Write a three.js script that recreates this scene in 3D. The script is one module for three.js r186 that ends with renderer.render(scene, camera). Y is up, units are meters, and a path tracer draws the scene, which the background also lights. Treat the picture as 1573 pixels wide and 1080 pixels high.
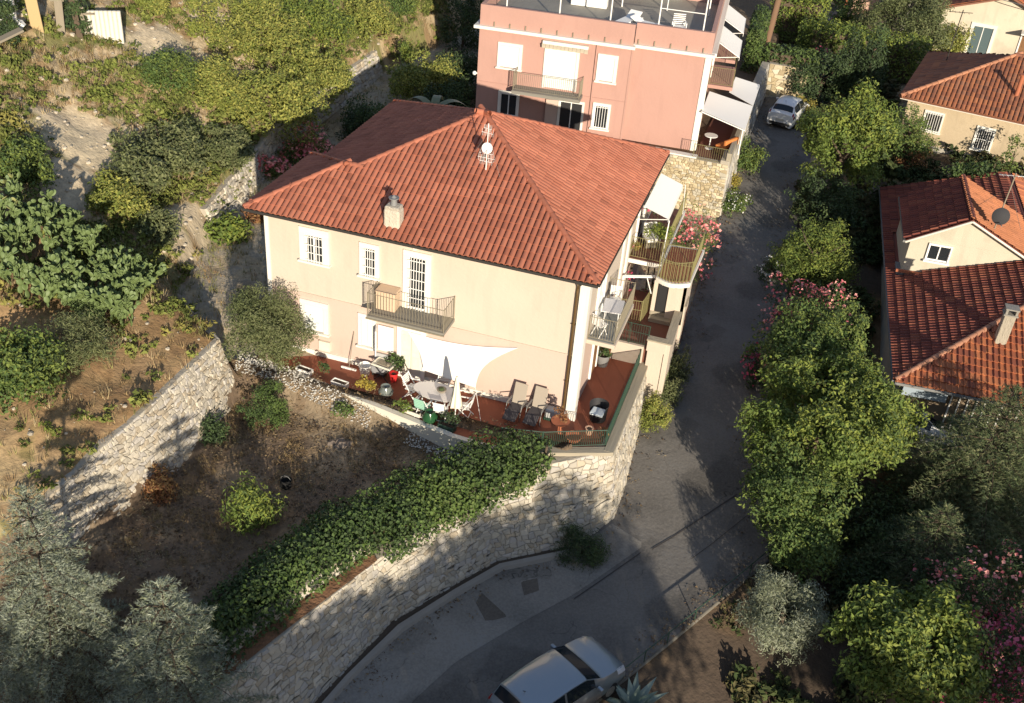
import * as THREE from 'three';
import { mergeGeometries, toCreasedNormals } from 'three/addons/utils/BufferGeometryUtils.js';
import { RoundedBoxGeometry } from 'three/addons/geometries/RoundedBoxGeometry.js';

// ---------- camera, sky, sun, exposure ----------
const scene = new THREE.Scene();
const camera = new THREE.PerspectiveCamera(36.745, 1024 / 703, 0.5, 3000);
camera.position.set(5.541, 23.047, 30.093);
camera.rotation.set(-0.5797, 0.2675, 0.084, 'YXZ');
const SUN = new THREE.Vector3(0.515, 0.228, 0.83).normalize();
{ // clear late-afternoon sky: pale warm horizon, blue zenith, glow round the sun
  const W = 512, H = 256, d = new Float32Array(W * H * 4);
  for (let j = 0; j < H; j++) for (let i = 0; i < W; i++) {
    const el = ((j + 0.5) / H - 0.5) * Math.PI, az = ((i + 0.5) / W - 0.5) * 2 * Math.PI;
    const y = Math.sin(el), x = Math.cos(el) * Math.cos(az), z = Math.cos(el) * Math.sin(az);
    const s = Math.max(0, x * SUN.x + y * SUN.y + z * SUN.z), up = Math.max(0, y);
    const h = Math.pow(1 - up, 4), g = Math.pow(s, 6) * 0.5 + Math.pow(s, 60) * 1.2;
    const k = (j * W + i) * 4;
    d[k] = (0.25 + 0.36 * h + g * 1.0) * SKY(y); d[k + 1] = (0.36 + 0.29 * h + g * 0.8) * SKY(y); d[k + 2] = (0.57 + 0.12 * h + g * 0.5) * SKY(y); d[k + 3] = 1;
  }
  function SKY(y) { return y < 0 ? 0.5 : 1; }
  const t = new THREE.DataTexture(d, W, H, THREE.RGBAFormat, THREE.FloatType);
  t.mapping = THREE.EquirectangularReflectionMapping; t.magFilter = THREE.LinearFilter; t.needsUpdate = true;
  scene.background = t; scene.environment = t; scene.environmentIntensity = 1; scene.backgroundIntensity = 0.52;
}
const sun = new THREE.DirectionalLight(new THREE.Color(1, 0.88, 0.7), 5);
sun.position.copy(SUN).multiplyScalar(120); sun.castShadow = true; sun.shadow.mapSize.set(4096, 4096);
Object.assign(sun.shadow.camera, { left: -60, right: 60, top: 60, bottom: -60, near: 1, far: 300 });
scene.add(sun, sun.target);
const renderer = new THREE.WebGLRenderer({ antialias: true });
renderer.setSize(1024, 703); renderer.shadowMap.enabled = true;
renderer.outputColorSpace = THREE.SRGBColorSpace;
renderer.toneMapping = THREE.LinearToneMapping; renderer.toneMappingExposure = 1.4;

// ---------- helpers ----------
let seed = 7;
const rnd = () => { seed = (seed + 0x6D2B79F5) | 0; let t = Math.imul(seed ^ (seed >>> 15), 1 | seed); t = (t + Math.imul(t ^ (t >>> 7), 61 | t)) ^ t; return ((t ^ (t >>> 14)) >>> 0) / 4294967296; };
const rr = (a, b) => a + (b - a) * rnd();
const reseed = s => { seed = s; };
const lerp = (a, b, t) => a + (b - a) * t, clamp = (x, a = 0, b = 1) => Math.min(b, Math.max(a, x));
const sstep = (a, b, x) => { const t = clamp((x - a) / (b - a)); return t * t * (3 - 2 * t); };
const V = (x, y, z) => new THREE.Vector3(x, y, z), VA = a => new THREE.Vector3(a[0], a[1], a[2]);
const C = (r, g, b) => new THREE.Color().setRGB(r, g, b);
const hash = (i, j) => { let h = Math.imul(i, 374761393) + Math.imul(j, 668265263) | 0; h = Math.imul(h ^ (h >>> 13), 1274126177); return ((h ^ (h >>> 16)) >>> 0) / 4294967296; };
function vn(x, y) { const i = Math.floor(x), j = Math.floor(y); let u = x - i, v = y - j; u = u * u * (3 - 2 * u); v = v * v * (3 - 2 * v); return lerp(lerp(hash(i, j), hash(i + 1, j), u), lerp(hash(i, j + 1), hash(i + 1, j + 1), u), v); }
const fbm = (x, y, o = 4) => { let s = 0, a = 0.5, n = 0; for (let k = 0; k < o; k++) { s += a * vn(x + k * 17.3, y - k * 9.1); n += a; a *= 0.5; x *= 2.03; y *= 2.03; } return s / n; };
const vn3 = (x, y, z) => (vn(x + z * 0.71, y - z * 0.37) + vn(y + 31.7 + x * 0.31, z + 5.1) + vn(z - 11.3, x + y * 0.43)) / 3;
function interp(tab, x) { if (x <= tab[0][0]) return tab[0][1]; for (let i = 1; i < tab.length; i++) if (x <= tab[i][0]) return lerp(tab[i - 1][1], tab[i][1], (x - tab[i - 1][0]) / (tab[i][0] - tab[i - 1][0])); return tab[tab.length - 1][1]; }
function inPoly(P, x, z) { let c = false; for (let i = 0, j = P.length - 1; i < P.length; j = i++) { const a = P[i], b = P[j]; if ((a[1] > z) !== (b[1] > z) && x < (b[0] - a[0]) * (z - a[1]) / (b[1] - a[1]) + a[0]) c = !c; } return c; }

const usedNames = {};
function numbered(n) { const k = usedNames[n] = (usedNames[n] ?? -1) + 1; return k ? `${n}_${String(k).padStart(3, '0')}` : n; }
function tag(o, label, category, group, kind) { if (label) o.userData.label = label; if (category) o.userData.category = category; if (group) o.userData.group = group; if (kind) o.userData.kind = kind; return o; }
function thing(name, label, category, p = [0, 0, 0], turn = 0, group) { const o = new THREE.Group(); o.name = numbered(name); o.position.set(p[0], p[1], p[2]); o.rotation.y = turn; scene.add(o); return tag(o, label, category, group); }
function part(name, geos, mat, parent, kind) {
  const g = Array.isArray(geos) ? join(geos) : geos, m = new THREE.Mesh(g, mat);
  m.name = parent === scene ? numbered(name) : name; m.castShadow = m.receiveShadow = true; parent.add(m); if (kind) m.userData.kind = kind; return m;
}
function grp(name, parent, p = [0, 0, 0], turn = 0) { const o = new THREE.Group(); o.name = name; o.position.set(...p); o.rotation.y = turn; parent.add(o); return o; }
function copyOf(src, label, p, turn = 0, s = 1) { const c = src.clone(); c.name = numbered(src.name.replace(/_\d{3}$/, '')); c.userData = { ...src.userData, label }; c.position.set(p[0], p[1], p[2]); c.rotation.y = turn; c.scale.setScalar(s); scene.add(c); return c; }
function join(list) {
  const hasC = list.some(g => g.attributes.color);
  const L = list.map(g0 => { const g = g0.index ? g0.toNonIndexed() : g0; for (const k of Object.keys(g.attributes)) if (!['position', 'normal', 'uv', 'color'].includes(k)) g.deleteAttribute(k); const n = g.attributes.position.count; if (!g.attributes.uv) g.setAttribute('uv', new THREE.BufferAttribute(new Float32Array(n * 2), 2)); if (!g.attributes.normal) g.computeVertexNormals(); if (hasC && !g.attributes.color) g.setAttribute('color', new THREE.BufferAttribute(new Float32Array(n * 3).fill(1), 3)); return g; });
  return L.length === 1 ? L[0] : mergeGeometries(L);
}
// uv in metres from the dominant axis of each face
function uvm(g0, s = 1) {
  const g = g0.index ? g0.toNonIndexed() : g0, p = g.attributes.position, uv = new Float32Array(p.count * 2), a = V(), b = V(), c = V();
  for (let i = 0; i < p.count; i += 3) {
    a.fromBufferAttribute(p, i); b.fromBufferAttribute(p, i + 1).sub(a); c.fromBufferAttribute(p, i + 2).sub(a); b.cross(c);
    const ax = Math.abs(b.x), ay = Math.abs(b.y), az = Math.abs(b.z);
    for (let k = 0; k < 3; k++) { const x = p.getX(i + k), y = p.getY(i + k), z = p.getZ(i + k); const [u, v] = ay >= ax && ay >= az ? [x, z] : ax >= az ? [z, y] : [x, y]; uv[(i + k) * 2] = u * s; uv[(i + k) * 2 + 1] = v * s; }
  }
  g.setAttribute('uv', new THREE.BufferAttribute(uv, 2)); return g;
}
const bx = (w, h, d, x = 0, y = 0, z = 0, ry = 0, rz = 0, rx = 0) => { const g = new THREE.BoxGeometry(w, h, d); if (rx) g.rotateX(rx); if (rz) g.rotateZ(rz); if (ry) g.rotateY(ry); return g.translate(x, y, z); };
const rbx = (w, h, d, x = 0, y = 0, z = 0, r = 0.02, seg = 2) => new RoundedBoxGeometry(w, h, d, seg, r).translate(x, y, z);
const cyl = (r1, r2, h, x = 0, y = 0, z = 0, s = 12) => new THREE.CylinderGeometry(r1, r2, h, s).translate(x, y, z);
function bar(a, b, r, s = 5, r2 = r) { a = VA(a); b = VA(b); const d = b.clone().sub(a), L = d.length(), g = new THREE.CylinderGeometry(r2, r, L, s); g.applyQuaternion(new THREE.Quaternion().setFromUnitVectors(V(0, 1, 0), d.normalize())); return g.translate((a.x + b.x) / 2, (a.y + b.y) / 2, (a.z + b.z) / 2); }
const tube = (pts, r, n = 20, s = 6) => new THREE.TubeGeometry(new THREE.CatmullRomCurve3(pts.map(VA)), n, r, s);
const lathe = (pts, x = 0, y = 0, z = 0, s = 16) => new THREE.LatheGeometry(pts.map(p => new THREE.Vector2(p[0], p[1])), s).translate(x, y, z);
function prism(P, y0, y1) { const s = new THREE.Shape(P.map(p => new THREE.Vector2(p[0], -p[1]))); return new THREE.ExtrudeGeometry(s, { depth: y1 - y0, bevelEnabled: false }).rotateX(-Math.PI / 2).translate(0, y0, 0); }
function poly3(pts, thick = 0) { // flat polygon through 3d points (convex), optional thickness downwards
  const v = []; const P = pts.map(VA), n = P.length;
  const tri = (a, b, c) => v.push(a.x, a.y, a.z, b.x, b.y, b.z, c.x, c.y, c.z);
  for (let i = 1; i < n - 1; i++) tri(P[0], P[i], P[i + 1]);
  if (thick) { const Q = P.map(p => p.clone().add(V(0, -thick, 0))); for (let i = 1; i < n - 1; i++) tri(Q[0], Q[i + 1], Q[i]); for (let i = 0; i < n; i++) { const j = (i + 1) % n; tri(P[i], Q[i], Q[j]); tri(P[i], Q[j], P[j]); } }
  const g = new THREE.BufferGeometry(); g.setAttribute('position', new THREE.Float32BufferAttribute(v, 3)); g.computeVertexNormals(); return uvm(g);
}
function tint(g0, c) { const g = g0.index ? g0.toNonIndexed() : g0, n = g.attributes.position.count, a = new Float32Array(n * 3); for (let i = 0; i < n; i++) { a[i * 3] = c.r; a[i * 3 + 1] = c.g; a[i * 3 + 2] = c.b; } g.setAttribute('color', new THREE.BufferAttribute(a, 3)); return g; }

// ---------- textures and materials ----------
function tex(n, fn, rep = 1, srgb = false) { // tileable: fn(u, v, N) with N a periodic noise
  const d = new Uint8Array(n * n * 4);
  const N = (u, v, f, o = 3) => { let s = 0, a = 0.5, t = 0; for (let k = 0; k < o; k++) { const x = u * f, y = v * f, i = Math.floor(x), j = Math.floor(y); let p = x - i, q = y - j; p = p * p * (3 - 2 * p); q = q * q * (3 - 2 * q); const h = (m, w) => hash(((m % f) + f) % f + k * 57, ((w % f) + f) % f + k * 131); s += a * lerp(lerp(h(i, j), h(i + 1, j), p), lerp(h(i, j + 1), h(i + 1, j + 1), p), q); t += a; a *= 0.5; f *= 2; } return s / t; };
  for (let j = 0; j < n; j++) for (let i = 0; i < n; i++) { const c = fn(i / n, j / n, N), k = (j * n + i) * 4; if (typeof c === 'number') d[k] = d[k + 1] = d[k + 2] = clamp(c) * 255; else for (let m = 0; m < 3; m++) d[k + m] = clamp(c[m]) * 255; d[k + 3] = 255; }
  const t = new THREE.DataTexture(d, n, n); t.wrapS = t.wrapT = THREE.RepeatWrapping; t.magFilter = THREE.LinearFilter; t.minFilter = THREE.LinearMipmapLinearFilter; t.generateMipmaps = true; t.repeat.set(rep, rep); if (srgb) t.colorSpace = THREE.SRGBColorSpace; t.needsUpdate = true; return t;
}
const M = (c, r = 0.8, o = {}) => new THREE.MeshStandardMaterial({ color: Array.isArray(c) ? C(...c) : c, roughness: r, ...o });
const grainT = tex(256, (u, v, N) => 0.82 + 0.18 * N(u, v, 8, 5), 0.5);
const blotchT = tex(512, (u, v, N) => 0.84 + 0.16 * sstep(0.25, 0.75, N(u, v, 3, 4)) - 0.09 * sstep(0.58, 0.75, N(u + 0.3, v, 9, 3)) - 0.1 * sstep(0.56, 0.8, N(u, v * 0.12, 40, 2)) * N(u, v, 4, 2), 0.14);
const softT = tex(256, (u, v, N) => 0.93 + 0.07 * sstep(0.2, 0.8, N(u, v, 4, 4)) - 0.035 * sstep(0.55, 0.8, N(u, v * 0.15, 32, 2)), 0.14);
const bumpT = tex(256, (u, v, N) => N(u, v, 16, 4), 0.7);
const softO = { map: softT, bumpMap: bumpT, bumpScale: 0.006 };
const stuccoO = { map: blotchT, bumpMap: bumpT, bumpScale: 0.006 };
const m = {
  cream: M([0.57, 0.485, 0.4], 0.9, softO), peach: M([0.57, 0.432, 0.365], 0.9, softO), pale: M([0.62, 0.55, 0.43], 0.9, stuccoO),
  pink: M([0.455, 0.268, 0.222], 0.9, softO), yellow: M([0.5, 0.4, 0.27], 0.9, stuccoO), gable: M([0.52, 0.48, 0.38], 0.9, stuccoO), plinth: M([0.5, 0.47, 0.4], 0.9, stuccoO),
  white: M([0.8, 0.79, 0.76], 0.55), whiteCloth: M([0.82, 0.81, 0.78], 0.9), offwhite: M([0.74, 0.7, 0.6], 0.7, { map: grainT }), trim: M([0.8, 0.77, 0.7], 0.8, { map: grainT }),
  glass: M([0.02, 0.024, 0.028], 0.12), dark: M([0.03, 0.027, 0.025], 0.7), black: M([0.018, 0.018, 0.02], 0.6), shutter: M([0.72, 0.74, 0.7], 0.6),
  terra: M([0.29, 0.088, 0.045], 0.75, { map: blotchT }), clay: M([0.42, 0.14, 0.07], 0.85, { map: grainT }), brownFloor: M([0.19, 0.075, 0.05], 0.8, { map: blotchT }), greyFloor: M([0.27, 0.255, 0.22], 0.8, { map: blotchT }),
  cap: M([0.42, 0.37, 0.28], 0.9, { map: blotchT, bumpMap: bumpT, bumpScale: 0.01 }), mortar: M([0.38, 0.34, 0.275], 0.95, { bumpMap: bumpT, bumpScale: 0.02 }),
  green: M([0.03, 0.065, 0.045], 0.5), olive: M([0.22, 0.2, 0.085], 0.6), greyMetal: M([0.25, 0.25, 0.24], 0.5, { metalness: 0.4 }), iron: M([0.24, 0.21, 0.15], 0.6), brass: M([0.16, 0.1, 0.045], 0.45, { metalness: 0.5 }),
  wood: M([0.24, 0.12, 0.05], 0.7, { map: grainT }), bark: M([0.11, 0.08, 0.055], 0.95, { bumpMap: bumpT, bumpScale: 0.03 }), paleBark: M([0.2, 0.16, 0.12], 0.95, { bumpMap: bumpT, bumpScale: 0.02 }), greyWood: M([0.28, 0.24, 0.18], 0.9, { map: grainT }),
  concrete: M([0.33, 0.31, 0.27], 0.9, { map: blotchT, bumpMap: bumpT, bumpScale: 0.008 }), soil: M([0.06, 0.04, 0.028], 1),
  red: M([0.55, 0.03, 0.03], 0.5), mint: M([0.3, 0.55, 0.42], 0.7), glazeGrey: M([0.14, 0.16, 0.15], 0.15), glazeGreen: M([0.02, 0.075, 0.03], 0.15), blueGrey: M([0.3, 0.36, 0.42], 0.5), grey: M([0.2, 0.2, 0.2], 0.6), lounge: M([0.36, 0.31, 0.25], 0.8),
  leaf: new THREE.MeshPhysicalMaterial({ color: 0xffffff, roughness: 0.75, vertexColors: true, side: THREE.DoubleSide, transmission: 0.3, thickness: 0 }), tile: M([1, 1, 1], 0.78, { vertexColors: true, map: grainT }), stone: M([1, 1, 1], 0.92, { vertexColors: true, bumpMap: bumpT, bumpScale: 0.02 }),
};
// ---------- the lie of the land ----------
const ROADY = [[-90, 2.8], [-38, 1.2], [-31, 1], [-20, 0], [-15, -0.6], [-10.7, -1.1], [-4, -2], [1, -2.9], [4, -3.15], [8, -3.4], [14, -3.9], [25, -5], [60, -9]];
const ROADR = [[-90, 6.5], [-33, 5.1], [-22, 5.2], [-12, 5.6], [-5.5, 6], [0.5, 7.75], [7.4, 3.87], [12, 1.3], [16, -1], [25, -6], [60, -30]];
const WALLX = [[-90, 2.1], [-20.2, 2.1], [-5.2, 2.2], [-4.9, 1.6], [0.9, 1.75], [2.87, 0.72], [4.37, -1.45], [6.02, -2.52], [8.06, -3.77], [10.45, -4.47], [11.7, -4.85], [16, -6.6], [25, -12], [60, -36]];
const BACKX = [[0.68, 1.3], [1.1, 0.6], [1.85, -0.4], [3.5, -2.3], [5.3, -3.5], [7.3, -4.95], [9.45, -5.85], [11.2, -6.55], [14.6, -8.15], [25, -13.4], [60, -38]];
const TOEX = [[-90, -12], [-34, -16.5], [-24, -18.4], [-15, -19.3], [-5.7, -18.1], [-1, -17], [0.4, -15.6], [2, -13.29], [7, -13.24], [9, -13.5], [11.7, -14], [16, -15.2], [25, -18], [60, -30]];
const FOOTX = [[1.9, -12.72], [3.1, -12.5], [5, -12.36], [6.4, -12.55], [7.7, -12.95], [9, -13.2], [11.7, -13.4], [16, -13.6], [25, -15], [60, -26]];
const PATHY = [[-90, 4], [-24, 2.65], [-20, 2.2], [-15, 1.6], [-5.7, 1.15], [-1, 0.85], [0.8, 0.5], [3, 0]];
const HTOP = [[-90, 6], [-24, 3.9], [-15, 2.9], [-5.7, 2], [0, 1.5], [7, 1.5], [9, 1.35], [12, 0.8], [18, -1], [30, -4], [60, -9]];
const SLOPE = [[-90, 0.4], [-10, 0.56], [0, 0.5], [6, 0.34], [12, 0.3], [60, 0.2]];
const DROP = [[-90, 0.03], [-40, 0.05], [-30, 0.1], [-24, 0.02], [-20, -0.15], [-5, -0.2], [1, -0.32], [10, -0.35], [60, -0.2]];
const LUMP = [[-90, 1], [60, 1]];
const roadY = z => interp(ROADY, z);
function zone(x, z) {
  if (x > (z > 0.68 ? interp(BACKX, z) : interp(WALLX, z))) return x < interp(ROADR, z) ? 'road' : 'right';
  if (x < interp(TOEX, z)) return 'hill';
  if (z > 1) return z > 1.95 && x < interp(FOOTX, z) ? 'bank' : 'garden';
  return z < -20.3 && x > -13.2 ? 'pink' : 'path';
}
function gardenY(x, z) { const g = -0.5 - 0.07 * (z - 1.5) - 0.045 * Math.max(0, -(x + 6)) - 0.2 * Math.max(0, z - 11); return lerp(interp(PATHY, z), g, sstep(1, 2.4, z)); }
function groundY(x, z) {
  const k = zone(x, z), rough = (a, f) => (fbm(x * f, z * f) - 0.5) * a;
  if (k === 'road') return roadY(z) - 0.06;
  if (k === 'right') { const d = x - interp(ROADR, z); return roadY(z) - 0.05 + interp(DROP, z) * Math.min(d, 7 + d * 0.1) + rough(0.25, 0.7) * sstep(0, 1, d); }
  if (k === 'hill') { const d = interp(TOEX, z) - x, s = interp(SLOPE, z), h = interp(HTOP, z); const a = interp(PATHY, z); const t = z > 0.6 ? 1 : sstep(0, 0.7, d); return lerp(a, h, t) + s * Math.min(d, 13) + 0.28 * Math.max(0, d - 13) + (rough(1.3, 0.35) + rough(0.35, 1.3)) * sstep(0.3, 2.5, d); }
  if (k === 'bank') { const a = interp(TOEX, z), b = interp(FOOTX, z); return lerp(interp(HTOP, z), gardenY(b, z), (x - a) / (b - a)); }
  if (k === 'garden') return gardenY(x, z) + rough(0.2, 1.1);
  if (k === 'pink') return 2.55;
  const p = interp(PATHY, z) - 0.5 * sstep(-15.2, -13.4, x) * sstep(-5, -1, z), r = roadY(z) + 0.05; return lerp(p, r, sstep(-12.5, 1.5, x)) + (x < -12.6 ? rough(0.12, 1.2) : -0.12);
}
const CHALK = [[[-22.94, -4.82], 3.0], [[-21.98, -1.91], 2.4], [[-24.96, -13.36], 2.6], [[-24.89, -17.53], 1.8], [[-18.5, -4.77], 1.5], [[-18.33, -3.18], 1.2]];
const chalkAt = (x, z, b = 0.5) => { let s = 0; for (const [[sx, sz], r] of CHALK) s = Math.max(s, 1 - sstep(0.45, 1, Math.hypot(x - sx, z - sz) / r + (b - 0.5) * 0.9)); return s; };
const GX0 = -38, GX1 = 24, GZ0 = -66, GZ1 = 18;
{
  const axis = (a, b, s) => { const o = []; let v = a, st = s; const lo = []; while (v > -700) { st *= 1.5; v -= st; lo.unshift(v); } for (v = a; v < b; v += s) o.push(v); st = s; v = b; while (v < 700) { o.push(v); st *= 1.5; v += st; } return lo.concat(o); };
  const xs = axis(GX0, GX1, 0.3), zs = axis(GZ0, GZ1, 0.34), nx = xs.length, nz = zs.length, P = new Float32Array(nx * nz * 3), UV = new Float32Array(nx * nz * 2), I = [];
  for (let j = 0; j < nz; j++) for (let i = 0; i < nx; i++) { const k = j * nx + i; P[k * 3] = xs[i]; P[k * 3 + 1] = groundY(xs[i], zs[j]); P[k * 3 + 2] = zs[j]; UV[k * 2] = (xs[i] - GX0) / (GX1 - GX0); UV[k * 2 + 1] = (zs[j] - GZ0) / (GZ1 - GZ0); }
  for (let j = 0; j < nz - 1; j++) for (let i = 0; i < nx - 1; i++) { const a = j * nx + i; I.push(a, a + nx, a + 1, a + 1, a + nx, a + nx + 1); }
  const g = new THREE.BufferGeometry(); g.setAttribute('position', new THREE.BufferAttribute(P, 3)); g.setAttribute('uv', new THREE.BufferAttribute(UV, 2)); g.setIndex(I); g.computeVertexNormals();
  const W = 1400, H = 1900, d = new Uint8Array(W * H * 4), sr = x => Math.pow(clamp(x), 1 / 2.2) * 255;
  const mix = (a, b, t) => [lerp(a[0], b[0], t), lerp(a[1], b[1], t), lerp(a[2], b[2], t)];
  const straw = [0.4, 0.3, 0.16], tan = [0.43, 0.34, 0.22], brown = [0.23, 0.145, 0.07], chalk = [0.52, 0.43, 0.3], weed = [0.13, 0.15, 0.035], rust = [0.24, 0.14, 0.065], dust = [0.36, 0.31, 0.235], dirt = [0.15, 0.105, 0.068], soil = [0.085, 0.06, 0.04];
  
  for (let j = 0; j < H; j++) for (let i = 0; i < W; i++) {
    const x = GX0 + (i + 0.5) / W * (GX1 - GX0), z = GZ0 + (j + 0.5) / H * (GZ1 - GZ0), k = zone(x, z);
    const a = fbm(x * 0.5, z * 0.5, 3), b = fbm(x * 2 + 9, z * 2, 3), f = fbm(x * 9, z * 9 + 4, 2); let c;
    if (k === 'hill') {
      c = mix(straw, tan, sstep(0.35, 0.65, a)); c = mix(c, brown, 0.75 * sstep(0.5, 0.68, b)); c = mix(c, weed, 0.7 * sstep(0.52, 0.62, fbm(x * 0.8 + 40, z * 0.8, 3)));
      if (z > -1) c = mix(c, mix(rust, [0.31, 0.2, 0.1], sstep(0.38, 0.62, b)), 0.9 * sstep(-1, 2, z) * (1 - sstep(8, 12, z)));
      c = mix(c, chalk, 0.9 * chalkAt(x, z, b));
    } else if (k === 'garden' || k === 'bank') { c = mix(dirt, tan, 0.45 * sstep(0.45, 0.65, a)); c = mix(c, brown, 0.4 * sstep(0.5, 0.66, b)); }
    else if (k === 'path') { c = mix(dust, tan, sstep(0.45, 0.7, b)); c = mix(c, brown, 0.35 * sstep(0.55, 0.7, a)); }
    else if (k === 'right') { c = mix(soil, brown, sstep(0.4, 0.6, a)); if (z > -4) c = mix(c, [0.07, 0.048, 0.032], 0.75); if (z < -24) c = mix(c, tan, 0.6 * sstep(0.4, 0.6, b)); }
    else if (k === 'pink') c = mix(soil, brown, a); else c = mix(dirt, dust, 0.4);
    const s = 0.72 + 0.56 * f, q = (j * W + i) * 4; d[q] = sr(c[0] * s); d[q + 1] = sr(c[1] * s); d[q + 2] = sr(c[2] * s); d[q + 3] = 255;
  }
  const t = new THREE.DataTexture(d, W, H); t.colorSpace = THREE.SRGBColorSpace; t.magFilter = THREE.LinearFilter; t.wrapS = t.wrapT = THREE.RepeatWrapping; t.needsUpdate = true;
  const bt = bumpT.clone(); bt.repeat.set(60, 80); bt.needsUpdate = true;
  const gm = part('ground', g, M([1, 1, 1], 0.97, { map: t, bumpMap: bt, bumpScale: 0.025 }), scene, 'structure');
  gm.userData.label = 'dry hillside and garden ground around the houses';
}
// sheets that follow the road height
function sheet(P, dy, step = 0.7) { // polygon in plan, cut into strips in z
  const v = []; let z0 = Math.min(...P.map(p => p[1])), z1 = Math.max(...P.map(p => p[1]));
  const span = z => { const xs = []; for (let i = 0; i < P.length; i++) { const a = P[i], b = P[(i + 1) % P.length]; if ((a[1] <= z) !== (b[1] <= z)) xs.push(a[0] + (b[0] - a[0]) * (z - a[1]) / (b[1] - a[1])); } return [Math.min(...xs), Math.max(...xs)]; };
  const n = Math.max(1, Math.ceil((z1 - z0) / step)); let pr = null;
  for (let k = 0; k <= n; k++) { const z = lerp(z0 + 1e-3, z1 - 1e-3, k / n), s = span(z), y = roadY(z) + dy, c = [s[0], s[1], z, y]; if (pr) v.push(pr[0], pr[3], pr[2], c[0], y, z, pr[1], pr[3], pr[2], pr[1], pr[3], pr[2], c[0], y, z, c[1], y, z); pr = c; }
  const g = new THREE.BufferGeometry(); g.setAttribute('position', new THREE.Float32BufferAttribute(v, 3)); g.computeVertexNormals(); return uvm(g);
}
const asphT = tex(512, (u, v, N) => { const cr = Math.abs(N(u, v, 5, 4) - 0.5), k = 0.66 + 0.45 * N(u, v, 4, 4) - 0.22 * sstep(0.6, 0.68, N(u + 0.5, v, 3, 4)) + 0.24 * (N(u, v, 128, 1) - 0.5) - 0.3 * (1 - sstep(0.002, 0.008, cr)) * sstep(0.45, 0.6, N(u + 0.2, v + 0.7, 4, 2)); return [k, k * 0.98, k * 0.95]; }, 0.16);
const asphalt = M([0.158, 0.15, 0.142], 0.9, { map: asphT, bumpMap: bumpT, bumpScale: 0.012 });
{
  const L = [], R = []; for (let z = -64; z <= 25; z += 1) { L.push([interp(WALLX, z) + (z < -20.3 ? 0.1 : 0.02), z]); R.unshift([interp(ROADR, z) + (z < -5 ? 0.7 : 0), z]); }
  tag(part('road', sheet(L.concat(R), 0.03, 0.5), asphalt, scene, 'structure'), 'narrow asphalt road climbing past the houses', null);
  const strip = [[1.9, 1.2], [3.27, 1.76], [1.45, 4.84], [0.16, 6.58], [-1.3, 8.74], [-1.96, 10.33], [-3, 13.5], [-5.4, 13.5], [-4.4, 10.3], [-3.6, 8], [-2.4, 6], [-1.3, 4.4], [0.75, 2.9], [1.7, 1.6]];
  tag(part('parking_strip', sheet(strip, 0.042, 0.25), M([0.24, 0.23, 0.215], 0.9, { map: asphT, bumpMap: bumpT, bumpScale: 0.01 }), scene, 'structure'), 'paler concrete parking strip along the foot of the curved stone wall', null);
  const dk = M([0.13, 0.115, 0.1], 0.9, { map: asphT });
  part('asphalt_patch', sheet([[-1.45, 5.84], [-0.32, 6.48], [-0.68, 6.77], [-0.95, 6.9], [-1.5, 6.3]], 0.05, 0.1), dk, scene, 'structure');
  part('asphalt_patch', sheet([[-0.37, 4.92], [0.11, 4.57], [0.33, 5.07], [-0.08, 5.45]], 0.05, 0.1), dk, scene, 'structure');
  const ch = ([x0, z0], [x1, z1], w) => { const dx = x1 - x0, dz = z1 - z0, l = Math.hypot(dx, dz), nx = -dz / l * w, nz = dx / l * w; return sheet([[x0 + nx, z0 + nz], [x1 + nx, z1 + nz], [x1 - nx, z1 - nz], [x0 - nx, z0 - nz]], 0.054, 0.1); };
  part('road_joint', [ch([3.51, 1.94], [5.99, -1.62], 0.025), ch([4.91, 1.9], [6.59, -0.91], 0.012), ch([3.21, 2.18], [1.51, 5.04], 0.02)], M([0.05, 0.045, 0.045], 0.9), scene, 'structure');
}

// ---------- rubble masonry ----------
const stoneTones = { pale: [[0.48, 0.435, 0.355], [0.44, 0.4, 0.335], [0.51, 0.465, 0.385], [0.41, 0.35, 0.265], [0.44, 0.41, 0.37]], grey: [[0.42, 0.39, 0.34], [0.36, 0.34, 0.31], [0.5, 0.46, 0.39], [0.3, 0.26, 0.2], [0.45, 0.43, 0.4]], tan: [[0.5, 0.42, 0.27], [0.42, 0.34, 0.21], [0.55, 0.47, 0.33], [0.36, 0.29, 0.18], [0.46, 0.42, 0.33]] };
function surf(foot, top) { // ruled wall face between two polylines
  const F = foot.map(VA), T = top.map(VA), cum = [0]; for (let i = 1; i < F.length; i++) cum.push(cum[i - 1] + (F[i].distanceTo(F[i - 1]) + T[i].distanceTo(T[i - 1])) / 2);
  const L = cum[cum.length - 1], at = (A, u) => { let i = 1; while (i < cum.length - 1 && cum[i] < u) i++; return A[i - 1].clone().lerp(A[i], (u - cum[i - 1]) / (cum[i] - cum[i - 1])); };
  const p = (u, v) => at(F, u).lerp(at(T, u), v), H = u => at(F, u).distanceTo(at(T, u));
  const nrm = (u, v) => { const e = 0.4, a = p(Math.min(L, u + e), v).sub(p(Math.max(0, u - e), v)), b = at(T, u).sub(at(F, u)); return a.cross(b).normalize(); };
  return { L, p, H, nrm };
}
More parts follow.
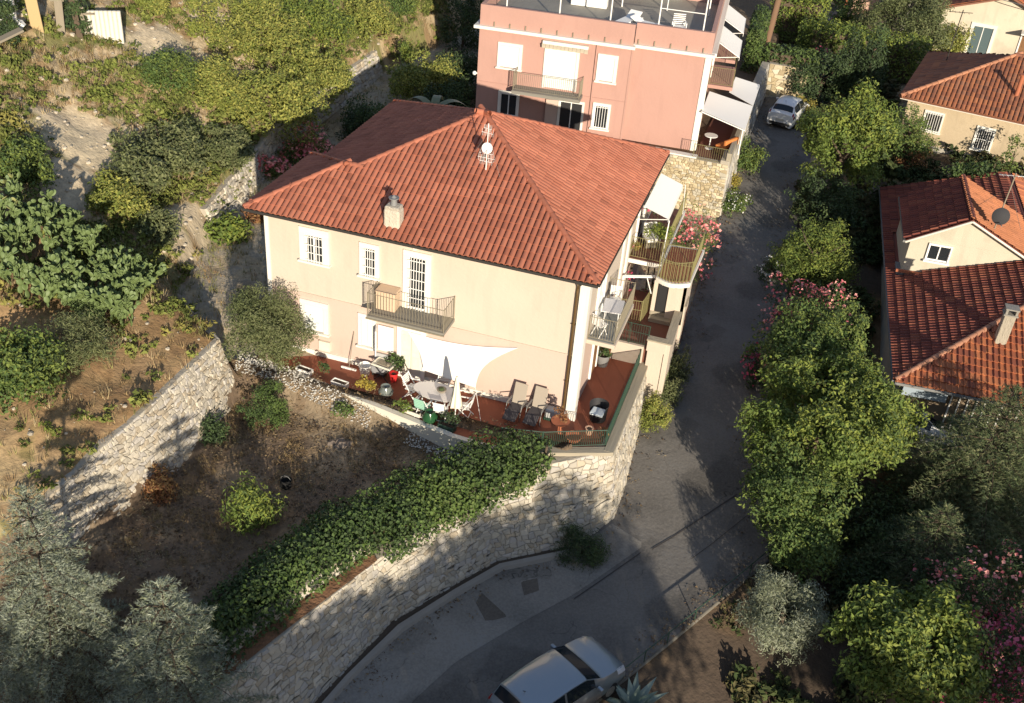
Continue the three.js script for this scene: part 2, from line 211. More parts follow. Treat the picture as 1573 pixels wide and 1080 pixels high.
function stonesOn(S, flip, sw, sh, tones, proud = 0.05) {
  const Hm = Math.max(...[0, 0.25, 0.5, 0.75, 1].map(t => S.H(t * S.L))), R = Math.max(1, Math.round(Hm / sh)), rows = [], ys = [0], out = [];
  for (let r = 0; r < R; r++) { ys.push(ys[r] + rr(0.7, 1.3)); const b = [0]; while (b[b.length - 1] < S.L - sw * 0.6) b.push(b[b.length - 1] + rr(0.6, 1.55) * sw); b[b.length - 1] = S.L; rows.push(b); }
  for (let r = 0; r <= R; r++) ys[r] /= ys[ys.length - 1] && ys[R];
  const tot = ys[R]; for (let r = 0; r <= R; r++) ys[r] /= tot;
  const J = (u, v, a, b) => { const e = u < 0.01 || u > S.L - 0.01 || v < 0.01 || v > 0.99 ? 0.25 : 1; return [clamp(u + (hash(a * 3 + 1, b * 7 + 11) - 0.5) * sw * 0.6 * e, 0, S.L), clamp(v + (hash(a * 5 + 3, b * 13 + 7) - 0.5) * 0.75 / R * e)]; };
  for (let r = 0; r < R; r++) for (let i = 0; i < rows[r].length - 1; i++) {
    const a = rows[r][i], b = rows[r][i + 1], P = [];
    P.push(J(a, ys[r], r, i)); if (r > 0) rows[r - 1].forEach((q, k) => { if (q > a + 0.03 && q < b - 0.03) P.push(J(q, ys[r], r - 1, k + 500)); }); P.push(J(b, ys[r], r, i + 1));
    P.push(J(b, ys[r + 1], r, i + 501)); if (r < R - 1) for (let k = rows[r + 1].length - 1; k >= 0; k--) { const q = rows[r + 1][k]; if (q > a + 0.03 && q < b - 0.03) P.push(J(q, ys[r + 1], r + 1, k)); } P.push(J(a, ys[r + 1], r, i + 500));
    const cu = P.reduce((s, q) => s + q[0], 0) / P.length, cv = P.reduce((s, q) => s + q[1], 0) / P.length, n = S.nrm(cu, cv).multiplyScalar(flip), d = proud * rr(0.5, 1.5), h = S.H(cu);
    const g1 = 0.004, ring = (k, o) => P.map(q => { const du = (q[0] - cu), dv = (q[1] - cv), l = Math.hypot(du, dv * h) || 1, f = Math.max(0.3, (l - k) / l); return S.p(cu + du * f, cv + dv * f).addScaledVector(n, o); });
    const A = ring(g1, -0.02), B = ring(g1 + 0.005, d * 0.6), D = ring(g1 + 0.035, d), c = S.p(cu, cv).addScaledVector(n, d * 1.1), v = [], t = (x, y, z) => { if (flip > 0) v.push(x.x, x.y, x.z, y.x, y.y, y.z, z.x, z.y, z.z); else v.push(x.x, x.y, x.z, z.x, z.y, z.z, y.x, y.y, y.z); };
    for (let k = 0; k < P.length; k++) { const q = (k + 1) % P.length; t(A[k], A[q], B[k]); t(B[k], A[q], B[q]); t(B[k], B[q], D[k]); t(D[k], B[q], D[q]); t(D[k], D[q], c); }
    const g = new THREE.BufferGeometry(); g.setAttribute('position', new THREE.Float32BufferAttribute(v, 3)); g.computeVertexNormals(); uvm(g);
    const T = tones[Math.floor(rnd() * tones.length)], s = rr(0.82, 1.15);
    out.push({ g: tint(g, C(T[0] * s, T[1] * s, T[2] * s)), area: (b - a) * (ys[r + 1] - ys[r]) * h, c });
  }
  return out;
}
function backing(S, flip, thick, n = 40) { // mortar body behind the stones
  const v = [], q = (a, b, c, d) => v.push(...[a, b, c, a, c, d].flatMap(p => [p.x, p.y, p.z]));
  const F = [], T = [], FB = [], TB = []; for (let k = 0; k <= n; k++) { const u = S.L * k / n, N = S.nrm(u, 0.5).multiplyScalar(flip); F.push(S.p(u, 0).add(V(0, -0.4, 0))); T.push(S.p(u, 1)); const o = V(N.x, 0, N.z).normalize().multiplyScalar(-thick); FB.push(S.p(u, 0).add(V(0, -0.4, 0)).add(o)); TB.push(S.p(u, 1).add(o)); }
  for (let k = 0; k < n; k++) { q(F[k], F[k + 1], T[k + 1], T[k]); q(T[k], T[k + 1], TB[k + 1], TB[k]); q(TB[k], TB[k + 1], FB[k + 1], FB[k]); } q(F[0], T[0], TB[0], FB[0]); q(F[n], FB[n], TB[n], T[n]);
  const g = new THREE.BufferGeometry(); g.setAttribute('position', new THREE.Float32BufferAttribute(v, 3)); g.computeVertexNormals(); return uvm(g);
}
function stoneWall(name, label, foot, top, { flip = 1, sw = 0.34, sh = 0.22, tones = stoneTones.pale, thick = 0.4, parts = 250, proud = 0.05, group } = {}) {
  const o = thing(name, label, 'wall', foot[0], 0, group), o3 = VA(foot[0]).negate(), mv = g => g.translate(o3.x, o3.y, o3.z), S = surf(foot, top);
  part('wall_body', mv(backing(S, flip, thick)), m.mortar, o);
  const st = stonesOn(S, flip, sw, sh, tones, proud).sort((a, b) => b.area - a.area);
  st.slice(0, parts).forEach(s => part('stone', mv(s.g), m.stone, o));
  if (st.length > parts) part('small_stones', st.slice(parts).map(s => mv(s.g)), m.stone, o, 'stuff');
  return o;
}
reseed(11);
// big curved retaining wall below terrace and hedge, from the road side round to the bottom of the picture
const curved = stoneWall('retaining_wall', 'long curved pale rubble stone wall between the lower road and the ivy hedge',
  [[1.72, -2.3, -4.9], [1.95, -2.8, -0.4], [1.88, -2.95, 0.9], [1.4, -3, 1.9], [0.72, -3.05, 2.8], [-1.45, -3.2, 4.37], [-2.52, -3.3, 6.02], [-3.77, -3.45, 8.06], [-4.47, -3.6, 10.45], [-4.85, -3.8, 11.9], [-6.4, -4.1, 15.5]],
  [[1.46, 0.02, -4.9], [1.45, 0.02, -0.4], [1.4, 0, 0.68], [0.75, 0, 1.3], [-0.3, -0.1, 2.05], [-2.2, -0.4, 3.75], [-3.35, -0.8, 5.55], [-4.45, -1.1, 7.7], [-5.3, -1.12, 10.15], [-5.75, -1.2, 11.4], [-7.4, -1.8, 15]], { flip: -1, parts: 290, sw: 0.23, sh: 0.155, proud: 0.04 });
stoneWall('ledge_wall', 'low pale stone wall above the rusty planting ledge under the hedge', [[-4.7, -1.08, 7.5], [-5.5, -1.1, 9.45], [-6.2, -1.2, 11.2], [-7.8, -1.8, 14.6]], [[-4.85, -0.5, 7.5], [-5.65, -0.62, 9.45], [-6.35, -0.75, 11.2], [-7.95, -1.4, 14.6]], { flip: -1, parts: 60, sw: 0.34, sh: 0.2, thick: 0.25 });
{ // earth on the ledge
  const P = [[-4.4, -1.1, 7.75], [-5.28, -1.12, 10.1], [-5.8, -1.2, 11.4], [-7.4, -1.8, 14.9], [-8, -1.7, 14.7], [-6.35, -1.1, 11.2], [-5.6, -1.0, 9.45], [-4.75, -0.98, 7.5]];
  const v = []; for (const [a, b, c, d] of [[0, 1, 6, 7], [1, 2, 5, 6], [2, 3, 4, 5]]) for (const i of [a, b, c, a, c, d]) v.push(...P[i]);
  const g = new THREE.BufferGeometry(); g.setAttribute('position', new THREE.Float32BufferAttribute(v, 3)); g.computeVertexNormals();
  tag(part('planting_bed', uvm(g).translate(0, 0.04, 0), M([0.2, 0.105, 0.055], 1, { map: grainT, bumpMap: bumpT, bumpScale: 0.05 }), scene, 'structure'), 'narrow strip of rusty brown earth on the ledge of the curved wall', null);
}
{ // earth between the kerb and the wall
  const P = [[0.79, 3.02], [-1.27, 4.5], [-2.33, 6.12], [-3.5, 8.12], [-4.25, 10.42], [-4.66, 12.2], [-6.06, 15.5], [-6.6, 15.5], [-5.1, 12.2], [-4.6, 10.4], [-3.9, 8.1], [-2.65, 6], [-1.6, 4.4], [0.6, 2.8]];
  tag(part('verge', sheet(P, 0.065, 0.2), M([0.1, 0.075, 0.055], 1, { map: grainT, bumpMap: bumpT, bumpScale: 0.03 }), scene, 'structure'), 'dark earth strip between kerb and curved wall', null);
}
{ // kerb at the foot of the curved wall
  const A = [[0.79, 3.08], [-1.27, 4.54], [-2.33, 6.16], [-3.5, 8.15], [-4.25, 10.45], [-4.66, 12.2], [-6.06, 15.55]], B = [[0.85, 3.2], [-1.15, 4.64], [-2.2, 6.25], [-3.32, 8.2], [-4.1, 10.4], [-4.5, 12.2], [-5.9, 15.6]], v = [];
  const q = (a, b, c, d) => v.push(...a, ...b, ...c, ...a, ...c, ...d), y = z => roadY(z);
  for (let i = 0; i < A.length - 1; i++) { const a = A[i], b = A[i + 1], c = B[i], d = B[i + 1]; q([a[0], y(a[1]) + 0.2, a[1]], [b[0], y(b[1]) + 0.2, b[1]], [d[0], y(d[1]) + 0.16, d[1]], [c[0], y(c[1]) + 0.16, c[1]]); q([c[0], y(c[1]) + 0.16, c[1]], [d[0], y(d[1]) + 0.16, d[1]], [d[0] + 0.06, y(d[1]), d[1] + 0.05], [c[0] + 0.06, y(c[1]), c[1] + 0.05]); }
  const g = new THREE.BufferGeometry(); g.setAttribute('position', new THREE.Float32BufferAttribute(v, 3)); g.computeVertexNormals();
  tag(part('kerb', uvm(g), M([0.3, 0.28, 0.25], 0.9, { map: grainT }), scene, 'structure'), 'low concrete kerb along the foot of the curved wall', null);
}
stoneWall('retaining_wall', 'sloping grey rubble stone wall holding the brown hillside left of the sunken garden',
  [[-15.5, 0.1, 0.3], [-12.72, -0.85, 1.86], [-12.48, -1, 3.1], [-12.34, -1.15, 5], [-12.53, -1.3, 6.4], [-12.93, -1.45, 7.7], [-13.18, -1.55, 9], [-13.4, -1.9, 11.5]],
  [[-15.55, 1.5, 0.45], [-13.24, 1.55, 2.06], [-13.24, 1.54, 3.5], [-13.2, 1.54, 5], [-13.2, 1.52, 6.9], [-13.35, 1.45, 8.4], [-13.5, 1.3, 9.4], [-13.95, 0.75, 11.9]], { flip: -1, tones: stoneTones.pale, sw: 0.22, sh: 0.15, parts: 280, proud: 0.05 });
stoneWall('rubble_wall', 'rough low rubble wall along the hillside path behind the oleanders',
  [[-18.3, 2.6, -24.2], [-19.1, 1.7, -15], [-18.6, 1.25, -10], [-17.95, 1.1, -5.7]], [[-18.75, 4, -24.2], [-19.65, 3.1, -15], [-19.1, 2.6, -10], [-18.5, 2.25, -5.7]], { flip: -1, tones: stoneTones.pale, sw: 0.28, sh: 0.2, parts: 200, proud: 0.1 });
stoneWall('retaining_wall', 'tall tan stone wall under the terrace of the pink house', [[-5, 0.1, -20.15], [2.1, -0.05, -20.05]], [[-5, 2.72, -20.3], [2.02, 2.72, -20.3]], { flip: 1, tones: stoneTones.tan, sw: 0.2, sh: 0.14, parts: 250 });
stoneWall('garden_wall', 'grey side wall of the pink house terrace along the road', [[2.12, -0.05, -20.1], [2.2, 0.9, -30], [2.3, 1.3, -36]], [[2.02, 2.9, -20.3], [2.06, 3.25, -30], [2.15, 3.4, -36]], { flip: 1, tones: stoneTones.grey, sw: 0.45, sh: 0.3, parts: 60 });
stoneWall('stone_wall', 'short tan stone wall topped with ivy behind the small white car', [[2.3, 0.9, -36.2], [4.6, 0.95, -36.6]], [[2.2, 3.2, -36.5], [4.6, 3.1, -36.9]], { flip: 1, tones: stoneTones.tan, sw: 0.4, sh: 0.26, parts: 60 });
// ---------- roofs and windows ----------
const tileShape = (w, l, h) => { // one barrel tile, lying along +z (downhill), crown up
  const n = 5, v = [], P = k => { const a = Math.PI * k / n; return [-Math.cos(a) * w / 2, Math.sin(a) * h]; };
  for (let k = 0; k < n; k++) { const a = P(k), b = P(k + 1), s = 0.9, t = 0.011; v.push(a[0] * s, a[1] * s, -l / 2, a[0], a[1] + t, l / 2, b[0], b[1] + t, l / 2, a[0] * s, a[1] * s, -l / 2, b[0], b[1] + t, l / 2, b[0] * s, b[1] * s, -l / 2); v.push(a[0], a[1] + t, l / 2, a[0] * 0.8, a[1] * 0.75 - 0.012, l / 2, b[0] * 0.8, b[1] * 0.75 - 0.012, l / 2, a[0], a[1] + t, l / 2, b[0] * 0.8, b[1] * 0.75 - 0.012, l / 2, b[0], b[1] + t, l / 2); }
  const g = new THREE.BufferGeometry(); g.setAttribute('position', new THREE.Float32BufferAttribute(v, 3)); g.computeVertexNormals(); return toCreasedNormals(g, 0.9);
};
const flatTile = (w, l, h) => { // interlocking tile: a low roll at one side, a flat pan, a thick lower edge
  const X = [-0.5, -0.28, -0.16, -0.02, 0.1, 0.5].map(t => t * w), Y = [0.1, 0.1, 1, 1, 0.15, 0.08].map(t => t * h), v = [];
  for (let k = 0; k < 5; k++) { const t = 0.05, a = [X[k], Y[k]], b = [X[k + 1], Y[k + 1]]; v.push(a[0], a[1], -l / 2, a[0], a[1] + t, l / 2, b[0], b[1] + t, l / 2, a[0], a[1], -l / 2, b[0], b[1] + t, l / 2, b[0], b[1], -l / 2); v.push(a[0], a[1] + t, l / 2, a[0], a[1] - 0.012, l / 2, b[0], b[1] - 0.012, l / 2, a[0], a[1] + t, l / 2, b[0], b[1] - 0.012, l / 2, b[0], b[1] + t, l / 2); }
  const g = new THREE.BufferGeometry(); g.setAttribute('position', new THREE.Float32BufferAttribute(v, 3)); g.computeVertexNormals(); return g;
};
// tiles over one roof plane; pts[0], pts[1] are the ends of its eave
function layTiles(pts, w, l, tones, out, skip) {
  const P = pts.map(VA), e = P[1].clone().sub(P[0]), L = e.length(); e.normalize();
  let n = P[2].clone().sub(P[0]).cross(e).normalize(); if (n.y < 0) n.negate(); const s = n.clone().cross(e).normalize(); if (s.y < 0) s.negate();
  const Q = P.map(p => { const d = p.clone().sub(P[0]); return [d.dot(e), d.dot(s)]; }), S = Math.max(...Q.map(q => q[1])), a0 = Math.min(...Q.map(q => q[0])), a1 = Math.max(...Q.map(q => q[0]));
  const down = s.clone().negate(), xa = n.clone().cross(down).normalize(), B = new THREE.Matrix4().makeBasis(xa, n, down);
  const W = (a1 - a0) / Math.round((a1 - a0) / w), K = Math.ceil(S / l) + 1;
  for (let i = 0; i * W < a1 - a0 - 0.01; i++) for (let j = 0; j < K; j++) {
    const a = a0 + (i + 0.5) * W, b = (j + 0.42) * l; if (!inPoly(Q, a, b + l * 0.1) && !(j === 0 && inPoly(Q, a, 0.03))) continue;
    const c = P[0].clone().addScaledVector(e, a).addScaledVector(s, b).addScaledVector(n, 0.035); if (skip && skip(c)) continue;
    const mt = B.clone(); if (hash(i, j) > 0.9) mt.multiply(new THREE.Matrix4().makeRotationY((hash(j, i) - 0.5) * 0.12)); mt.setPosition(c.addScaledVector(n, (hash(i * 3, j) - 0.5) * 0.008)); out.push({ mt, c, t: tones[Math.floor(hash(i + 7, j * 3 + 1) * tones.length * 0.999)], s: 0.84 + 0.3 * fbm(c.x * 0.9 + c.y, c.z * 0.9, 3) - (hash(i * 5 + 1, j * 11) > 0.965 ? 0.22 : 0) });
  }
}
function finishTiles(list, shape, tones, roof, parts) {
  const cache = new Map(), G = t => { if (!cache.has(t)) cache.set(t, tint(shape.clone(), C(...t))); return cache.get(t); }; const cam = camera.position.clone(); const wp = roof.getWorldPosition(V());
  list.forEach(t => { t.d = t.c.clone().add(wp).distanceTo(cam); }); list.sort((a, b) => a.d - b.d);
  list.slice(0, parts).forEach(t => { const o = new THREE.Mesh(G(t.t), m.tile); o.name = 'tile'; o.castShadow = o.receiveShadow = true; o.applyMatrix4(t.mt); roof.add(o); });
  const rest = list.slice(parts); if (!rest.length) return;
  const n = shape.attributes.position.count, P = new Float32Array(rest.length * n * 3), N = new Float32Array(rest.length * n * 3), K = new Float32Array(rest.length * n * 3), UV = new Float32Array(rest.length * n * 2), v = V(), nm = new THREE.Matrix3();
  rest.forEach((t, q) => { nm.getNormalMatrix(t.mt); const c = t.t; for (let i = 0; i < n; i++) { const k = (q * n + i) * 3; v.fromBufferAttribute(shape.attributes.position, i).applyMatrix4(t.mt); P[k] = v.x; P[k + 1] = v.y; P[k + 2] = v.z; UV[(q * n + i) * 2] = v.x; UV[(q * n + i) * 2 + 1] = v.z; v.fromBufferAttribute(shape.attributes.normal, i).applyMatrix3(nm).normalize(); N[k] = v.x; N[k + 1] = v.y; N[k + 2] = v.z; for (let h = 0; h < 3; h++) K[k + h] = c[h] * t.s; } });
  const g = new THREE.BufferGeometry(); g.setAttribute('position', new THREE.BufferAttribute(P, 3)); g.setAttribute('normal', new THREE.BufferAttribute(N, 3)); g.setAttribute('color', new THREE.BufferAttribute(K, 3)); g.setAttribute('uv', new THREE.BufferAttribute(UV, 2));
  part('roof_tiles', g, m.tile, roof, 'stuff');
}
function ridgeCaps(a, b, r, tone, step = 0.38, lift = 0.05) { // half-round caps laid over a hip or ridge
  const A = VA(a), B = VA(b), d = B.clone().sub(A), L = d.length(), n = Math.ceil(L / step), o = []; d.normalize(); const q = new THREE.Quaternion().setFromUnitVectors(V(0, 1, 0), d);
  for (let i = 0; i < n; i++) { const g = new THREE.CylinderGeometry(r * 0.88, r * 1.06, step * 1.12, 8, 1, true).applyQuaternion(q); const p = A.clone().addScaledVector(d, (i + 0.5) * step); g.translate(p.x, p.y + lift - 0.02, p.z); const s = rr(0.85, 1.12); o.push(tint(g, C(tone[0] * s, tone[1] * s, tone[2] * s))); }
  return o;
}
// window or door on a wall facing +z of its parent; y0 is the sill height
function opening(parent, name, cx, y0, w, h, z, o = {}) {
  const { fw = 0.12, frame = m.white, pane = m.glass, bars = 0, rows = 0, barMat = m.white, sill = true, turn = 0, kind = '', leaves = 1, proud = 0.08, x = null } = o;
  const W = grp(name, parent, [cx, y0, z], turn);
  const f = [bx(w + 2 * fw, fw, proud, 0, h + fw / 2, proud / 2 - 0.004), bx(fw, h, proud, -w / 2 - fw / 2, h / 2, proud / 2 - 0.004), bx(fw, h, proud, w / 2 + fw / 2, h / 2, proud / 2 - 0.004)];
  if (sill) f.push(bx(w + 2 * fw + 0.1, 0.08, proud + 0.08, 0, -0.04, proud / 2 + 0.036)); part('frame', f, frame, W);
  if (kind === 'shutter') { const s = []; for (let y = 0.03; y < h - 0.03; y += 0.075) s.push(bx(w, 0.066, 0.03, 0, y + 0.033, 0.018, 0, 0, -0.18)); part('roller_shutter', s, m.shutter, W); }
  else if (kind === 'leaf') { for (let k = 0; k < leaves; k++) { const lw = w / leaves, lx = -w / 2 + lw * (k + 0.5); part('door_leaf', [bx(lw - 0.02, h - 0.02, 0.03, lx, h / 2, 0.02), bx(lw * 0.7, h * 0.36, 0.012, lx, h * 0.72, 0.042), bx(lw * 0.7, h * 0.36, 0.012, lx, h * 0.27, 0.042)], o.leafMat || m.white, W); } }
  else {
    part('pane', bx(w, h, 0.02, 0, h / 2, 0.008), pane, W);
    const s = []; for (let k = 0; k <= leaves; k++) s.push(bx(0.05, h, 0.03, -w / 2 + w * k / leaves, h / 2, 0.022)); s.push(bx(w, 0.05, 0.028, 0, 0.025, 0.022), bx(w, 0.05, 0.028, 0, h - 0.025, 0.022)); part('sash', s, o.sashMat || m.white, W);
  }
  if (bars) { const g = []; for (let k = 1; k <= bars; k++) g.push(bx(0.022, h, 0.02, -w / 2 + w * k / (bars + 1), h / 2, proud + 0.02)); for (let k = 0; k <= rows; k++) g.push(bx(w + 0.06, 0.028, 0.02, 0, h * (0.06 + 0.88 * k / Math.max(1, rows)), proud + 0.034)); part('grille', g, barMat, W); }
  return W;
}
// railing along points, upright bars between a top and a bottom rail
function railing(parent, name, pts, h, mat, { gap = 0.11, r = 0.0055, rail = 0.014, mid = false } = {}) {
  const R = grp(name, parent), rails = [], up = [], posts = [];
  for (let i = 0; i < pts.length - 1; i++) {
    const a = VA(pts[i]), b = VA(pts[i + 1]), L = a.distanceTo(b), n = Math.max(1, Math.round(L / gap)), T = V(0, h, 0);
    rails.push(bar(a.clone().add(T).toArray(), b.clone().add(T).toArray(), rail, 5), bar(a.clone().add(V(0, 0.08, 0)).toArray(), b.clone().add(V(0, 0.08, 0)).toArray(), rail * 0.8, 5)); if (mid) rails.push(bar(a.clone().add(V(0, h * 0.6, 0)).toArray(), b.clone().add(V(0, h * 0.6, 0)).toArray(), rail * 0.8, 5));
    for (let k = 0; k < n; k++) { const p = a.clone().lerp(b, (k + 0.5) / n); up.push(new THREE.BoxGeometry(r * 2, h - 0.08, r * 2).translate(p.x, p.y + h / 2 + 0.04, p.z)); }
    posts.push(bar(a.toArray(), a.clone().add(V(0, h + 0.03, 0)).toArray(), rail * 1.1, 6)); if (i === pts.length - 2) posts.push(bar(b.toArray(), b.clone().add(V(0, h + 0.03, 0)).toArray(), rail * 1.1, 6));
  }
  part('rail', rails, mat, R); part('balusters', up, mat, R, 'stuff'); posts.forEach(p => part('post', p, mat, R)); return R;
}
function awningCloth(parent, name, a, b, c, d, mat, sag = 0.1, n = 8, thick = 0.012) { // four corners, sagging sheet with a hem
  const A = VA(a), B = VA(b), Cc = VA(c), D = VA(d), v = [], P = (s, t) => { const p = A.clone().lerp(B, s).lerp(D.clone().lerp(Cc, s), t); p.y -= sag * Math.sin(Math.PI * t) * (0.6 + 0.4 * Math.sin(Math.PI * s)); return p; };
  for (let i = 0; i < n; i++) for (let j = 0; j < n; j++) { const q = [P(i / n, j / n), P((i + 1) / n, j / n), P((i + 1) / n, (j + 1) / n), P(i / n, (j + 1) / n)]; for (const k of [0, 1, 2, 0, 2, 3]) v.push(q[k].x, q[k].y, q[k].z); for (const k of [0, 2, 1, 0, 3, 2]) v.push(q[k].x, q[k].y - thick, q[k].z); }
  const g = new THREE.BufferGeometry(); g.setAttribute('position', new THREE.Float32BufferAttribute(v, 3)); g.computeVertexNormals(); return part(name, toCreasedNormals(uvm(g), 0.6), mat, parent);
}

// ---------- the cream house ----------
const HOUSE = { W: 12.44, D: 12.24, W2: 13, D2: 5.31, H: 6, k: 0.4374, apex: [-6.22, 8.68, -6.12] };
const house = thing('cream_house', 'cream two-storey house with red tiled hip roof in the middle of the picture', 'house');
{
  const z = -0.54, xr = -0.44, xl = -12.55;
  // walls: rose-tinted ground floor and cream upper floor meeting at the floor line
  part('lower_wall', uvm(join([prism([[xl, z], [xr, z], [xr, -11.7], [-11.95, -11.7], [-11.95, -4.8], [xl, -4.8]], -0.6, 2.68)])), m.peach, house);
  part('upper_wall', uvm(join([prism([[xl - 0.015, z + 0.015], [xr + 0.015, z + 0.015], [xr + 0.015, -11.715], [-11.965, -11.715], [-11.965, -4.815], [xl - 0.015, -4.815]], 2.68, 5.93)])), m.cream, house);
  part('string_course', bx(xr - xl + 0.06, 0.035, 0.03, (xl + xr) / 2, 2.69, z + 0.03), m.cream, house);
  part('corner_pilaster', [bx(0.34, 5.9, 0.1, -0.46, 2.95, z + 0.05), bx(0.1, 5.9, 0.5, xr + 0.07, 2.95, z - 0.2), bx(0.44, 0.3, 0.16, -0.46, 0.15, z + 0.08)], m.trim, house);
  part('corner_strip', bx(0.16, 5.9, 0.03, xl + 0.08, 2.95, z + 0.022), m.trim, house);
  part('plinth', bx(11.6, 0.22, 0.05, -6.75, 0.11, z + 0.025), m.trim, house);
  // front openings
  opening(house, 'window', -10.55, 4.13, 0.64, 1.07, z + 0.015, { fw: 0.27, bars: 5, rows: 3, leaves: 2, frame: m.trim });
  opening(house, 'window', -8.385, 4.06, 0.43, 1.13, z + 0.015, { fw: 0.17, bars: 4, rows: 3, frame: m.trim });
  opening(house, 'balcony_door', -6.55, 3.1, 0.62, 2.13, z + 0.015, { fw: 0.22, bars: 5, rows: 5, sill: false, frame: m.trim });
  opening(house, 'shuttered_window', -10.66, 1.1, 0.76, 1.12, z, { fw: 0.2, kind: 'shutter', frame: m.trim });
  opening(house, 'window', -8.5, 1.0, 0.44, 1.25, z, { fw: 0.14, kind: 'leaf', frame: m.trim, leaves: 2 });
  opening(house, 'terrace_door', -6.72, 0.1, 0.8, 2.02, z, { fw: 0.16, sill: false, frame: m.white, leaves: 2, kind: 'leaf', leafMat: m.offwhite });
  part('open_shutter', [bx(0.04, 1.08, 0.56, -8.02, 1.55, z + 0.3, 0.35), bx(0.62, 1.08, 0.04, -7.72, 1.55, z + 0.08)], m.white, house);
  opening(house, 'window', -11.9, 0.5, 0.9, 1.2, -4.0, { turn: -Math.PI / 2, fw: 0.12 });
  part('meter_box', bx(0.46, 0.42, 0.12, -10.25, 0.55, z + 0.06), m.offwhite, house);
  part('vent', cyl(0.08, 0.08, 0.04).rotateX(Math.PI / 2).translate(-6.66, 5.54, z + 0.03), m.offwhite, house);
  // downspout at the right corner
  part('downspout', [tube([[-0.55, 5.86, 0.0], [-0.66, 5.74, -0.2], [-0.72, 5.5, z + 0.09], [-0.72, 5.2, z + 0.09]], 0.05, 14, 8), cyl(0.05, 0.05, 5.1, -0.72, 2.65, z + 0.09, 8), bx(0.14, 0.04, 0.1, -0.72, 4, z + 0.08), bx(0.14, 0.04, 0.1, -0.72, 1.6, z + 0.08)], m.brass, house);
  // right-hand wall, seen at a glance: door and windows over the balconies
  opening(house, 'balcony_door', xr + 0.015, 2.82, 0.9, 2.0, -3.2, { turn: Math.PI / 2, fw: 0.12, sill: false, kind: 'leaf', leaves: 2 });
  opening(house, 'balcony_door', xr + 0.015, 2.82, 1.2, 2.0, -10.2, { turn: Math.PI / 2, fw: 0.12, sill: false });
  opening(house, 'ground_floor_door', xr, 0.1, 0.85, 1.95, -3.6, { turn: Math.PI / 2, fw: 0.1, sill: false, kind: 'leaf', leafMat: m.wood });
  part('side_pilaster', [bx(0.08, 5.9, 0.34, xr + 0.04, 2.95, -6.9), bx(0.08, 5.9, 0.34, xr + 0.04, 2.95, -8.0)], m.trim, house);

  // roof
  const roof = grp('roof', house), { W, D, W2, D2, H, apex } = HOUSE, k = HOUSE.k, wr = D2 / 2, A = apex;
  const J1 = [-W2 + wr, H + k * wr, -wr], J2 = [-W + wr, H + k * wr, -wr], VL = [-W, H, -D2];
  const planes = [[[-W2, H, 0], [0, H, 0], A, J2, J1], [[0, H, 0], [0, H, -D], A], [[0, H, -D], [-W, H, -D], A], [[-W, H, -D], VL, J2, A], [[-W2, H, -D2], [-W2, H, 0], J1], [VL, [-W2, H, -D2], J1, J2]];
  const inset = p => p;
  part('roof_deck', planes.map(p => poly3(p.map(inset), 0.09)), M([0.26, 0.085, 0.05], 0.9), roof);
  part('soffit', [prism([[-W2 + 0.03, -0.03], [-0.03, -0.03], [-0.03, -D + 0.03], [-W + 0.03, -D + 0.03], [-W + 0.03, -D2 + 0.03], [-W2 + 0.03, -D2 + 0.03]], 5.93, 5.985)], m.offwhite, house);
  part('gutter', [bx(W2 + 0.1, 0.1, 0.1, -W2 / 2, 5.95, 0.05), bx(0.1, 0.1, D, 0.05, 5.95, -D / 2)], m.dark, house);
  const tones = [[0.43, 0.148, 0.086], [0.4, 0.135, 0.08], [0.46, 0.165, 0.098], [0.42, 0.146, 0.088], [0.37, 0.122, 0.07]], list = [];
  planes.forEach(p => layTiles(p, 0.212, 0.36, tones, list));
  finishTiles(list, tileShape(0.2, 0.42, 0.072), tones, roof, 298);
  const rt = [0.42, 0.145, 0.085];
  part('ridge_tiles', [...ridgeCaps([0, H, 0], A, 0.12, rt), ...ridgeCaps([0, H, -D], A, 0.12, rt), ...ridgeCaps([-W, H, -D], A, 0.12, rt), ...ridgeCaps(J2, A, 0.12, rt), ...ridgeCaps(J1, J2, 0.12, rt), ...ridgeCaps([-W2, H, 0], J1, 0.12, rt), ...ridgeCaps([-W2, H, -D2], J1, 0.12, rt)], m.tile, roof);
  // stout chimney on the front slope
  const ch = grp('chimney', house, [-7.52, 6.15, -0.62]);
  part('stack', [rbx(0.6, 0.8, 0.5, 0, 0.36, 0, 0.1, 3), rbx(0.54, 0.14, 0.46, 0, 0.78, 0, 0.06)], M([0.56, 0.5, 0.41], 0.95, { map: grainT, bumpMap: bumpT, bumpScale: 0.03 }), ch);
  part('flue_cap', [cyl(0.1, 0.13, 0.22, 0, 0.97, 0, 10), cyl(0.19, 0.19, 0.03, 0, 1.12, 0, 10), cyl(0.02, 0.1, 0.09, 0, 1.18, 0, 10)], m.grey, ch);
  part('flashing', bx(0.68, 0.03, 0.62, 0, 0.03, 0.02, 0, 0, 0.41), m.greyMetal, ch);
}
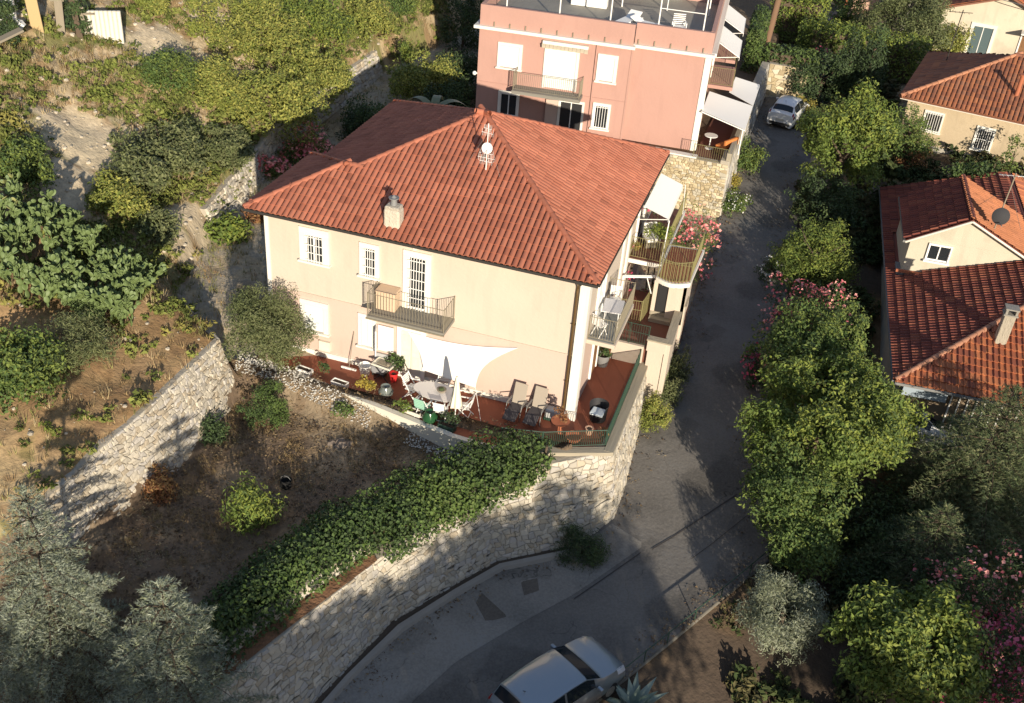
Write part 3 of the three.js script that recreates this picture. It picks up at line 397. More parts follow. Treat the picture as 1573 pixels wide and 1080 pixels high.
{ // aerial mast with dish on the front slope
  const p = [-5.2, 7.5, -3.5], o = thing('aerial_mast', 'aerial mast with small white dish on the red hip roof', 'antenna', p); o.scale.setScalar(0.82);
  part('mast', [cyl(0.02, 0.025, 2.3, 0, 1.15, 0, 8)], m.white, o);
  const d = new THREE.SphereGeometry(0.36, 20, 8, 0, Math.PI * 2, 0, 0.72).scale(1, 0.7, 1).translate(0, -0.3, 0).rotateX(Math.PI / 2 - 0.35).rotateY(0.35).translate(0.06, 1.25, 0.18);
  part('dish', d, M([0.82, 0.82, 0.8], 0.5, { side: THREE.DoubleSide }), o); part('dish_arm', [bar([0.06, 1.2, 0.1], [0.12, 1.05, 0.6], 0.014), bx(0.07, 0.07, 0.1, 0.12, 1.07, 0.6)], m.greyMetal, o);
  const yg = []; for (const [y, l, t] of [[0.95, 0.55, 0.3], [0.75, 0.65, 0.3], [0.58, 0.5, 0.3], [2.1, 0.3, 0.9], [1.9, 0.45, 0.9]]) { yg.push(bar([-l * 0.6, y, 0.05], [l * 0.6, y, 0.05 + t * 0.1], 0.012)); for (let k = -3; k <= 3; k++) yg.push(bar([l * 0.18 * k, y - 0.16, 0.05], [l * 0.18 * k, y + 0.16, 0.05], 0.006, 4)); }
  part('aerial', yg, m.white, o); part('stay', [bar([0, 1.9, 0], [0.8, 0.2, 0.5], 0.006, 4), bar([0, 1.9, 0], [-0.9, 0.2, 0.3], 0.006, 4)], m.greyMetal, o);
}
{ // front balcony
  const o = grp('front_balcony', house, [0, 0, 0]);
  part('slab', bx(2.95, 0.12, 1.12, -6.55, 3.02, 0.03), m.greyFloor, o); part('slab_edge', [bx(3.0, 0.05, 0.05, -6.55, 2.98, 0.6)], m.iron, o);
  railing(house, 'balcony_railing', [[-8.0, 3.08, -0.5], [-8.0, 3.08, 0.56], [-5.1, 3.08, 0.56], [-5.1, 3.08, -0.5]], 0.92, m.iron, { gap: 0.11, r: 0.0055, rail: 0.014 });
  part('bracket', [bar([-7.3, 2.95, 0.5], [-7.3, 2.45, -0.5], 0.025), bar([-5.8, 2.95, 0.5], [-5.8, 2.45, -0.5], 0.025)], m.iron, o);
}
tag(part('storage_box', [rbx(0.75, 0.72, 0.5, -7.55, 3.44, -0.22, 0.04), rbx(0.8, 0.06, 0.55, -7.55, 3.83, -0.22, 0.02)], M([0.62, 0.46, 0.32], 0.7), scene), 'beige storage box in the left corner of the front balcony', 'storage box');

// ---------- terrace, balconies and entrance on the right ----------
const TERR = [[-12.9, 0.9], [-11.2, 0.88], [-8.4, 1.32], [-4.15, 2.12], [-2.6, 2.2], [-0.93, 1.7], [1.28, 0.66], [1.2, -5.05], [-0.46, -5.05], [-0.46, -0.56], [-12.9, -0.56]];
const terr = thing('terrace', 'red tiled terrace wrapping round the front and right of the cream house', 'terrace');
part('floor', uvm(prism(TERR, -1.1, 0)), m.terra, terr);
{ // joints between the tiles, cut as dark lines of real grooves' grout: thin strips
  const cap = (a, b, w, y0, y1) => { const dx = b[0] - a[0], dz = b[1] - a[1], l = Math.hypot(dx, dz); return bx(l, y1 - y0, w, (a[0] + b[0]) / 2, (y0 + y1) / 2, (a[1] + b[1]) / 2, -Math.atan2(dz, dx)); };
  part('edge_kerb', [cap([-12.9, 0.98], [-11.2, 0.97], 0.2, -0.9, 0.09), cap([-11.25, 0.96], [-8.4, 1.4], 0.2, -0.9, 0.1), cap([-8.45, 1.4], [-4.1, 2.2], 0.22, -0.9, 0.09), cap([-4.15, 2.21], [-2.5, 2.3], 0.2, -0.9, 0.085), cap([-2.6, 2.3], [-1.1, 1.9], 0.2, -0.9, 0.08)], m.offwhite, terr);
  part('parapet_cap', [cap([-1.3, 1.98], [1.45, 0.82], 0.34, -0.05, 0.1), cap([1.36, 0.98], [1.36, -5.1], 0.34, -0.05, 0.11)], m.cap, terr);
  const g = railing(terr, 'green_fence', [[-2.3, 0.02, 1.95], [-0.9, 0.02, 1.62], [1.16, 0.02, 0.62], [1.16, 0.02, -1.4], [1.16, 0.02, -3.2], [1.16, 0.02, -4.95]], 0.72, m.green, { gap: 0.07, r: 0.009, rail: 0.02 });
}
{
  const o = thing('rubble_strip', 'white gravel strip along the garden side of the terrace kerb', 'gravel strip'); o.userData.kind = 'stuff';
  const st = []; reseed(31); const P = [[-13, 1.25], [-11.2, 1.3], [-8.3, 1.75], [-4.1, 2.55], [-2.6, 2.75]];
  for (let i = 0; i < 1700; i++) { const t = rnd() * 4, k = Math.min(3, Math.floor(t)), f = t - k; if (k === 2 && f > 0.25 && f < 0.62) continue; const x = lerp(P[k][0], P[k + 1][0], f), z = lerp(P[k][1], P[k + 1][1], f) + rr(-0.2, 0.32), s = rr(0.016, 0.042); const g = new THREE.IcosahedronGeometry(s).scale(1, 0.7, 1).rotateY(rnd() * 6).translate(x, groundY(x, z) + 0.02 + rr(0, 0.08), z); const c = rr(0.52, 0.74); st.push(tint(g, C(c, c * 0.96, c * 0.88))); }
  part('gravel', st, m.stone, o, 'stuff');
}
{ // right side: low wall with railing, raised landing, portal with curved balcony
  const o = thing('entrance_landing', 'raised entrance landing with beige parapet beside the road', 'landing');
  part('landing_floor', uvm(prism([[-0.44, -5.1], [2.1, -5.1], [2.25, -9.6], [-0.44, -9.6]], -1.6, 0.72)), m.brownFloor, o);
  part('front_wall', [bx(1.68, 0.86, 0.14, 0.4, 0.43, -5.07), bx(0.62, 2.6, 0.16, 1.72, -0.25, -5.0)], m.cream, o);
  part('parapet', [bx(0.2, 2.9, 2.6, 2.12, -0.2, -6.25, 0.03), bx(0.2, 2.0, 0.9, 2.2, 0.5, -8.05, 0.03), bx(0.72, 0.5, 0.2, 1.72, 1.05, -5.0)], m.cream, o);
  part('parapet_cap', [bx(0.32, 0.06, 2.7, 2.12, 1.28, -6.25, 0.03), bx(0.78, 0.06, 0.34, 1.72, 1.325, -5.0), bx(0.3, 0.06, 0.9, 2.2, 1.53, -8.05, 0.03)], m.cap, o);
  part('step', [bx(0.9, 0.16, 0.34, 1.4, 0.8, -7.4), bx(0.9, 0.32, 0.34, 1.4, 0.88, -7.74)], m.cap, o);
  railing(o, 'railing', [[-0.35, 0.87, -5.07], [0.6, 0.87, -5.07], [1.36, 0.87, -5.07]], 0.92, m.green, { gap: 0.1, mid: true });
  railing(o, 'yellow_railing', [[-0.2, 0.74, -6.7], [0.68, 0.74, -6.85]], 1.05, m.olive, { gap: 0.1, mid: true });
  railing(o, 'yellow_railing', [[0.7, 0.74, -6.85], [0.92, 0.74, -9.3]], 1.1, m.olive, { gap: 0.1 });
}
{
  const o = thing('entrance_portal', 'cream entrance portal with a curved balcony above its dark doorway', 'portal');
  part('wall', uvm(join([bx(0.16, 1.95, 0.9, 1.0, 1.65, -8.05), bx(0.72, 1.95, 0.14, 1.9, 1.65, -7.62), bx(0.3, 0.3, 0.14, 1.4, 2.47, -7.62), bx(1.0, 1.95, 0.14, 1.6, 1.65, -9.2), bx(0.14, 1.95, 1.7, 2.2, 1.65, -8.4)])), m.cream, o);
  part('doorway', bx(0.42, 1.62, 0.06, 1.32, 1.54, -7.66), m.black, o);
  const P = []; for (let k = 0; k <= 10; k++) { const t = k / 10; P.push([lerp(0.98, 2.36, t), -7.35 + 0.32 * Math.sin(Math.PI * t) - 0.1 * t]); } P.push([2.42, -10.6], [0.98, -10.4]);
  part('balcony_slab', uvm(prism(P, 2.55, 2.73)), m.trim, o); part('balcony_floor', uvm(prism(P.map(([x, z]) => [1.67 + (x - 1.67) * 0.9, -8.9 + (z + 8.9) * 0.92]), 2.73, 2.745)), m.terra, o);
  part('lamp', [new THREE.SphereGeometry(0.08, 10, 8).scale(1.6, 0.8, 1).translate(1.8, 2.4, -7.5)], m.brass, o);
  railing(o, 'curved_railing', P.slice(0, 11).map(([x, z]) => [1.67 + (x - 1.67) * 0.94, 2.73, z - 0.07]).concat([[2.3, 2.73, -10.4]]), 0.92, m.olive, { gap: 0.09 });
  railing(o, 'back_railing', [[1.0, 2.73, -8.6], [2.3, 2.73, -8.7]], 0.92, m.olive, { gap: 0.09 });
}
{
  const o = grp('side_balcony', house); part('slab', bx(1.06, 0.16, 3.2, 0.09, 2.68, -3.25), m.cream, o); part('balcony_floor', bx(0.98, 0.01, 3.1, 0.08, 2.766, -3.25), M([0.23, 0.24, 0.23], 0.7), o);
  railing(house, 'side_railing', [[-0.4, 2.77, -1.72], [0.57, 2.77, -1.72], [0.57, 2.77, -4.78], [-0.4, 2.77, -4.78]], 0.93, m.iron, { gap: 0.1 });
  const q = grp('rear_balcony', house); part('slab', bx(1.42, 0.18, 5.6, 0.27, 2.67, -11.2), m.trim, q); part('balcony_floor', bx(1.34, 0.01, 5.5, 0.26, 2.766, -11.2), m.brownFloor, q);
  part('awning_frame', [bar([0.92, 2.76, -8.55], [0.92, 4.45, -9.1], 0.025), bar([0.92, 2.76, -13.6], [0.9, 4.45, -12.9], 0.025)], m.white, q);
  railing(house, 'rear_railing', [[-0.4, 2.77, -8.5], [0.92, 2.77, -8.5], [0.92, 2.77, -11.2], [0.92, 2.77, -13.9]], 0.95, m.olive, { gap: 0.1 });
  const a = thing('awning', 'white fabric awning over the rear side balcony of the cream house', 'awning'); const A0 = [0.03, 5.5, -7.69], A1 = [0.84, 4.5, -9.13], A2 = [0.81, 4.5, -12.75], A3 = [0.01, 5.5, -11.2]; awningCloth(a, 'cloth', A0, A1, A2, A3, m.whiteCloth, 0.02); awningCloth(a, 'valance', [A1[0], A1[1] - 0.01, A1[2]], [A1[0] + 0.02, A1[1] - 0.2, A1[2]], [A2[0] + 0.02, A2[1] - 0.2, A2[2]], [A2[0], A2[1] - 0.01, A2[2]], m.whiteCloth, 0);
  for (const q of [A1, A2]) part('arm', bar([-0.42, 4.2, q[2]], [q[0], q[1] - 0.04, q[2]], 0.02), m.white, a);
  const f = thing('folded_awning', 'folded white awning frame over the brown landing below the balcony', 'awning frame', [0.15, 2.25, -7.6]);
  part('tube', [bar([-0.5, 0.1, 0.1], [0.75, 0.28, -0.1], 0.035), bar([0.45, 0.22, 0], [0.75, -0.25, 0.35], 0.025)], m.white, f); part('rolled_cloth', [bar([-0.5, 0.1, 0.02], [0.75, 0.28, -0.18], 0.05, 8)], m.whiteCloth, f);
}
// ---------- the pink house behind ----------
{
  const o = thing('pink_house', 'pink three-storey house with flat roof terrace behind the cream house', 'house', [-3.66, 2.6, -21.05], 0.084);
  const L = -7.75, Rr = 3.82, Zr = -0.42, Hc = 4.82, D = -13;   // left part in front, right part set back
  part('wall', uvm(join([prism([[L, 0], [0, 0], [0, D], [L, D]], -2, Hc), prism([[0.002, Zr], [Rr, Zr], [Rr, D + 0.1], [0.002, D + 0.1]], -2, Hc)])), m.pink, o);
  part('lower_band', [bx(0.1, 5, 0.03, 0.02, 2.4, 0.014), bx(-L, 0.05, 0.03, L / 2, 2.1, 0.014)], m.pink, o);
  part('cornice', [rbx(-L + 0.4, 0.16, 0.34, L / 2 - 0.06, Hc + 0.08, 0.08, 0.03), rbx(Rr + 0.25, 0.16, 0.34, Rr / 2 + 0.04, Hc + 0.08, Zr + 0.08, 0.03), rbx(0.34, 0.16, 12.4, Rr + 0.08, Hc + 0.08, Zr - 6.3, 0.03), rbx(0.3, 0.16, 12.8, L - 0.1, Hc + 0.08, -6.4, 0.03)], m.trim, o);
  part('parapet', uvm(join([bx(-L, 1.0, 0.2, L / 2, Hc + 0.66, -0.1), bx(Rr - 0.02, 1.0, 0.2, Rr / 2 + 0.01, Hc + 0.66, Zr - 0.1), bx(0.2, 1.0, 12.3, Rr - 0.1, Hc + 0.66, Zr - 6.4), bx(0.2, 1.0, 12.6, L + 0.1, Hc + 0.66, -6.55)])), m.pink, o);
  part('roof_floor', uvm(prism([[L + 0.2, -0.2], [-0.02, -0.2], [-0.02, Zr - 0.2], [Rr - 0.2, Zr - 0.2], [Rr - 0.2, D + 0.2], [L + 0.2, D + 0.2]], Hc + 0.02, Hc + 0.55)), m.greyFloor, o);
  for (let k = 0; k < 14; k++) { const x = L + 0.75 + k * 0.8, z = x < 0 ? 0.012 : Zr + 0.012; part('drain_spout', bx(0.05, 0.22, 0.06, x, Hc + 0.28, z + 0.03), m.iron, o); }
  part('corner_pilaster', [bx(0.26, 6.6, 0.05, Rr - 0.13, 1.5, Zr + 0.026), bx(0.05, 6.6, 0.3, Rr + 0.026, 1.5, Zr - 0.12)], m.trim, o);
  // first floor
  opening(o, 'shuttered_window', -6.1, 3.0, 0.95, 1.1, 0, { fw: 0.16, kind: 'shutter', frame: m.trim });
  opening(o, 'balcony_door', -3.45, 2.26, 1.5, 1.98, 0, { fw: 0.14, kind: 'shutter', sill: false, frame: m.trim });
  opening(o, 'shuttered_window', -1.13, 3.02, 0.7, 1.2, 0, { fw: 0.16, kind: 'shutter', frame: m.trim });
  { const b = grp('balcony', o); part('slab', bx(3.5, 0.16, 0.95, -3.95, 2.1, 0.48), m.greyFloor, b); }
  railing(o, 'balcony_railing', [[-5.65, 2.2, 0.05], [-5.65, 2.2, 0.9], [-2.25, 2.2, 0.9], [-2.25, 2.2, 0.05]], 0.9, m.iron, { gap: 0.1 });
  { const a = grp('door_awning', o); part('cassette', [bx(2.3, 0.16, 0.2, -3.3, 4.6, 0.12)], m.trim, a); const s = []; for (let k = 0; k < 12; k++) s.push(bx(0.18, 0.22, 0.03, -4.38 + k * 0.195, 4.44 - (k % 2) * 0.015, 0.26, 0, 0, 0.3)); part('valance', s, m.pale, a); }
  // ground floor
  opening(o, 'window', -6.0, 0.5, 0.85, 1.15, 0, { fw: 0.14, leaves: 2, frame: m.trim });
  opening(o, 'open_door', -2.72, 0, 1.15, 1.7, 0, { fw: 0.1, sill: false, leaves: 2, frame: m.trim, pane: m.black }); part('door_leaf', bx(0.62, 1.68, 0.04, -3.72, 0.86, 0.1, 0.12), m.peach, o);
  opening(o, 'window', -1.15, 0.55, 0.66, 1.2, 0, { fw: 0.13, bars: 4, rows: 1, frame: m.trim });
  part('lamp', [new THREE.SphereGeometry(0.11, 10, 8).translate(L - 0.12, 2.5, 0.1), bx(0.1, 0.05, 0.05, L - 0.03, 2.5, 0.06)], m.white, o);
  part('downspout', [cyl(0.035, 0.035, 4.6, -1.75, 2.5, 0.05, 6)], m.pink, o);
  // side balcony on the road side
  { const b = grp('side_balcony', o); part('slab', bx(1.3, 0.18, 3.6, Rr + 0.66, 2.05, -6.3), m.pink, b); const c = grp('rear_side_balcony', o); part('slab', bx(1.2, 0.18, 3.2, Rr + 0.6, 2.05, -10.9), m.pink, c); }
  railing(o, 'side_railing', [[Rr + 0.04, 2.14, -4.55], [Rr + 1.28, 2.14, -4.55], [Rr + 1.28, 2.14, -8.05]], 0.95, m.olive, { gap: 0.1 });
  railing(o, 'rear_side_railing', [[Rr + 0.04, 2.14, -9.35], [Rr + 1.18, 2.14, -9.35], [Rr + 1.18, 2.14, -12.4]], 0.95, m.olive, { gap: 0.1 });
  opening(o, 'balcony_door', Rr, 2.2, 1.1, 1.9, -6.2, { turn: Math.PI / 2, fw: 0.1, sill: false, pane: m.black });
  // penthouse at the back of the roof terrace
  { const p = grp('penthouse', o); part('wall', uvm(join([bx(6.4, 2.6, 4.5, 0.4, Hc + 1.82, -10.6)])), m.pink, p); part('shutter', [bx(2.2, 2.1, 0.05, 0.4, Hc + 1.6, -8.32)], m.shutter, p); part('roof', bx(6.8, 0.14, 4.9, 0.4, Hc + 3.2, -10.6), m.trim, p); }
  const W = (x, y, z) => { const v = V(x, y, z).applyAxisAngle(V(0, 1, 0), 0.084); return [v.x - 3.66, v.y + 2.6, v.z - 21.05]; };
  const Hd = Hc + 0.56;
  // white pergola frame and furniture on the roof terrace
  { const q = thing('pergola', 'white metal pergola frame standing on the roof terrace of the pink house', 'pergola', W(0, Hd, 0), 0.084), b = []; const X = [-6.6, -3.9, -1.35, 1.0, 3.2], zf = -0.75, zb = -5.2;
    for (const x of X) for (const z of [zf, zb]) part('post', bar([x, 0, z - (x > 0 ? 0.4 : 0)], [x, 2.35, z - (x > 0 ? 0.4 : 0)], 0.04, 6), m.white, q);
    for (const x of X) b.push(bar([x, 2.35, zf - (x > 0 ? 0.4 : 0)], [x, 2.35, zb - (x > 0 ? 0.4 : 0)], 0.03, 5)); b.push(bar([X[0], 2.36, zf], [X[2], 2.36, zf], 0.03), bar([X[3], 2.36, zf - 0.4], [X[4], 2.36, zf - 0.4], 0.03), bar([X[0], 2.36, zb], [X[4], 2.36, zb], 0.03), bar([X[3], 1.25, zf - 0.4], [X[4], 1.25, zf - 0.4], 0.025)); part('beam', b, m.white, q); }
  const lounger = (label, x, z, t) => { const q = thing('sun_lounger', label, 'sun lounger', W(x, Hd, z), t, 'roof terrace furniture'); part('frame', [bx(0.06, 0.06, 1.9, -0.32, 0.3, 0), bx(0.06, 0.06, 1.9, 0.32, 0.3, 0), bx(0.7, 0.06, 0.06, 0, 0.3, 0.92)], m.white, q); for (const [a, b] of [[-1, -1], [1, -1], [-1, 1], [1, 1]]) part('leg', bx(0.05, 0.3, 0.05, a * 0.32, 0.15, b * 0.8), m.white, q); part('mattress', [rbx(0.66, 0.08, 1.25, 0, 0.36, 0.28, 0.03), rbx(0.66, 0.08, 0.75, 0, 0.36, 0, 0.03).rotateX(0.5).translate(0, 0.12, -0.68)], m.whiteCloth, q); };
  lounger('white sun lounger on the roof terrace, the left of the pair', -0.55, -1.7, -0.25); lounger('white sun lounger on the roof terrace, the right of the pair by the parapet', 0.45, -1.35, 1.3);
  { const q = thing('garden_chair', 'white metal armchair at the right end of the roof terrace', 'chair', W(2.0, Hd, -1.35), 0.3); part('seat', bx(0.6, 0.06, 0.55, 0, 0.42, 0), m.white, q); const b = []; for (let k = 0; k < 6; k++) b.push(bx(0.6, 0.04, 0.03, 0, 0.52 + k * 0.09, -0.27)); part('backrest', b, m.white, q); for (const s of [-1, 1]) { part('armrest', bx(0.05, 0.04, 0.55, s * 0.31, 0.66, 0), m.white, q); for (const t of [-1, 1]) part('leg', bx(0.04, 0.66, 0.04, s * 0.31, 0.33, t * 0.25), m.white, q); } }
  { const q = thing('roof_cabinet', 'white double cabinet standing against the roof terrace edge', 'cabinet', W(-3.0, Hd, -4.6), 0.084); part('body', rbx(1.9, 1.3, 0.6, 0, 0.65, 0, 0.02), m.white, q); part('door', bx(0.9, 1.2, 0.02, -0.47, 0.65, 0.31), m.white, q); part('door', bx(0.9, 1.2, 0.02, 0.47, 0.65, 0.31), m.white, q); }
  // awnings on the road side
  { const a = thing('awning', 'large flat white awning over the brown terrace beside the pink house', 'awning'); const F = [[0.14, 4.8, -21.49], [2.37, 4.1, -21.86], [2.24, 4.1, -29.26], [0.92, 4.55, -28.49], [0.94, 4.5, -25.85], [0.04, 4.8, -24.62]];
    const mid = [F[1][0] * 0.5 + F[2][0] * 0.5, 4.1, F[1][2] * 0.5 + F[2][2] * 0.5]; awningCloth(a, 'front_cloth', F[0], F[1], mid, F[5], m.whiteCloth, 0.05); awningCloth(a, 'rear_cloth', [F[4][0], F[4][1] + 0.02, F[4][2]], [mid[0], mid[1] + 0.02, mid[2] - 0.03], F[2], F[3], m.whiteCloth, 0.05);
    part('post', bar([F[1][0] - 0.1, 2.6, F[1][2] - 0.3], [F[1][0] - 0.1, 4.1, F[1][2] - 0.3], 0.035, 6), m.white, a); part('post', bar([F[2][0] - 0.1, 2.6, F[2][2] + 0.2], [F[2][0] - 0.1, 4.1, F[2][2] + 0.2], 0.035, 6), m.white, a); part('beam', [bar(F[0], F[1], 0.03).translate(0, -0.06, 0), bar(F[1], F[2], 0.03).translate(0, -0.06, 0)], m.white, a); }
  for (const [lb, z] of [['small white awning over the nearer side balcony of the pink house', -6.3], ['small white awning over the farther side balcony of the pink house', -10.9]]) { const a = thing('awning', lb, 'awning', W(Rr, 0, z), 0.084); awningCloth(a, 'cloth', [0.05, 4.5, 1.6], [1.35, 3.75, 1.6], [1.35, 3.75, -1.5], [0.05, 4.5, -1.5], m.whiteCloth, 0.02); part('arm', bar([0.02, 3.5, 1.5], [1.33, 3.72, 1.55], 0.025), m.white, a); part('arm', bar([0.02, 4.45, 1.6], [1.35, 3.72, 1.6], 0.03), m.white, a); part('valance', bx(0.02, 0.2, 3.1, 1.36, 3.65, 0.05), m.whiteCloth, a); }
  { const q = thing('pink_house_terrace', 'brown tiled terrace with olive railing at the right corner of the pink house', 'terrace'); part('floor', uvm(prism([[0.18, -20.35], [1.98, -20.35], [2.1, -29], [0.3, -29]], 2.45, 2.62)), m.brownFloor, q); part('front_ledge', [bx(5.6, 0.22, 0.4, -2.4, 2.68, -20.55)], m.trim, q); railing(q, 'railing', [[0.2, 2.66, -20.4], [1.95, 2.66, -20.4]], 0.8, m.olive, { gap: 0.11 }); part('side_parapet', bx(0.22, 0.7, 8.5, 1.98, 2.95, -24.6), m.cap, q); }
  { const q = thing('garden_table', 'small round white table on the brown terrace of the pink house', 'table', [0.75, 2.62, -22.3]); part('tabletop', cyl(0.34, 0.34, 0.03, 0, 0.7, 0, 16), m.white, q); part('leg', [cyl(0.03, 0.03, 0.7, 0, 0.35, 0, 8), cyl(0.2, 0.22, 0.03, 0, 0.02, 0, 12)], m.white, q); }
  { const q = thing('orange_sofa', 'orange cushioned seat under the large white awning', 'seat', [1.6, 2.62, -22.2], -0.5); part('base', rbx(0.6, 0.3, 1.1, 0, 0.16, 0, 0.04), m.wood, q); part('cushion', [rbx(0.6, 0.14, 1.1, 0, 0.38, 0, 0.05), rbx(0.16, 0.4, 1.1, 0.26, 0.6, 0, 0.05)], M([0.6, 0.2, 0.05], 0.8), q); }
}

// ---------- houses on the right ----------
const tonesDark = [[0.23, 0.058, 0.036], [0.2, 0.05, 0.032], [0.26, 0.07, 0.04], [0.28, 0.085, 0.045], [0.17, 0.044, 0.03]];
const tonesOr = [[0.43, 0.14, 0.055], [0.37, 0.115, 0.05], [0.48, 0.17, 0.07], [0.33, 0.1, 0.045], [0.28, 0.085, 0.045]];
{
  const o = thing('red_roofed_house', 'low house with dark red tiled roofs and a dormer gable at the right edge', 'house', [10.62, 0, -5.63], 0.053);
  const E = 1.5, s = 0.34, Wd = 11.4, Ld = -18.4, mid = Wd / 2, Rg = E + s * mid, hz = -mid;
  part('wall', uvm(prism([[0.5, -0.5], [Wd - 0.5, -0.5], [Wd - 0.5, Ld + 0.3], [0.5, Ld + 0.3]], -3.4, E - 0.05)), m.gable, o);
  const roof = grp('roof', o);
  const G = { x0: 0.35, x1: 5.35, xm: 2.6, z0: -8.6, z1: -12.9, e: 3.5, r: 4.85 };
  const left = [[0, E, Ld], [0, E, 0], [mid, Rg, hz], [mid, Rg, Ld]], front = [[0, E, 0], [Wd, E, 0], [mid, Rg, hz]], right = [[Wd, E, 0], [Wd, E, Ld], [mid, Rg, Ld], [mid, Rg, hz]];
  part('roof_deck', [left, front, right].map(p => poly3(p, 0.1)), M([0.17, 0.05, 0.035], 0.9), roof);
  part('gutter', [bx(0.12, 0.1, -Ld, -0.05, E - 0.05, Ld / 2), bx(Wd, 0.1, 0.12, mid, E - 0.05, 0.05)], m.grey, o);
  const skip = c => (c.x > G.x0 && c.x < G.x1 && c.z < G.z0 + 0.1 && c.z > G.z1) || (c.x > 0.3 && c.x < 1.5 && c.z > -9.6 && c.z < -8.45);
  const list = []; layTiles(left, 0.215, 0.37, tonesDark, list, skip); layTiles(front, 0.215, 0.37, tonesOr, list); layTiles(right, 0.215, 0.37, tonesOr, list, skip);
  const cap = [0.42, 0.2, 0.12];
  // dormer block
  part('dormer_wall', uvm(join([prism([[G.x0 + 0.15, G.z0], [G.x1 - 0.15, G.z0], [G.x1 - 0.15, G.z1], [G.x0 + 0.15, G.z1]], E - 0.2, G.e), (() => { const sh = new THREE.Shape([new THREE.Vector2(G.x0 + 0.15, G.e - 0.002), new THREE.Vector2(G.x1 - 0.15, G.e - 0.002), new THREE.Vector2(G.xm, G.r - 0.1)]); return new THREE.ExtrudeGeometry(sh, { depth: -G.z1 + G.z0, bevelEnabled: false }).translate(0, 0, G.z1); })()])), m.gable, o);
  const dl = [[G.x0 - 0.1, G.e - 0.05, G.z1 - 0.1], [G.x0 - 0.1, G.e - 0.05, G.z0 + 0.3], [G.xm, G.r, G.z0 + 0.3], [G.xm, G.r, G.z1 - 0.1]], dr = [[G.x1 + 0.1, G.e - 0.05, G.z0 + 0.3], [G.x1 + 0.1, G.e - 0.05, G.z1 - 0.1], [G.xm, G.r, G.z1 - 0.1], [G.xm, G.r, G.z0 + 0.3]];
  const droof = grp('dormer_roof', o); part('roof_deck', [poly3(dl, 0.12), poly3(dr, 0.12)], M([0.17, 0.05, 0.035], 0.9), droof);
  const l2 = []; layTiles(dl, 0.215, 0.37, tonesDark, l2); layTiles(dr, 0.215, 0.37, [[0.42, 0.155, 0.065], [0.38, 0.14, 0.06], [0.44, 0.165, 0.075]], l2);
  finishTiles(list, flatTile(0.215, 0.43, 0.06), tonesDark, roof, 200); finishTiles(l2, flatTile(0.215, 0.43, 0.06), tonesDark, droof, 99);
  part('ridge_tiles', [...ridgeCaps([0, E, 0], [mid, Rg, hz], 0.12, cap), ...ridgeCaps([mid, Rg, hz], [mid, Rg, G.z0], 0.12, cap)], m.tile, roof);
  part('ridge_tiles', ridgeCaps([G.xm, G.r, G.z0 + 0.3], [G.xm, G.r, G.z1], 0.12, [0.24, 0.075, 0.05], 0.34), m.tile, droof);
  part('bargeboard', [bar([G.x0 - 0.1, G.e - 0.13, G.z0 + 0.32], [G.xm, G.r - 0.08, G.z0 + 0.32], 0.055, 5), bar([G.x1 + 0.1, G.e - 0.13, G.z0 + 0.32], [G.xm, G.r - 0.08, G.z0 + 0.32], 0.055, 5)], m.offwhite, o);
  part('dormer_gutter', bx(0.1, 0.09, 4.7, G.x0 - 0.16, G.e - 0.1, -10.6), m.greyMetal, o);
  opening(o, 'dormer_window', 1.75, 2.62, 0.86, 0.72, G.z0, { fw: 0.06, leaves: 2, frame: m.white, proud: 0.1 });
  { const t = grp('roof_terrace', o); part('floor', bx(1.2, 0.12, 1.05, 0.9, 1.72, -9.05), m.grey, t); part('border', [bx(1.3, 0.12, 0.1, 0.9, 1.9, -8.48), bx(0.1, 0.14, 1.1, 1.52, 2.0, -9.0)], m.clay, t); }
  { const t = grp('chimney', o, [3.75, 2.35, -2.75]); part('stack', rbx(0.42, 1.5, 0.36, 0, 0.6, 0, 0.03), M([0.38, 0.34, 0.27], 0.95, { map: grainT, bumpMap: bumpT, bumpScale: 0.03 }), t); part('cap', [bx(0.52, 0.06, 0.46, 0, 1.37, 0), bx(0.08, 0.2, 0.4, -0.18, 1.5, 0), bx(0.08, 0.2, 0.4, 0.18, 1.5, 0), bx(0.5, 0.05, 0.46, 0, 1.62, 0)], m.concrete, t); part('flashing', bx(0.6, 0.04, 0.6, 0, 0.06, 0, 0, 0, 0, 0.32), m.clay, t); }
  // shaded carport under the front eave
  { const t = grp('carport', o); part('back_wall', bx(10, 2.9, 0.06, 5.6, -0.05, -0.44), M([0.2, 0.15, 0.1], 0.9), t); const g = []; for (let k = 0; k < 9; k++) g.push(bx(0.05, 2.4, 0.05, 2.2 + k * 0.3, 0, -0.36)); part('grille', g, m.white, t); part('shutter_box', bx(1.6, 0.5, 0.3, 1.2, 1.1, -0.35), m.blueGrey, t); }
}
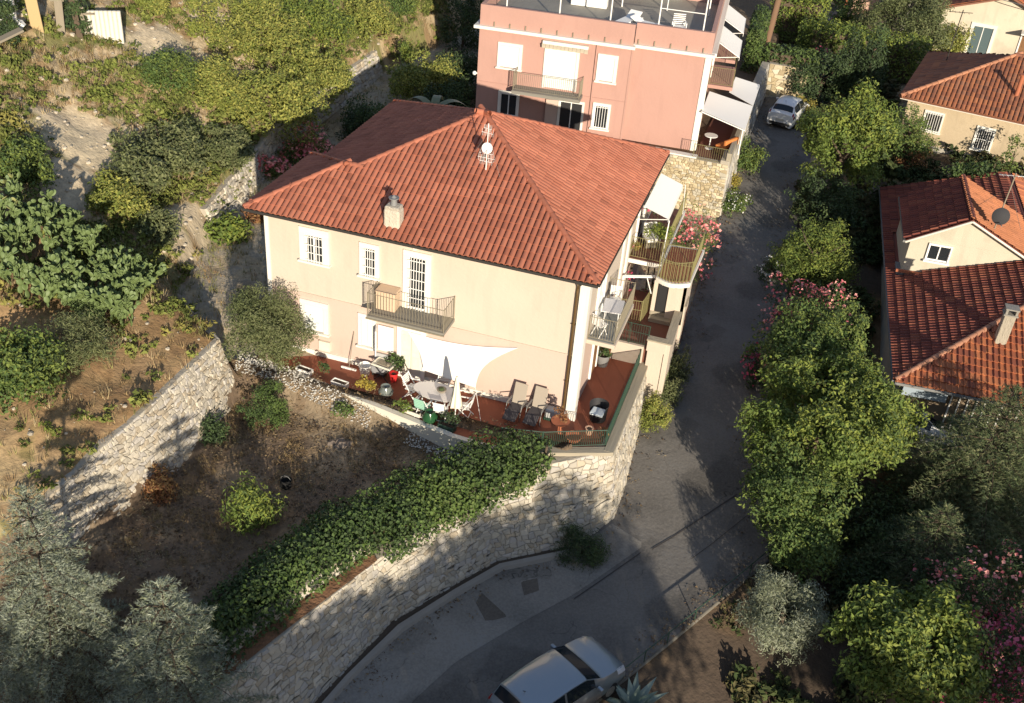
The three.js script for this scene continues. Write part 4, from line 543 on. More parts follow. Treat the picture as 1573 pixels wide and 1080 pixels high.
{
  const o = thing('dish_mast', 'tall thin mast with dark satellite dish in front of the orange dormer roof', 'antenna', [13.74, 3.78, -14.6], 0.05);
  part('mast', [bar([0, -0.4, 0], [0.1, 3.2, 0.05], 0.03, 6)], m.greyWood, o);
  part('dish', new THREE.SphereGeometry(0.62, 22, 8, 0, Math.PI * 2, 0, 0.62).scale(1, 0.7, 1).translate(0, -0.4, 0).rotateX(Math.PI / 2 - 0.3).translate(0.05, 1.35, 0.3), M([0.03, 0.03, 0.034], 0.8, { side: THREE.DoubleSide }), o);
  part('aerial', [bar([-0.5, 3.0, 0], [0.7, 3.1, 0], 0.016), ...[-0.4, -0.2, 0, 0.2, 0.4, 0.6].map(x => bar([x, 2.98 + x * 0.1, -0.3], [x, 3.1 + x * 0.05, 0.3], 0.009, 4))], m.white, o); part('dish_arm', bar([0.05, 1.1, 0.3], [0.05, 1.2, 0.95], 0.02), m.grey, o);
  part('stay', [bar([0.08, 2.6, 0], [-1, 0.4, -1.6], 0.008, 4), bar([0.08, 2.6, 0], [1.4, 0.2, -1.4], 0.008, 4)], m.greyMetal, o);
}
{
  const o = thing('yellow_house', 'yellow single-storey house with hip roof of brownish orange tiles at upper right', 'house', [10.25, 1.6, -30.75], -0.165);
  const Wd = 12, Dp = 9, H = 2.85, k = 0.42, e = 0.4, R = Dp / 2 + e;
  part('wall', uvm(prism([[0, 0], [Wd, 0], [Wd, -Dp], [0, -Dp]], -0.2, H)), m.yellow, o);
  part('plinth', bx(Wd + 0.1, 0.5, 0.06, Wd / 2, 0.1, 0.03), m.plinth, o);
  part('terrace_wall', uvm(join([bx(Wd + 1, 1.6, 0.3, Wd / 2, -1.0, 0.6), bx(Wd + 1, 0.12, 0.45, Wd / 2, -0.2, 0.6)])), m.plinth, o);
  const y0 = H - 0.05, y1 = y0 + k * R, A = [-e, y0, e], B = [Wd + e, y0, e], Cc = [Wd + e, y0, -Dp - e], Dd = [-e, y0, -Dp - e], P = [R - e, y1, -Dp / 2], Q = [Wd + e - R, y1, -Dp / 2];
  const roof = grp('roof', o), pl = [[A, B, Q, P], [B, Cc, Q], [Cc, Dd, P, Q], [Dd, A, P]];
  part('roof_deck', pl.map(p => poly3(p, 0.1)), M([0.18, 0.07, 0.04], 0.9), roof); const list = []; const tb = [[0.36, 0.13, 0.06], [0.3, 0.11, 0.055], [0.4, 0.15, 0.065], [0.25, 0.1, 0.055], [0.33, 0.14, 0.075]];
  pl.forEach((p, i) => layTiles(p, 0.24, i === 3 ? 0.42 : 0.38, tb, list)); finishTiles(list, tileShape(0.22, 0.45, 0.05), tb, roof, 0);
  part('ridge_tiles', [...ridgeCaps(A, P, 0.13, [0.45, 0.2, 0.11]), ...ridgeCaps(P, Q, 0.13, [0.3, 0.12, 0.07]), ...ridgeCaps(B, Q, 0.13, [0.35, 0.14, 0.08])], m.tile, roof);
  part('soffit', prism([[-e, e], [Wd + e, e], [Wd + e, -Dp - e], [-e, -Dp - e]], y0 - 0.14, y0 - 0.1), m.offwhite, o);
  opening(o, 'barred_window', 1.55, 1.15, 0.9, 1.05, 0, { fw: 0.08, bars: 6, rows: 1, frame: m.trim, pane: m.dark }); opening(o, 'barred_window', 4.35, 0.75, 0.8, 1.2, 0, { fw: 0.1, bars: 6, rows: 2, frame: m.trim, pane: m.dark });
  { const t = grp('vent_pipe', o, [5.2, H + 0.6, -1.4]); part('pipe', [cyl(0.11, 0.12, 1.5, 0, 0.5, 0, 10), cyl(0.2, 0.2, 0.08, 0, 1.28, 0, 10)], m.clay, t); const u = grp('vent_pipe', o, [7.3, H + 0.7, -1.9]); part('pipe', [cyl(0.08, 0.09, 1.5, 0, 0.4, 0, 10), cyl(0.13, 0.13, 0.08, 0, 1.18, 0, 10)], m.clay, u); }
  { const t = grp('chimney', o, [8.1, H + 1.5, -3.4]); part('stack', [bx(0.5, 1.1, 0.5, 0, 0.3, 0), bx(0.65, 0.08, 0.65, 0, 0.95, 0), bx(0.4, 0.2, 0.4, 0, 0.8, 0)], m.clay, t); }
}
{
  const o = thing('gable_house', 'pale cream house with low tiled gable and glazed door in the top right corner', 'house', [12.4, 1.9, -50.6], -0.12);
  part('wall', uvm((() => { const sh = new THREE.Shape([[0, 0], [8.5, 0], [8.5, 3.0], [4.0, 4.6], [-0.0, 3.3]].map(p => new THREE.Vector2(...p))); return new THREE.ExtrudeGeometry(sh, { depth: 7, bevelEnabled: false }).translate(0, -0.3, -7); })()), m.pale, o);
  const roof = grp('roof', o), a = [[-0.5, 2.85, -7.2], [-0.5, 2.85, 0.5], [4.0, 4.42, 0.5], [4.0, 4.42, -7.2]], b = [[9, 2.5, 0.5], [9, 2.5, -7.2], [4.0, 4.42, -7.2], [4.0, 4.42, 0.5]];
  part('roof_deck', [poly3(a, 0.12), poly3(b, 0.12)], M([0.25, 0.11, 0.07], 0.9), roof); const list = []; layTiles(a, 0.26, 0.42, tonesOr, list); layTiles(b, 0.26, 0.42, tonesOr, list); finishTiles(list, tileShape(0.25, 0.48, 0.06), tonesOr, roof, 0);
  opening(o, 'glazed_door', 2.9, 0, 1.3, 2.1, 0, { fw: 0.2, leaves: 2, sill: false, frame: m.trim, pane: M([0.1, 0.14, 0.15], 0.15) }); opening(o, 'brown_door', 5.9, 0.1, 0.9, 2, 0, { fw: 0.1, sill: false, kind: 'leaf', leafMat: m.wood });
  part('porch', [bx(2.6, 0.1, 1.2, 6.6, 2.3, 0.6), bx(0.1, 2.4, 0.1, 7.6, 1.1, 1.1)], m.trim, o);
  const h = thing('tall_cream_house', 'tall plain cream house at the very top right behind the gabled one', 'house', [15.5, 1.8, -60], -0.1); part('wall', uvm(bx(14, 9, 8, 7, 4.5, -4)), m.pale, h); for (let k = 0; k < 3; k++) opening(h, 'window', 2 + k * 3.4, 5, 0.9, 1.3, 0, { fw: 0.12, frame: m.trim }); part('roof', bx(14.6, 0.2, 8.6, 7, 9.1, -4), m.clay, h);
}
{
  const o = thing('garage', 'low pink building with dark open garage door at the top of the picture', 'garage', [3.6, 1.9, -58.5], -0.05);
  part('wall', uvm(join([bx(0.5, 2.6, 4, 0.25, 1.3, -2), bx(5, 2.6, 0.3, 5, 1.3, -0.15), bx(2.2, 0.4, 0.3, 1.5, 2.4, -0.15), bx(8, 2.6, 0.3, 4, 1.3, -4)])), M([0.55, 0.36, 0.27], 0.9, stuccoO), o); part('door_frame', [bx(0.16, 2.3, 0.12, 0.5, 1.15, 0.02), bx(2.3, 0.16, 0.12, 1.5, 2.28, 0.02)], m.white, o); part('door', [bx(0.5, 2.2, 0.05, 2.4, 1.1, 0.0, 0.9)], m.clay, o); part('roof', bx(8.6, 0.16, 4.8, 4, 2.7, -2), m.offwhite, o);
}
{ // poles and the wire between them
  const pole = (label, p, h, r) => { const o = thing('utility_pole', label, 'pole', p); part('shaft', cyl(r * 0.7, r, h, 0, h / 2, 0, 10), m.concrete, o); part('bracket', [bx(0.5, 0.05, 0.05, 0, h - 0.3, 0), cyl(0.03, 0.03, 0.1, -0.22, h - 0.22, 0, 6), cyl(0.03, 0.03, 0.1, 0.22, h - 0.22, 0, 6)], m.greyMetal, o); };
  pole('thick pale concrete utility pole behind the clipped hedge', [10.1, 2.2, -52], 9, 0.2); pole('thinner grey utility pole to the left of the thick concrete one', [8.2, 2.2, -52.5], 8, 0.13);
  tag(part('overhead_wire', [tube([[0, 9.2, -58], [5, 8, -55], [10.1, 7.1, -51.9], [15, 6.2, -49.5], [22, 6.3, -46]], 0.025, 30, 5)], m.greyMetal, scene), 'sagging pale overhead wire crossing above the clipped hedge', 'wire');
  const a = thing('roof_aerial', 'black television aerial in front of the glazed door at top right', 'antenna', [12.1, 4.4, -36.5]); part('mast', bar([0, -1, 0], [0.15, 3.6, 0], 0.03), m.dark, a); part('aerial', [bar([-0.6, 3.4, 0], [0.7, 3.5, 0], 0.02), ...[-0.5, -0.25, 0, 0.25, 0.5].map(x => bar([x, 3.42, -0.3], [x, 3.46, 0.3], 0.012, 4))], m.dark, a);
}
// ---------- cars ----------
function makeCar(name, label, P, { L = 4.2, W = 1.76, Hh = 1.5, paint, st }, turn) {
  const o = thing(name, label, 'car', P, turn);
  // stations from nose (+z) to tail: [z, half width, belt, top, top half width]
  st = st || [[2.1, 0.66, 0.52, 0.58, 0.55], [2.04, 0.76, 0.6, 0.7, 0.62], [1.85, 0.82, 0.68, 0.8, 0.68], [1.45, 0.86, 0.78, 0.9, 0.72], [1.0, 0.87, 0.88, 1.0, 0.72], [0.88, 0.88, 0.9, 1.04, 0.7], [0.2, 0.88, 0.94, 1.42, 0.6], [-0.3, 0.88, 0.95, 1.49, 0.58], [-1.0, 0.88, 0.97, 1.47, 0.58], [-1.55, 0.87, 0.98, 1.38, 0.57], [-1.88, 0.84, 0.96, 1.03, 0.64], [-2.08, 0.79, 0.86, 0.94, 0.64], [-2.12, 0.72, 0.6, 0.68, 0.6]];
  const row = ([z, w, b, t, tw]) => { const half = [[w * 0.9, 0.2], [w * 0.99, 0.38], [w, b * 0.72], [w * 0.965, b], [lerp(w * 0.965, tw, 0.9), lerp(b, t, 0.88)], [tw * 0.86, t - 0.005], [tw * 0.45, t + 0.022]]; return [...half.map(q => V(-q[0], q[1], z)), V(0, t + 0.03, z), ...half.slice().reverse().map(q => V(q[0], q[1], z))]; };
  const G = st.map(row), n = G[0].length, v = [];
  const T = (a, b, c) => v.push(a.x, a.y, a.z, b.x, b.y, b.z, c.x, c.y, c.z);
  for (let i = 0; i < G.length - 1; i++) for (let k = 0; k < n - 1; k++) { T(G[i][k], G[i][k + 1], G[i + 1][k]); T(G[i + 1][k], G[i][k + 1], G[i + 1][k + 1]); }
  for (const [R, s] of [[G[0], 1], [G[G.length - 1], -1]]) { const c = V(0, 0.45, R[0].z); for (let k = 0; k < n - 1; k++) s > 0 ? T(R[k + 1], R[k], c) : T(R[k], R[k + 1], c); }
  const g = new THREE.BufferGeometry(); g.setAttribute('position', new THREE.Float32BufferAttribute(v, 3)); part('body', toCreasedNormals(g, 0.55), paint, o);
  const at = (s, k) => { const i = Math.min(G.length - 2, Math.floor(s)), f = s - i, j = Math.min(n - 2, Math.floor(k)), h = k - j; return G[i][j].clone().lerp(G[i][j + 1], h).lerp(G[i + 1][j].clone().lerp(G[i + 1][j + 1], h), f); };
  const patch = (s0, s1, k0, k1, off = 0.012, a = 6, b = 6, k2 = k0, k3 = k1) => { const w = [], p = (x, y) => { const s = lerp(s0, s1, x), k = lerp(lerp(k0, k2, x), lerp(k1, k3, x), y), q = at(s, k), e = 0.02, nn = at(s, k + e).sub(at(s, k - e)).cross(at(s + e, k).sub(at(s - e, k))).normalize(); if (nn.dot(q.clone().sub(V(0, 0.6, q.z))) < 0) nn.negate(); return q.addScaledVector(nn, off); }; for (let i = 0; i < a; i++) for (let j = 0; j < b; j++) { const q = [p(i / a, j / b), p((i + 1) / a, j / b), p((i + 1) / a, (j + 1) / b), p(i / a, (j + 1) / b)]; for (const k of [0, 1, 2, 0, 2, 3]) w.push(q[k].x, q[k].y, q[k].z); } const gg = new THREE.BufferGeometry(); gg.setAttribute('position', new THREE.Float32BufferAttribute(w, 3)); gg.computeVertexNormals(); return gg; };
  const gl = M([0.012, 0.018, 0.026], 0.06);
  part('windscreen', patch(5.06, 5.95, 4.15, 9.85), gl, o); part('rear_window', patch(9.12, 9.88, 4.3, 9.7), gl, o);
  for (const s of [0, 1]) { const f = k => s ? 14 - k : k; part('side_window', [patch(5.5, 7.25, f(3.1), f(3.95), 0.012, 8, 3, f(3.1), f(3.95)), patch(7.35, 9.2, f(3.12), f(3.95), 0.012, 6, 3)], gl, o); part('headlight', patch(1.15, 2.5, f(3.0), f(4.2), 0.01, 3, 3), M([0.55, 0.57, 0.6], 0.1), o); part('tail_light', patch(9.9, 10.9, f(2.4), f(3.9), 0.01, 3, 3), M([0.25, 0.01, 0.01], 0.25), o); part('door_handle', bx(0.03, 0.03, 0.16, (s ? 1 : -1) * 0.885, 0.84, -0.25), m.greyMetal, o); part('door_seam', [bx(0.02, 0.52, 0.014, (s ? 1 : -1) * 0.874, 0.66, -0.42), bx(0.02, 0.52, 0.014, (s ? 1 : -1) * 0.874, 0.66, 0.72)], m.black, o); part('wing_mirror', rbx(0.2, 0.13, 0.12, (s ? 1 : -1) * 0.98, 0.98, 0.68, 0.04), paint, o); }
  part('grille', patch(0.2, 1.2, 5.2, 8.8, 0.008, 2, 4), m.black, o); part('bumper_trim', [bx(1.3, 0.14, 0.06, 0, 0.38, st[0][0]), bx(1.3, 0.14, 0.06, 0, 0.38, st[st.length - 1][0])], m.black, o); part('number_plate', bx(0.5, 0.11, 0.02, 0, 0.62, st[st.length - 1][0] - 0.03), m.offwhite, o);
  for (const z of [1.32, -1.28]) for (const s of [-1, 1]) { const w = grp('wheel', o, [s * 0.78, 0.31, z]); part('tyre', new THREE.CylinderGeometry(0.31, 0.31, 0.2, 20).rotateZ(Math.PI / 2), m.black, w); part('rim', new THREE.CylinderGeometry(0.2, 0.2, 0.212, 10).rotateZ(Math.PI / 2), m.greyMetal, w); }
  part('wiper', [bar([-0.5, 1.06, 0.86], [0.05, 1.14, 0.72], 0.012, 4), bar([0.02, 1.06, 0.87], [0.55, 1.14, 0.7], 0.012, 4)], m.black, o); part('roof_aerial', bar([0, 1.46, -1.35], [0, 1.62, -1.52], 0.01, 4), m.black, o); part('underbody', bx(1.5, 0.16, 3.9, 0, 0.26, 0), m.black, o);
  o.scale.set(W / 1.76, Hh / 1.5, L / 4.2); return o;
}
const paintS = new THREE.MeshPhysicalMaterial({ color: C(0.26, 0.3, 0.34), roughness: 0.3, metalness: 0.5, clearcoat: 1, clearcoatRoughness: 0.06 }), paintW = new THREE.MeshPhysicalMaterial({ color: C(0.78, 0.79, 0.8), roughness: 0.35, clearcoat: 1, clearcoatRoughness: 0.06 });
makeCar('parked_car', 'silver grey estate car parked along the low fence at bottom centre', [2.1, -3.45, 9.0], { L: 4.3, W: 1.84, Hh: 1.56, paint: paintS, st: [[2.1, 0.7, 0.56, 0.66, 0.6], [2.03, 0.8, 0.66, 0.8, 0.68], [1.8, 0.86, 0.76, 0.92, 0.74], [1.4, 0.88, 0.86, 1.0, 0.78], [1.05, 0.89, 0.93, 1.06, 0.78], [0.92, 0.89, 0.95, 1.1, 0.76], [0.3, 0.89, 0.98, 1.47, 0.7], [-0.3, 0.89, 0.99, 1.53, 0.69], [-1.1, 0.89, 1.0, 1.53, 0.69], [-1.72, 0.88, 1.01, 1.47, 0.68], [-1.98, 0.86, 1.0, 1.1, 0.72], [-2.08, 0.83, 0.9, 0.98, 0.7], [-2.12, 0.78, 0.6, 0.68, 0.66]] }, 2.607);
makeCar('parked_car', 'small white hatchback parked at the far end of the road', [4.0, 0.98, -33.2], { L: 3.7, W: 1.68, Hh: 1.52, paint: paintW }, 2.96);
makeCar('parked_car', 'white car half hidden under the conifer in front of the low red-roofed house', [12.08, -1.3, -6.6], { L: 3.9, W: 1.7, Hh: 1.45, paint: paintW }, 1.35);

// ---------- furniture on the terraces ----------
function foldingChair(label, p, turn, seatMat = m.white) {
  const o = thing('folding_chair', label, 'chair', p, turn, 'folding chairs round the oval table');
  const seat = []; for (let k = 0; k < 5; k++) seat.push(bx(0.42, 0.02, 0.07, 0, 0.45, -0.16 + k * 0.085)); part('seat', seat, seatMat, o);
  const back = []; for (let k = 0; k < 5; k++) back.push(bx(0.4, 0.06, 0.02, 0, 0.58 + k * 0.08, -0.26 - k * 0.014)); part('backrest', back, seatMat, o);
  for (const s of [-1, 1]) { part('leg', bar([s * 0.22, 0, 0.26], [s * 0.22, 0.95, -0.34], 0.02), m.white, o); part('leg', bar([s * 0.2, 0, -0.3], [s * 0.2, 0.45, 0.2], 0.02), m.white, o); part('armrest', bx(0.05, 0.025, 0.42, s * 0.24, 0.66, 0.0), m.white, o); }
  part('stretcher', [bx(0.42, 0.02, 0.03, 0, 0.1, 0.2), bx(0.4, 0.02, 0.03, 0, 0.1, -0.2)], m.white, o); return o;
}
{
  const o = thing('oval_table', 'oval white garden table on the front terrace', 'table', [-5.15, 0, 0.85], -0.1);
  part('tabletop', [cyl(0.52, 0.5, 0.04, 0, 0.72, 0, 36).scale(1.75, 1, 1)], M([0.74, 0.7, 0.66], 0.5), o); for (const [a, b] of [[-1, -1], [1, -1], [-1, 1], [1, 1]]) part('leg', bar([a * 0.5, 0, b * 0.3], [a * 0.42, 0.7, b * 0.22], 0.03), m.white, o); part('apron', cyl(0.4, 0.4, 0.07, 0, 0.67, 0, 28).scale(1.75, 1, 1), m.white, o);
}
{ const o = thing('plant_bowl', 'round dark plant bowl in the middle of the oval table', 'bowl', [-5.0, 0.74, 0.78]); part('bowl', lathe([[0, 0], [0.1, 0], [0.17, 0.07], [0.18, 0.11], [0.15, 0.1], [0, 0.08]]), m.greyWood, o); part('plant', new THREE.IcosahedronGeometry(0.11, 1).scale(1, 0.5, 1).translate(0, 0.11, 0), M([0.06, 0.08, 0.03], 0.9), o); }
foldingChair('white folding chair at the left end of the oval table', [-6.2, 0, 0.6], 1.4); foldingChair('mint green folding chair at the front left of the oval table', [-5.42, 0, 1.5], 3.0, m.mint); foldingChair('white folding chair at the front of the oval table right of the green one', [-4.75, 0, 1.45], 3.2); foldingChair('white folding chair at the right end of the oval table behind the closed parasol', [-4.05, 0, 0.9], -1.5); foldingChair('white folding chair tucked at the far side of the oval table by the wall', [-5.2, 0, 0.12], 0.1);
{ const o = thing('closed_parasol', 'closed cream parasol standing right of the oval table', 'parasol', [-4.22, 0, 1.4], 0.3); part('pole', cyl(0.022, 0.022, 2.0, 0, 1.0, 0, 8), m.white, o); const v = lathe([[0.03, 2.02], [0.06, 1.85], [0.12, 1.3], [0.21, 0.75], [0.19, 0.73], [0.02, 1.2]], 0, 0, 0, 24); const p = v.attributes.position; for (let i = 0; i < p.count; i++) { const a = Math.atan2(p.getZ(i), p.getX(i)), f = 1 + 0.22 * Math.cos(a * 8); p.setX(i, p.getX(i) * f); p.setZ(i, p.getZ(i) * f); } v.computeVertexNormals(); part('canopy', v, M([0.78, 0.72, 0.58], 0.9), o); part('base', [cyl(0.24, 0.26, 0.08, 0, 0.04, 0, 18)], m.concrete, o); }
{ // shade sail from the wall, three corners pulled tight with hollow edges
  const o = thing('shade_sail', 'white shade sail stretched from the front wall over the terrace table', 'shade sail');
  const A = V(-6.85, 2.06, -0.49), B = V(-2.62, 2.5, -0.49), Cc = V(-3.86, 0.95, 0.35), D = V(-6.1, 0.75, -0.2), v = [], n = 14;
  const P = (s, t) => { const p = A.clone().lerp(B, s).lerp(D.clone().lerp(Cc, s), t); const hs = Math.sin(Math.PI * s), ht = Math.sin(Math.PI * t); p.y -= 0.2 * hs * (1 - t); p.x += 0.42 * ht * (s < 0.5 ? 0.35 : -1) * Math.abs(2 * s - 1); p.z += 0.04 * hs * ht; return p; };
  for (let i = 0; i < n; i++) for (let j = 0; j < n; j++) { const q = [P(i / n, j / n), P((i + 1) / n, j / n), P((i + 1) / n, (j + 1) / n), P(i / n, (j + 1) / n)]; for (const k of [0, 2, 1, 0, 3, 2]) v.push(q[k].x, q[k].y, q[k].z); for (const k of [0, 1, 2, 0, 2, 3]) v.push(q[k].x, q[k].y, q[k].z - 0.008); }
  const g = new THREE.BufferGeometry(); g.setAttribute('position', new THREE.Float32BufferAttribute(v, 3)); g.computeVertexNormals(); part('cloth', toCreasedNormals(uvm(g), 0.6), new THREE.MeshStandardMaterial({ color: C(0.84, 0.83, 0.8), roughness: 0.9 }), o);
  part('cord', [bar(Cc.toArray(), [-3.3, 0.12, 1.2], 0.01, 4), bar(D.toArray(), [-6.3, 0.5, -0.5], 0.01, 4)], m.white, o);
}
const lounge = (label, p, t) => { const o = thing('reclining_chair', label, 'reclining chair', p, t, 'reclining chairs against the front wall'); part('backrest', [rbx(0.5, 0.8, 0.05, 0, 0, 0, 0.02).rotateX(-0.3).translate(0, 0.78, -0.3)], m.lounge, o); part('seat', rbx(0.5, 0.05, 0.5, 0, 0.38, 0.05, 0.02), M([0.06, 0.055, 0.06], 0.8), o); part('leg_rest', rbx(0.5, 0.04, 0.45, 0, 0, 0, 0.02).rotateX(0.35).translate(0, 0.3, 0.5), M([0.06, 0.055, 0.06], 0.8), o); for (const s of [-1, 1]) { part('armrest', [bx(0.05, 0.03, 0.5, s * 0.29, 0.6, -0.05)], m.greyMetal, o); part('leg', tube([[s * 0.29, 0.6, 0.2], [s * 0.29, 0.3, 0.3], [s * 0.29, 0.02, 0.35], [s * 0.29, 0.02, -0.35], [s * 0.29, 0.4, -0.25]], 0.016, 14, 5), m.greyMetal, o); } };
lounge('grey reclining chair against the front wall, the left of the two', [-2.35, 0, 0.1], -0.1); lounge('grey reclining chair against the front wall, the right of the two', [-1.6, 0, 0.05], -0.1);
{ const o = thing('covered_grill', 'low grey covered box beside the downspout', 'covered box', [-1.05, 0, -0.25]); part('cover', rbx(0.55, 0.42, 0.34, 0, 0.24, 0, 0.08, 3), M([0.45, 0.46, 0.45], 0.5), o); part('base', rbx(0.6, 0.1, 0.4, 0, 0.05, 0.02, 0.02), m.green, o); }
{ const o = thing('terracotta_table', 'round terracotta table with potted flowers at the terrace corner', 'table', [-0.55, 0, 0.62]); part('tabletop', cyl(0.34, 0.3, 0.06, 0, 0.62, 0, 20), m.clay, o); part('pedestal', lathe([[0.2, 0], [0.16, 0.05], [0.07, 0.3], [0.12, 0.58], [0, 0.6]]), m.clay, o); }
{ const o = thing('terracotta_bowl', 'shallow terracotta bowl on the floor right of the round table', 'bowl', [0.0, 0, 0.75]); part('bowl', lathe([[0, 0.02], [0.22, 0.02], [0.32, 0.24], [0.28, 0.24], [0.2, 0.1], [0, 0.1]], 0, 0, 0, 20), m.clay, o); }
{ const o = thing('basket_chair', 'dark wicker armchair with pale cushion on the right terrace', 'armchair', [0.5, 0, -0.85], -0.1); const bk = new THREE.CylinderGeometry(0.36, 0.3, 0.5, 20, 1, true, Math.PI * 0.35, Math.PI * 1.3).translate(0, 0.45, 0); bk.rotateY(0); part('shell', [bk], M([0.025, 0.025, 0.028], 0.6, { side: THREE.DoubleSide }), o); part('seat', cyl(0.32, 0.3, 0.3, 0, 0.18, 0, 18), m.black, o); part('cushion', rbx(0.5, 0.1, 0.46, 0, 0.38, 0.08, 0.04), M([0.68, 0.75, 0.78], 0.8), o); }
{ const o = thing('flower_pot', 'small pale clay pot in front of the wicker armchair', 'pot', [0.42, 0, 0.12]); part('pot', lathe([[0, 0], [0.11, 0], [0.16, 0.26], [0.14, 0.26], [0, 0.2]]), M([0.6, 0.38, 0.26], 0.8), o); part('soil', cyl(0.13, 0.13, 0.02, 0, 0.23, 0, 12), m.soil, o); }
{ const o = thing('tall_planter', 'dark grey planter at the inner corner of the right terrace', 'planter', [-0.2, 0, -4.4]); part('pot', lathe([[0, 0], [0.2, 0], [0.27, 0.5], [0.24, 0.5], [0.22, 0.4], [0, 0.4]]), m.grey, o); part('soil', cyl(0.23, 0.23, 0.02, 0, 0.42, 0, 14), m.soil, o); }
{ const o = thing('brown_chair', 'dark brown wooden chair in shade by the rear wall of the right terrace', 'chair', [-0.2, 0, -4.85], 0.1); part('seat', bx(0.4, 0.04, 0.3, 0, 0.45, 0.05), m.wood, o); part('backrest', bx(0.4, 0.5, 0.04, 0, 0.75, -0.1), m.wood, o); for (const [a, b] of [[-1, -1], [1, -1], [-1, 1], [1, 1]]) part('leg', bx(0.04, 0.45, 0.04, a * 0.17, 0.22, b * 0.1 + 0.04), m.wood, o); }
const box = (label, p, t, mat) => { const o = thing('window_box', label, 'planter box', p, t, 'planter boxes along the terrace edge'); part('box', [bx(0.62, 0.2, 0.03, 0, 0.1, 0.12), bx(0.62, 0.2, 0.03, 0, 0.1, -0.12), bx(0.03, 0.2, 0.24, -0.3, 0.1, 0), bx(0.03, 0.2, 0.24, 0.3, 0.1, 0), bx(0.6, 0.02, 0.24, 0, 0.02, 0)], mat, o); part('soil', bx(0.57, 0.02, 0.21, 0, 0.15, 0), m.soil, o); return o; };
box('empty white planter box at the left end of the terrace edge', [-10.5, 0, 0.75], -0.15, m.white); box('white planter box with sparse plants, second from the left on the terrace edge', [-8.93, 0, 0.98], -0.12, m.white); box('dark green planter box near the right end of the terrace kerb', [-4.35, 0, 1.85], -0.15, m.green); box('cream planter box just left of the green glazed pot', [-5.75, 0, 1.55], -0.15, m.offwhite);
const ball = (label, p, mat) => { const o = thing('glazed_pot', label, 'pot', p, 0, 'round glazed pots on the terrace edge'); part('pot', lathe([[0, 0], [0.14, 0], [0.27, 0.16], [0.28, 0.3], [0.17, 0.46], [0.19, 0.5], [0.15, 0.5], [0.13, 0.44], [0, 0.4]], 0, 0, 0, 22), mat, o); return o; };
ball('round grey glazed pot on the terrace edge by the yellow shrub', [-7.1, 0, 0.95], m.glazeGrey); ball('round dark green glazed pot in front of the oval table', [-5.05, 0, 1.75], m.glazeGreen);
{ const o = thing('red_pot', 'bright red pot on the terrace beside the terrace door', 'pot', [-7.25, 0, -0.12]); part('pot', lathe([[0, 0], [0.13, 0], [0.17, 0.34], [0.19, 0.36], [0.16, 0.36], [0, 0.3]]), m.red, o); part('soil', cyl(0.14, 0.14, 0.02, 0, 0.32, 0, 12), m.soil, o); }
{ const o = thing('tray_table', 'folding tray table with black legs below the white shutter', 'table', [-7.62, 0, -0.08], -0.15); part('tray', [bx(0.8, 0.02, 0.52, 0, 0.66, 0), bx(0.8, 0.07, 0.03, 0, 0.69, 0.25), bx(0.8, 0.07, 0.03, 0, 0.69, -0.25), bx(0.03, 0.07, 0.52, -0.39, 0.69, 0), bx(0.03, 0.07, 0.52, 0.39, 0.69, 0)], m.offwhite, o); for (const z of [-0.2, 0.2]) part('leg', [bar([-0.32, 0, z], [0.32, 0.65, z], 0.018), bar([0.32, 0, z], [-0.32, 0.65, z], 0.018)], m.black, o); part('contents', [rbx(0.5, 0.06, 0.3, 0, 0.7, 0, 0.02), cyl(0.06, 0.06, 0.1, 0.2, 0.74, 0.05, 10)], m.greyWood, o); }
{ const o = thing('laundry_basket', 'white basket on the terrace left of the tray table', 'basket', [-8.42, 0, -0.12]); part('basket', lathe([[0, 0], [0.18, 0], [0.24, 0.38], [0.26, 0.4], [0.22, 0.4], [0.17, 0.05], [0, 0.05]], 0, 0, 0, 18), m.white, o); }
{ const o = thing('chest', 'grey upholstered chair against the wall behind the tray table', 'chair', [-7.9, 0, -0.34]); part('seat', rbx(0.55, 0.3, 0.4, 0, 0.28, 0.05, 0.05), M([0.25, 0.25, 0.26], 0.8), o); part('backrest', rbx(0.55, 0.45, 0.1, 0, 0.62, -0.13, 0.04), M([0.4, 0.4, 0.4], 0.8), o); for (const s of [-1, 1]) part('leg', bx(0.05, 0.15, 0.3, s * 0.22, 0.07, 0.05), m.dark, o); o.name = 'grey_chair'; }
{ const o = thing('squeegee', 'long-handled white floor squeegee leaning on the front wall', 'squeegee', [-9.1, 0, -0.2]); part('handle', bar([0, 0.06, 0.05], [0.06, 1.5, -0.3], 0.014, 6), m.greyWood, o); part('blade', [bx(0.62, 0.06, 0.06, 0, 0.04, 0.06), bx(0.6, 0.03, 0.02, 0, 0.015, 0.08)], m.white, o); }
// side balcony
{ const o = thing('round_table', 'white table on the first-floor side balcony', 'table', [0.13, 2.77, -3.1], 0.1); part('tabletop', rbx(0.72, 0.04, 1.0, 0, 0.72, 0, 0.015), M([0.66, 0.65, 0.66], 0.5), o); for (const [a, b] of [[-1, -1], [1, -1], [-1, 1], [1, 1]]) part('leg', bar([a * 0.28, 0, b * 0.42], [a * 0.24, 0.71, b * 0.3], 0.028), m.white, o); o.name = 'balcony_table'; }
const ch2 = (label, p, t) => { const o = thing('balcony_chair', label, 'chair', p, t, 'white chairs on the side balcony'); const a = []; for (let k = 0; k < 5; k++) a.push(bx(0.4, 0.02, 0.07, 0, 0.44, -0.16 + k * 0.085)); part('seat', a, m.white, o); const b = []; for (let k = 0; k < 5; k++) b.push(bx(0.06, 0.4, 0.02, -0.16 + k * 0.08, 0.7, -0.24)); part('backrest', b, m.white, o); for (const s of [-1, 1]) { part('leg', bar([s * 0.2, 0, 0.2], [s * 0.2, 0.9, -0.26], 0.018), m.white, o); part('leg', bar([s * 0.18, 0, -0.24], [s * 0.18, 0.45, 0.18], 0.018), m.white, o); } };
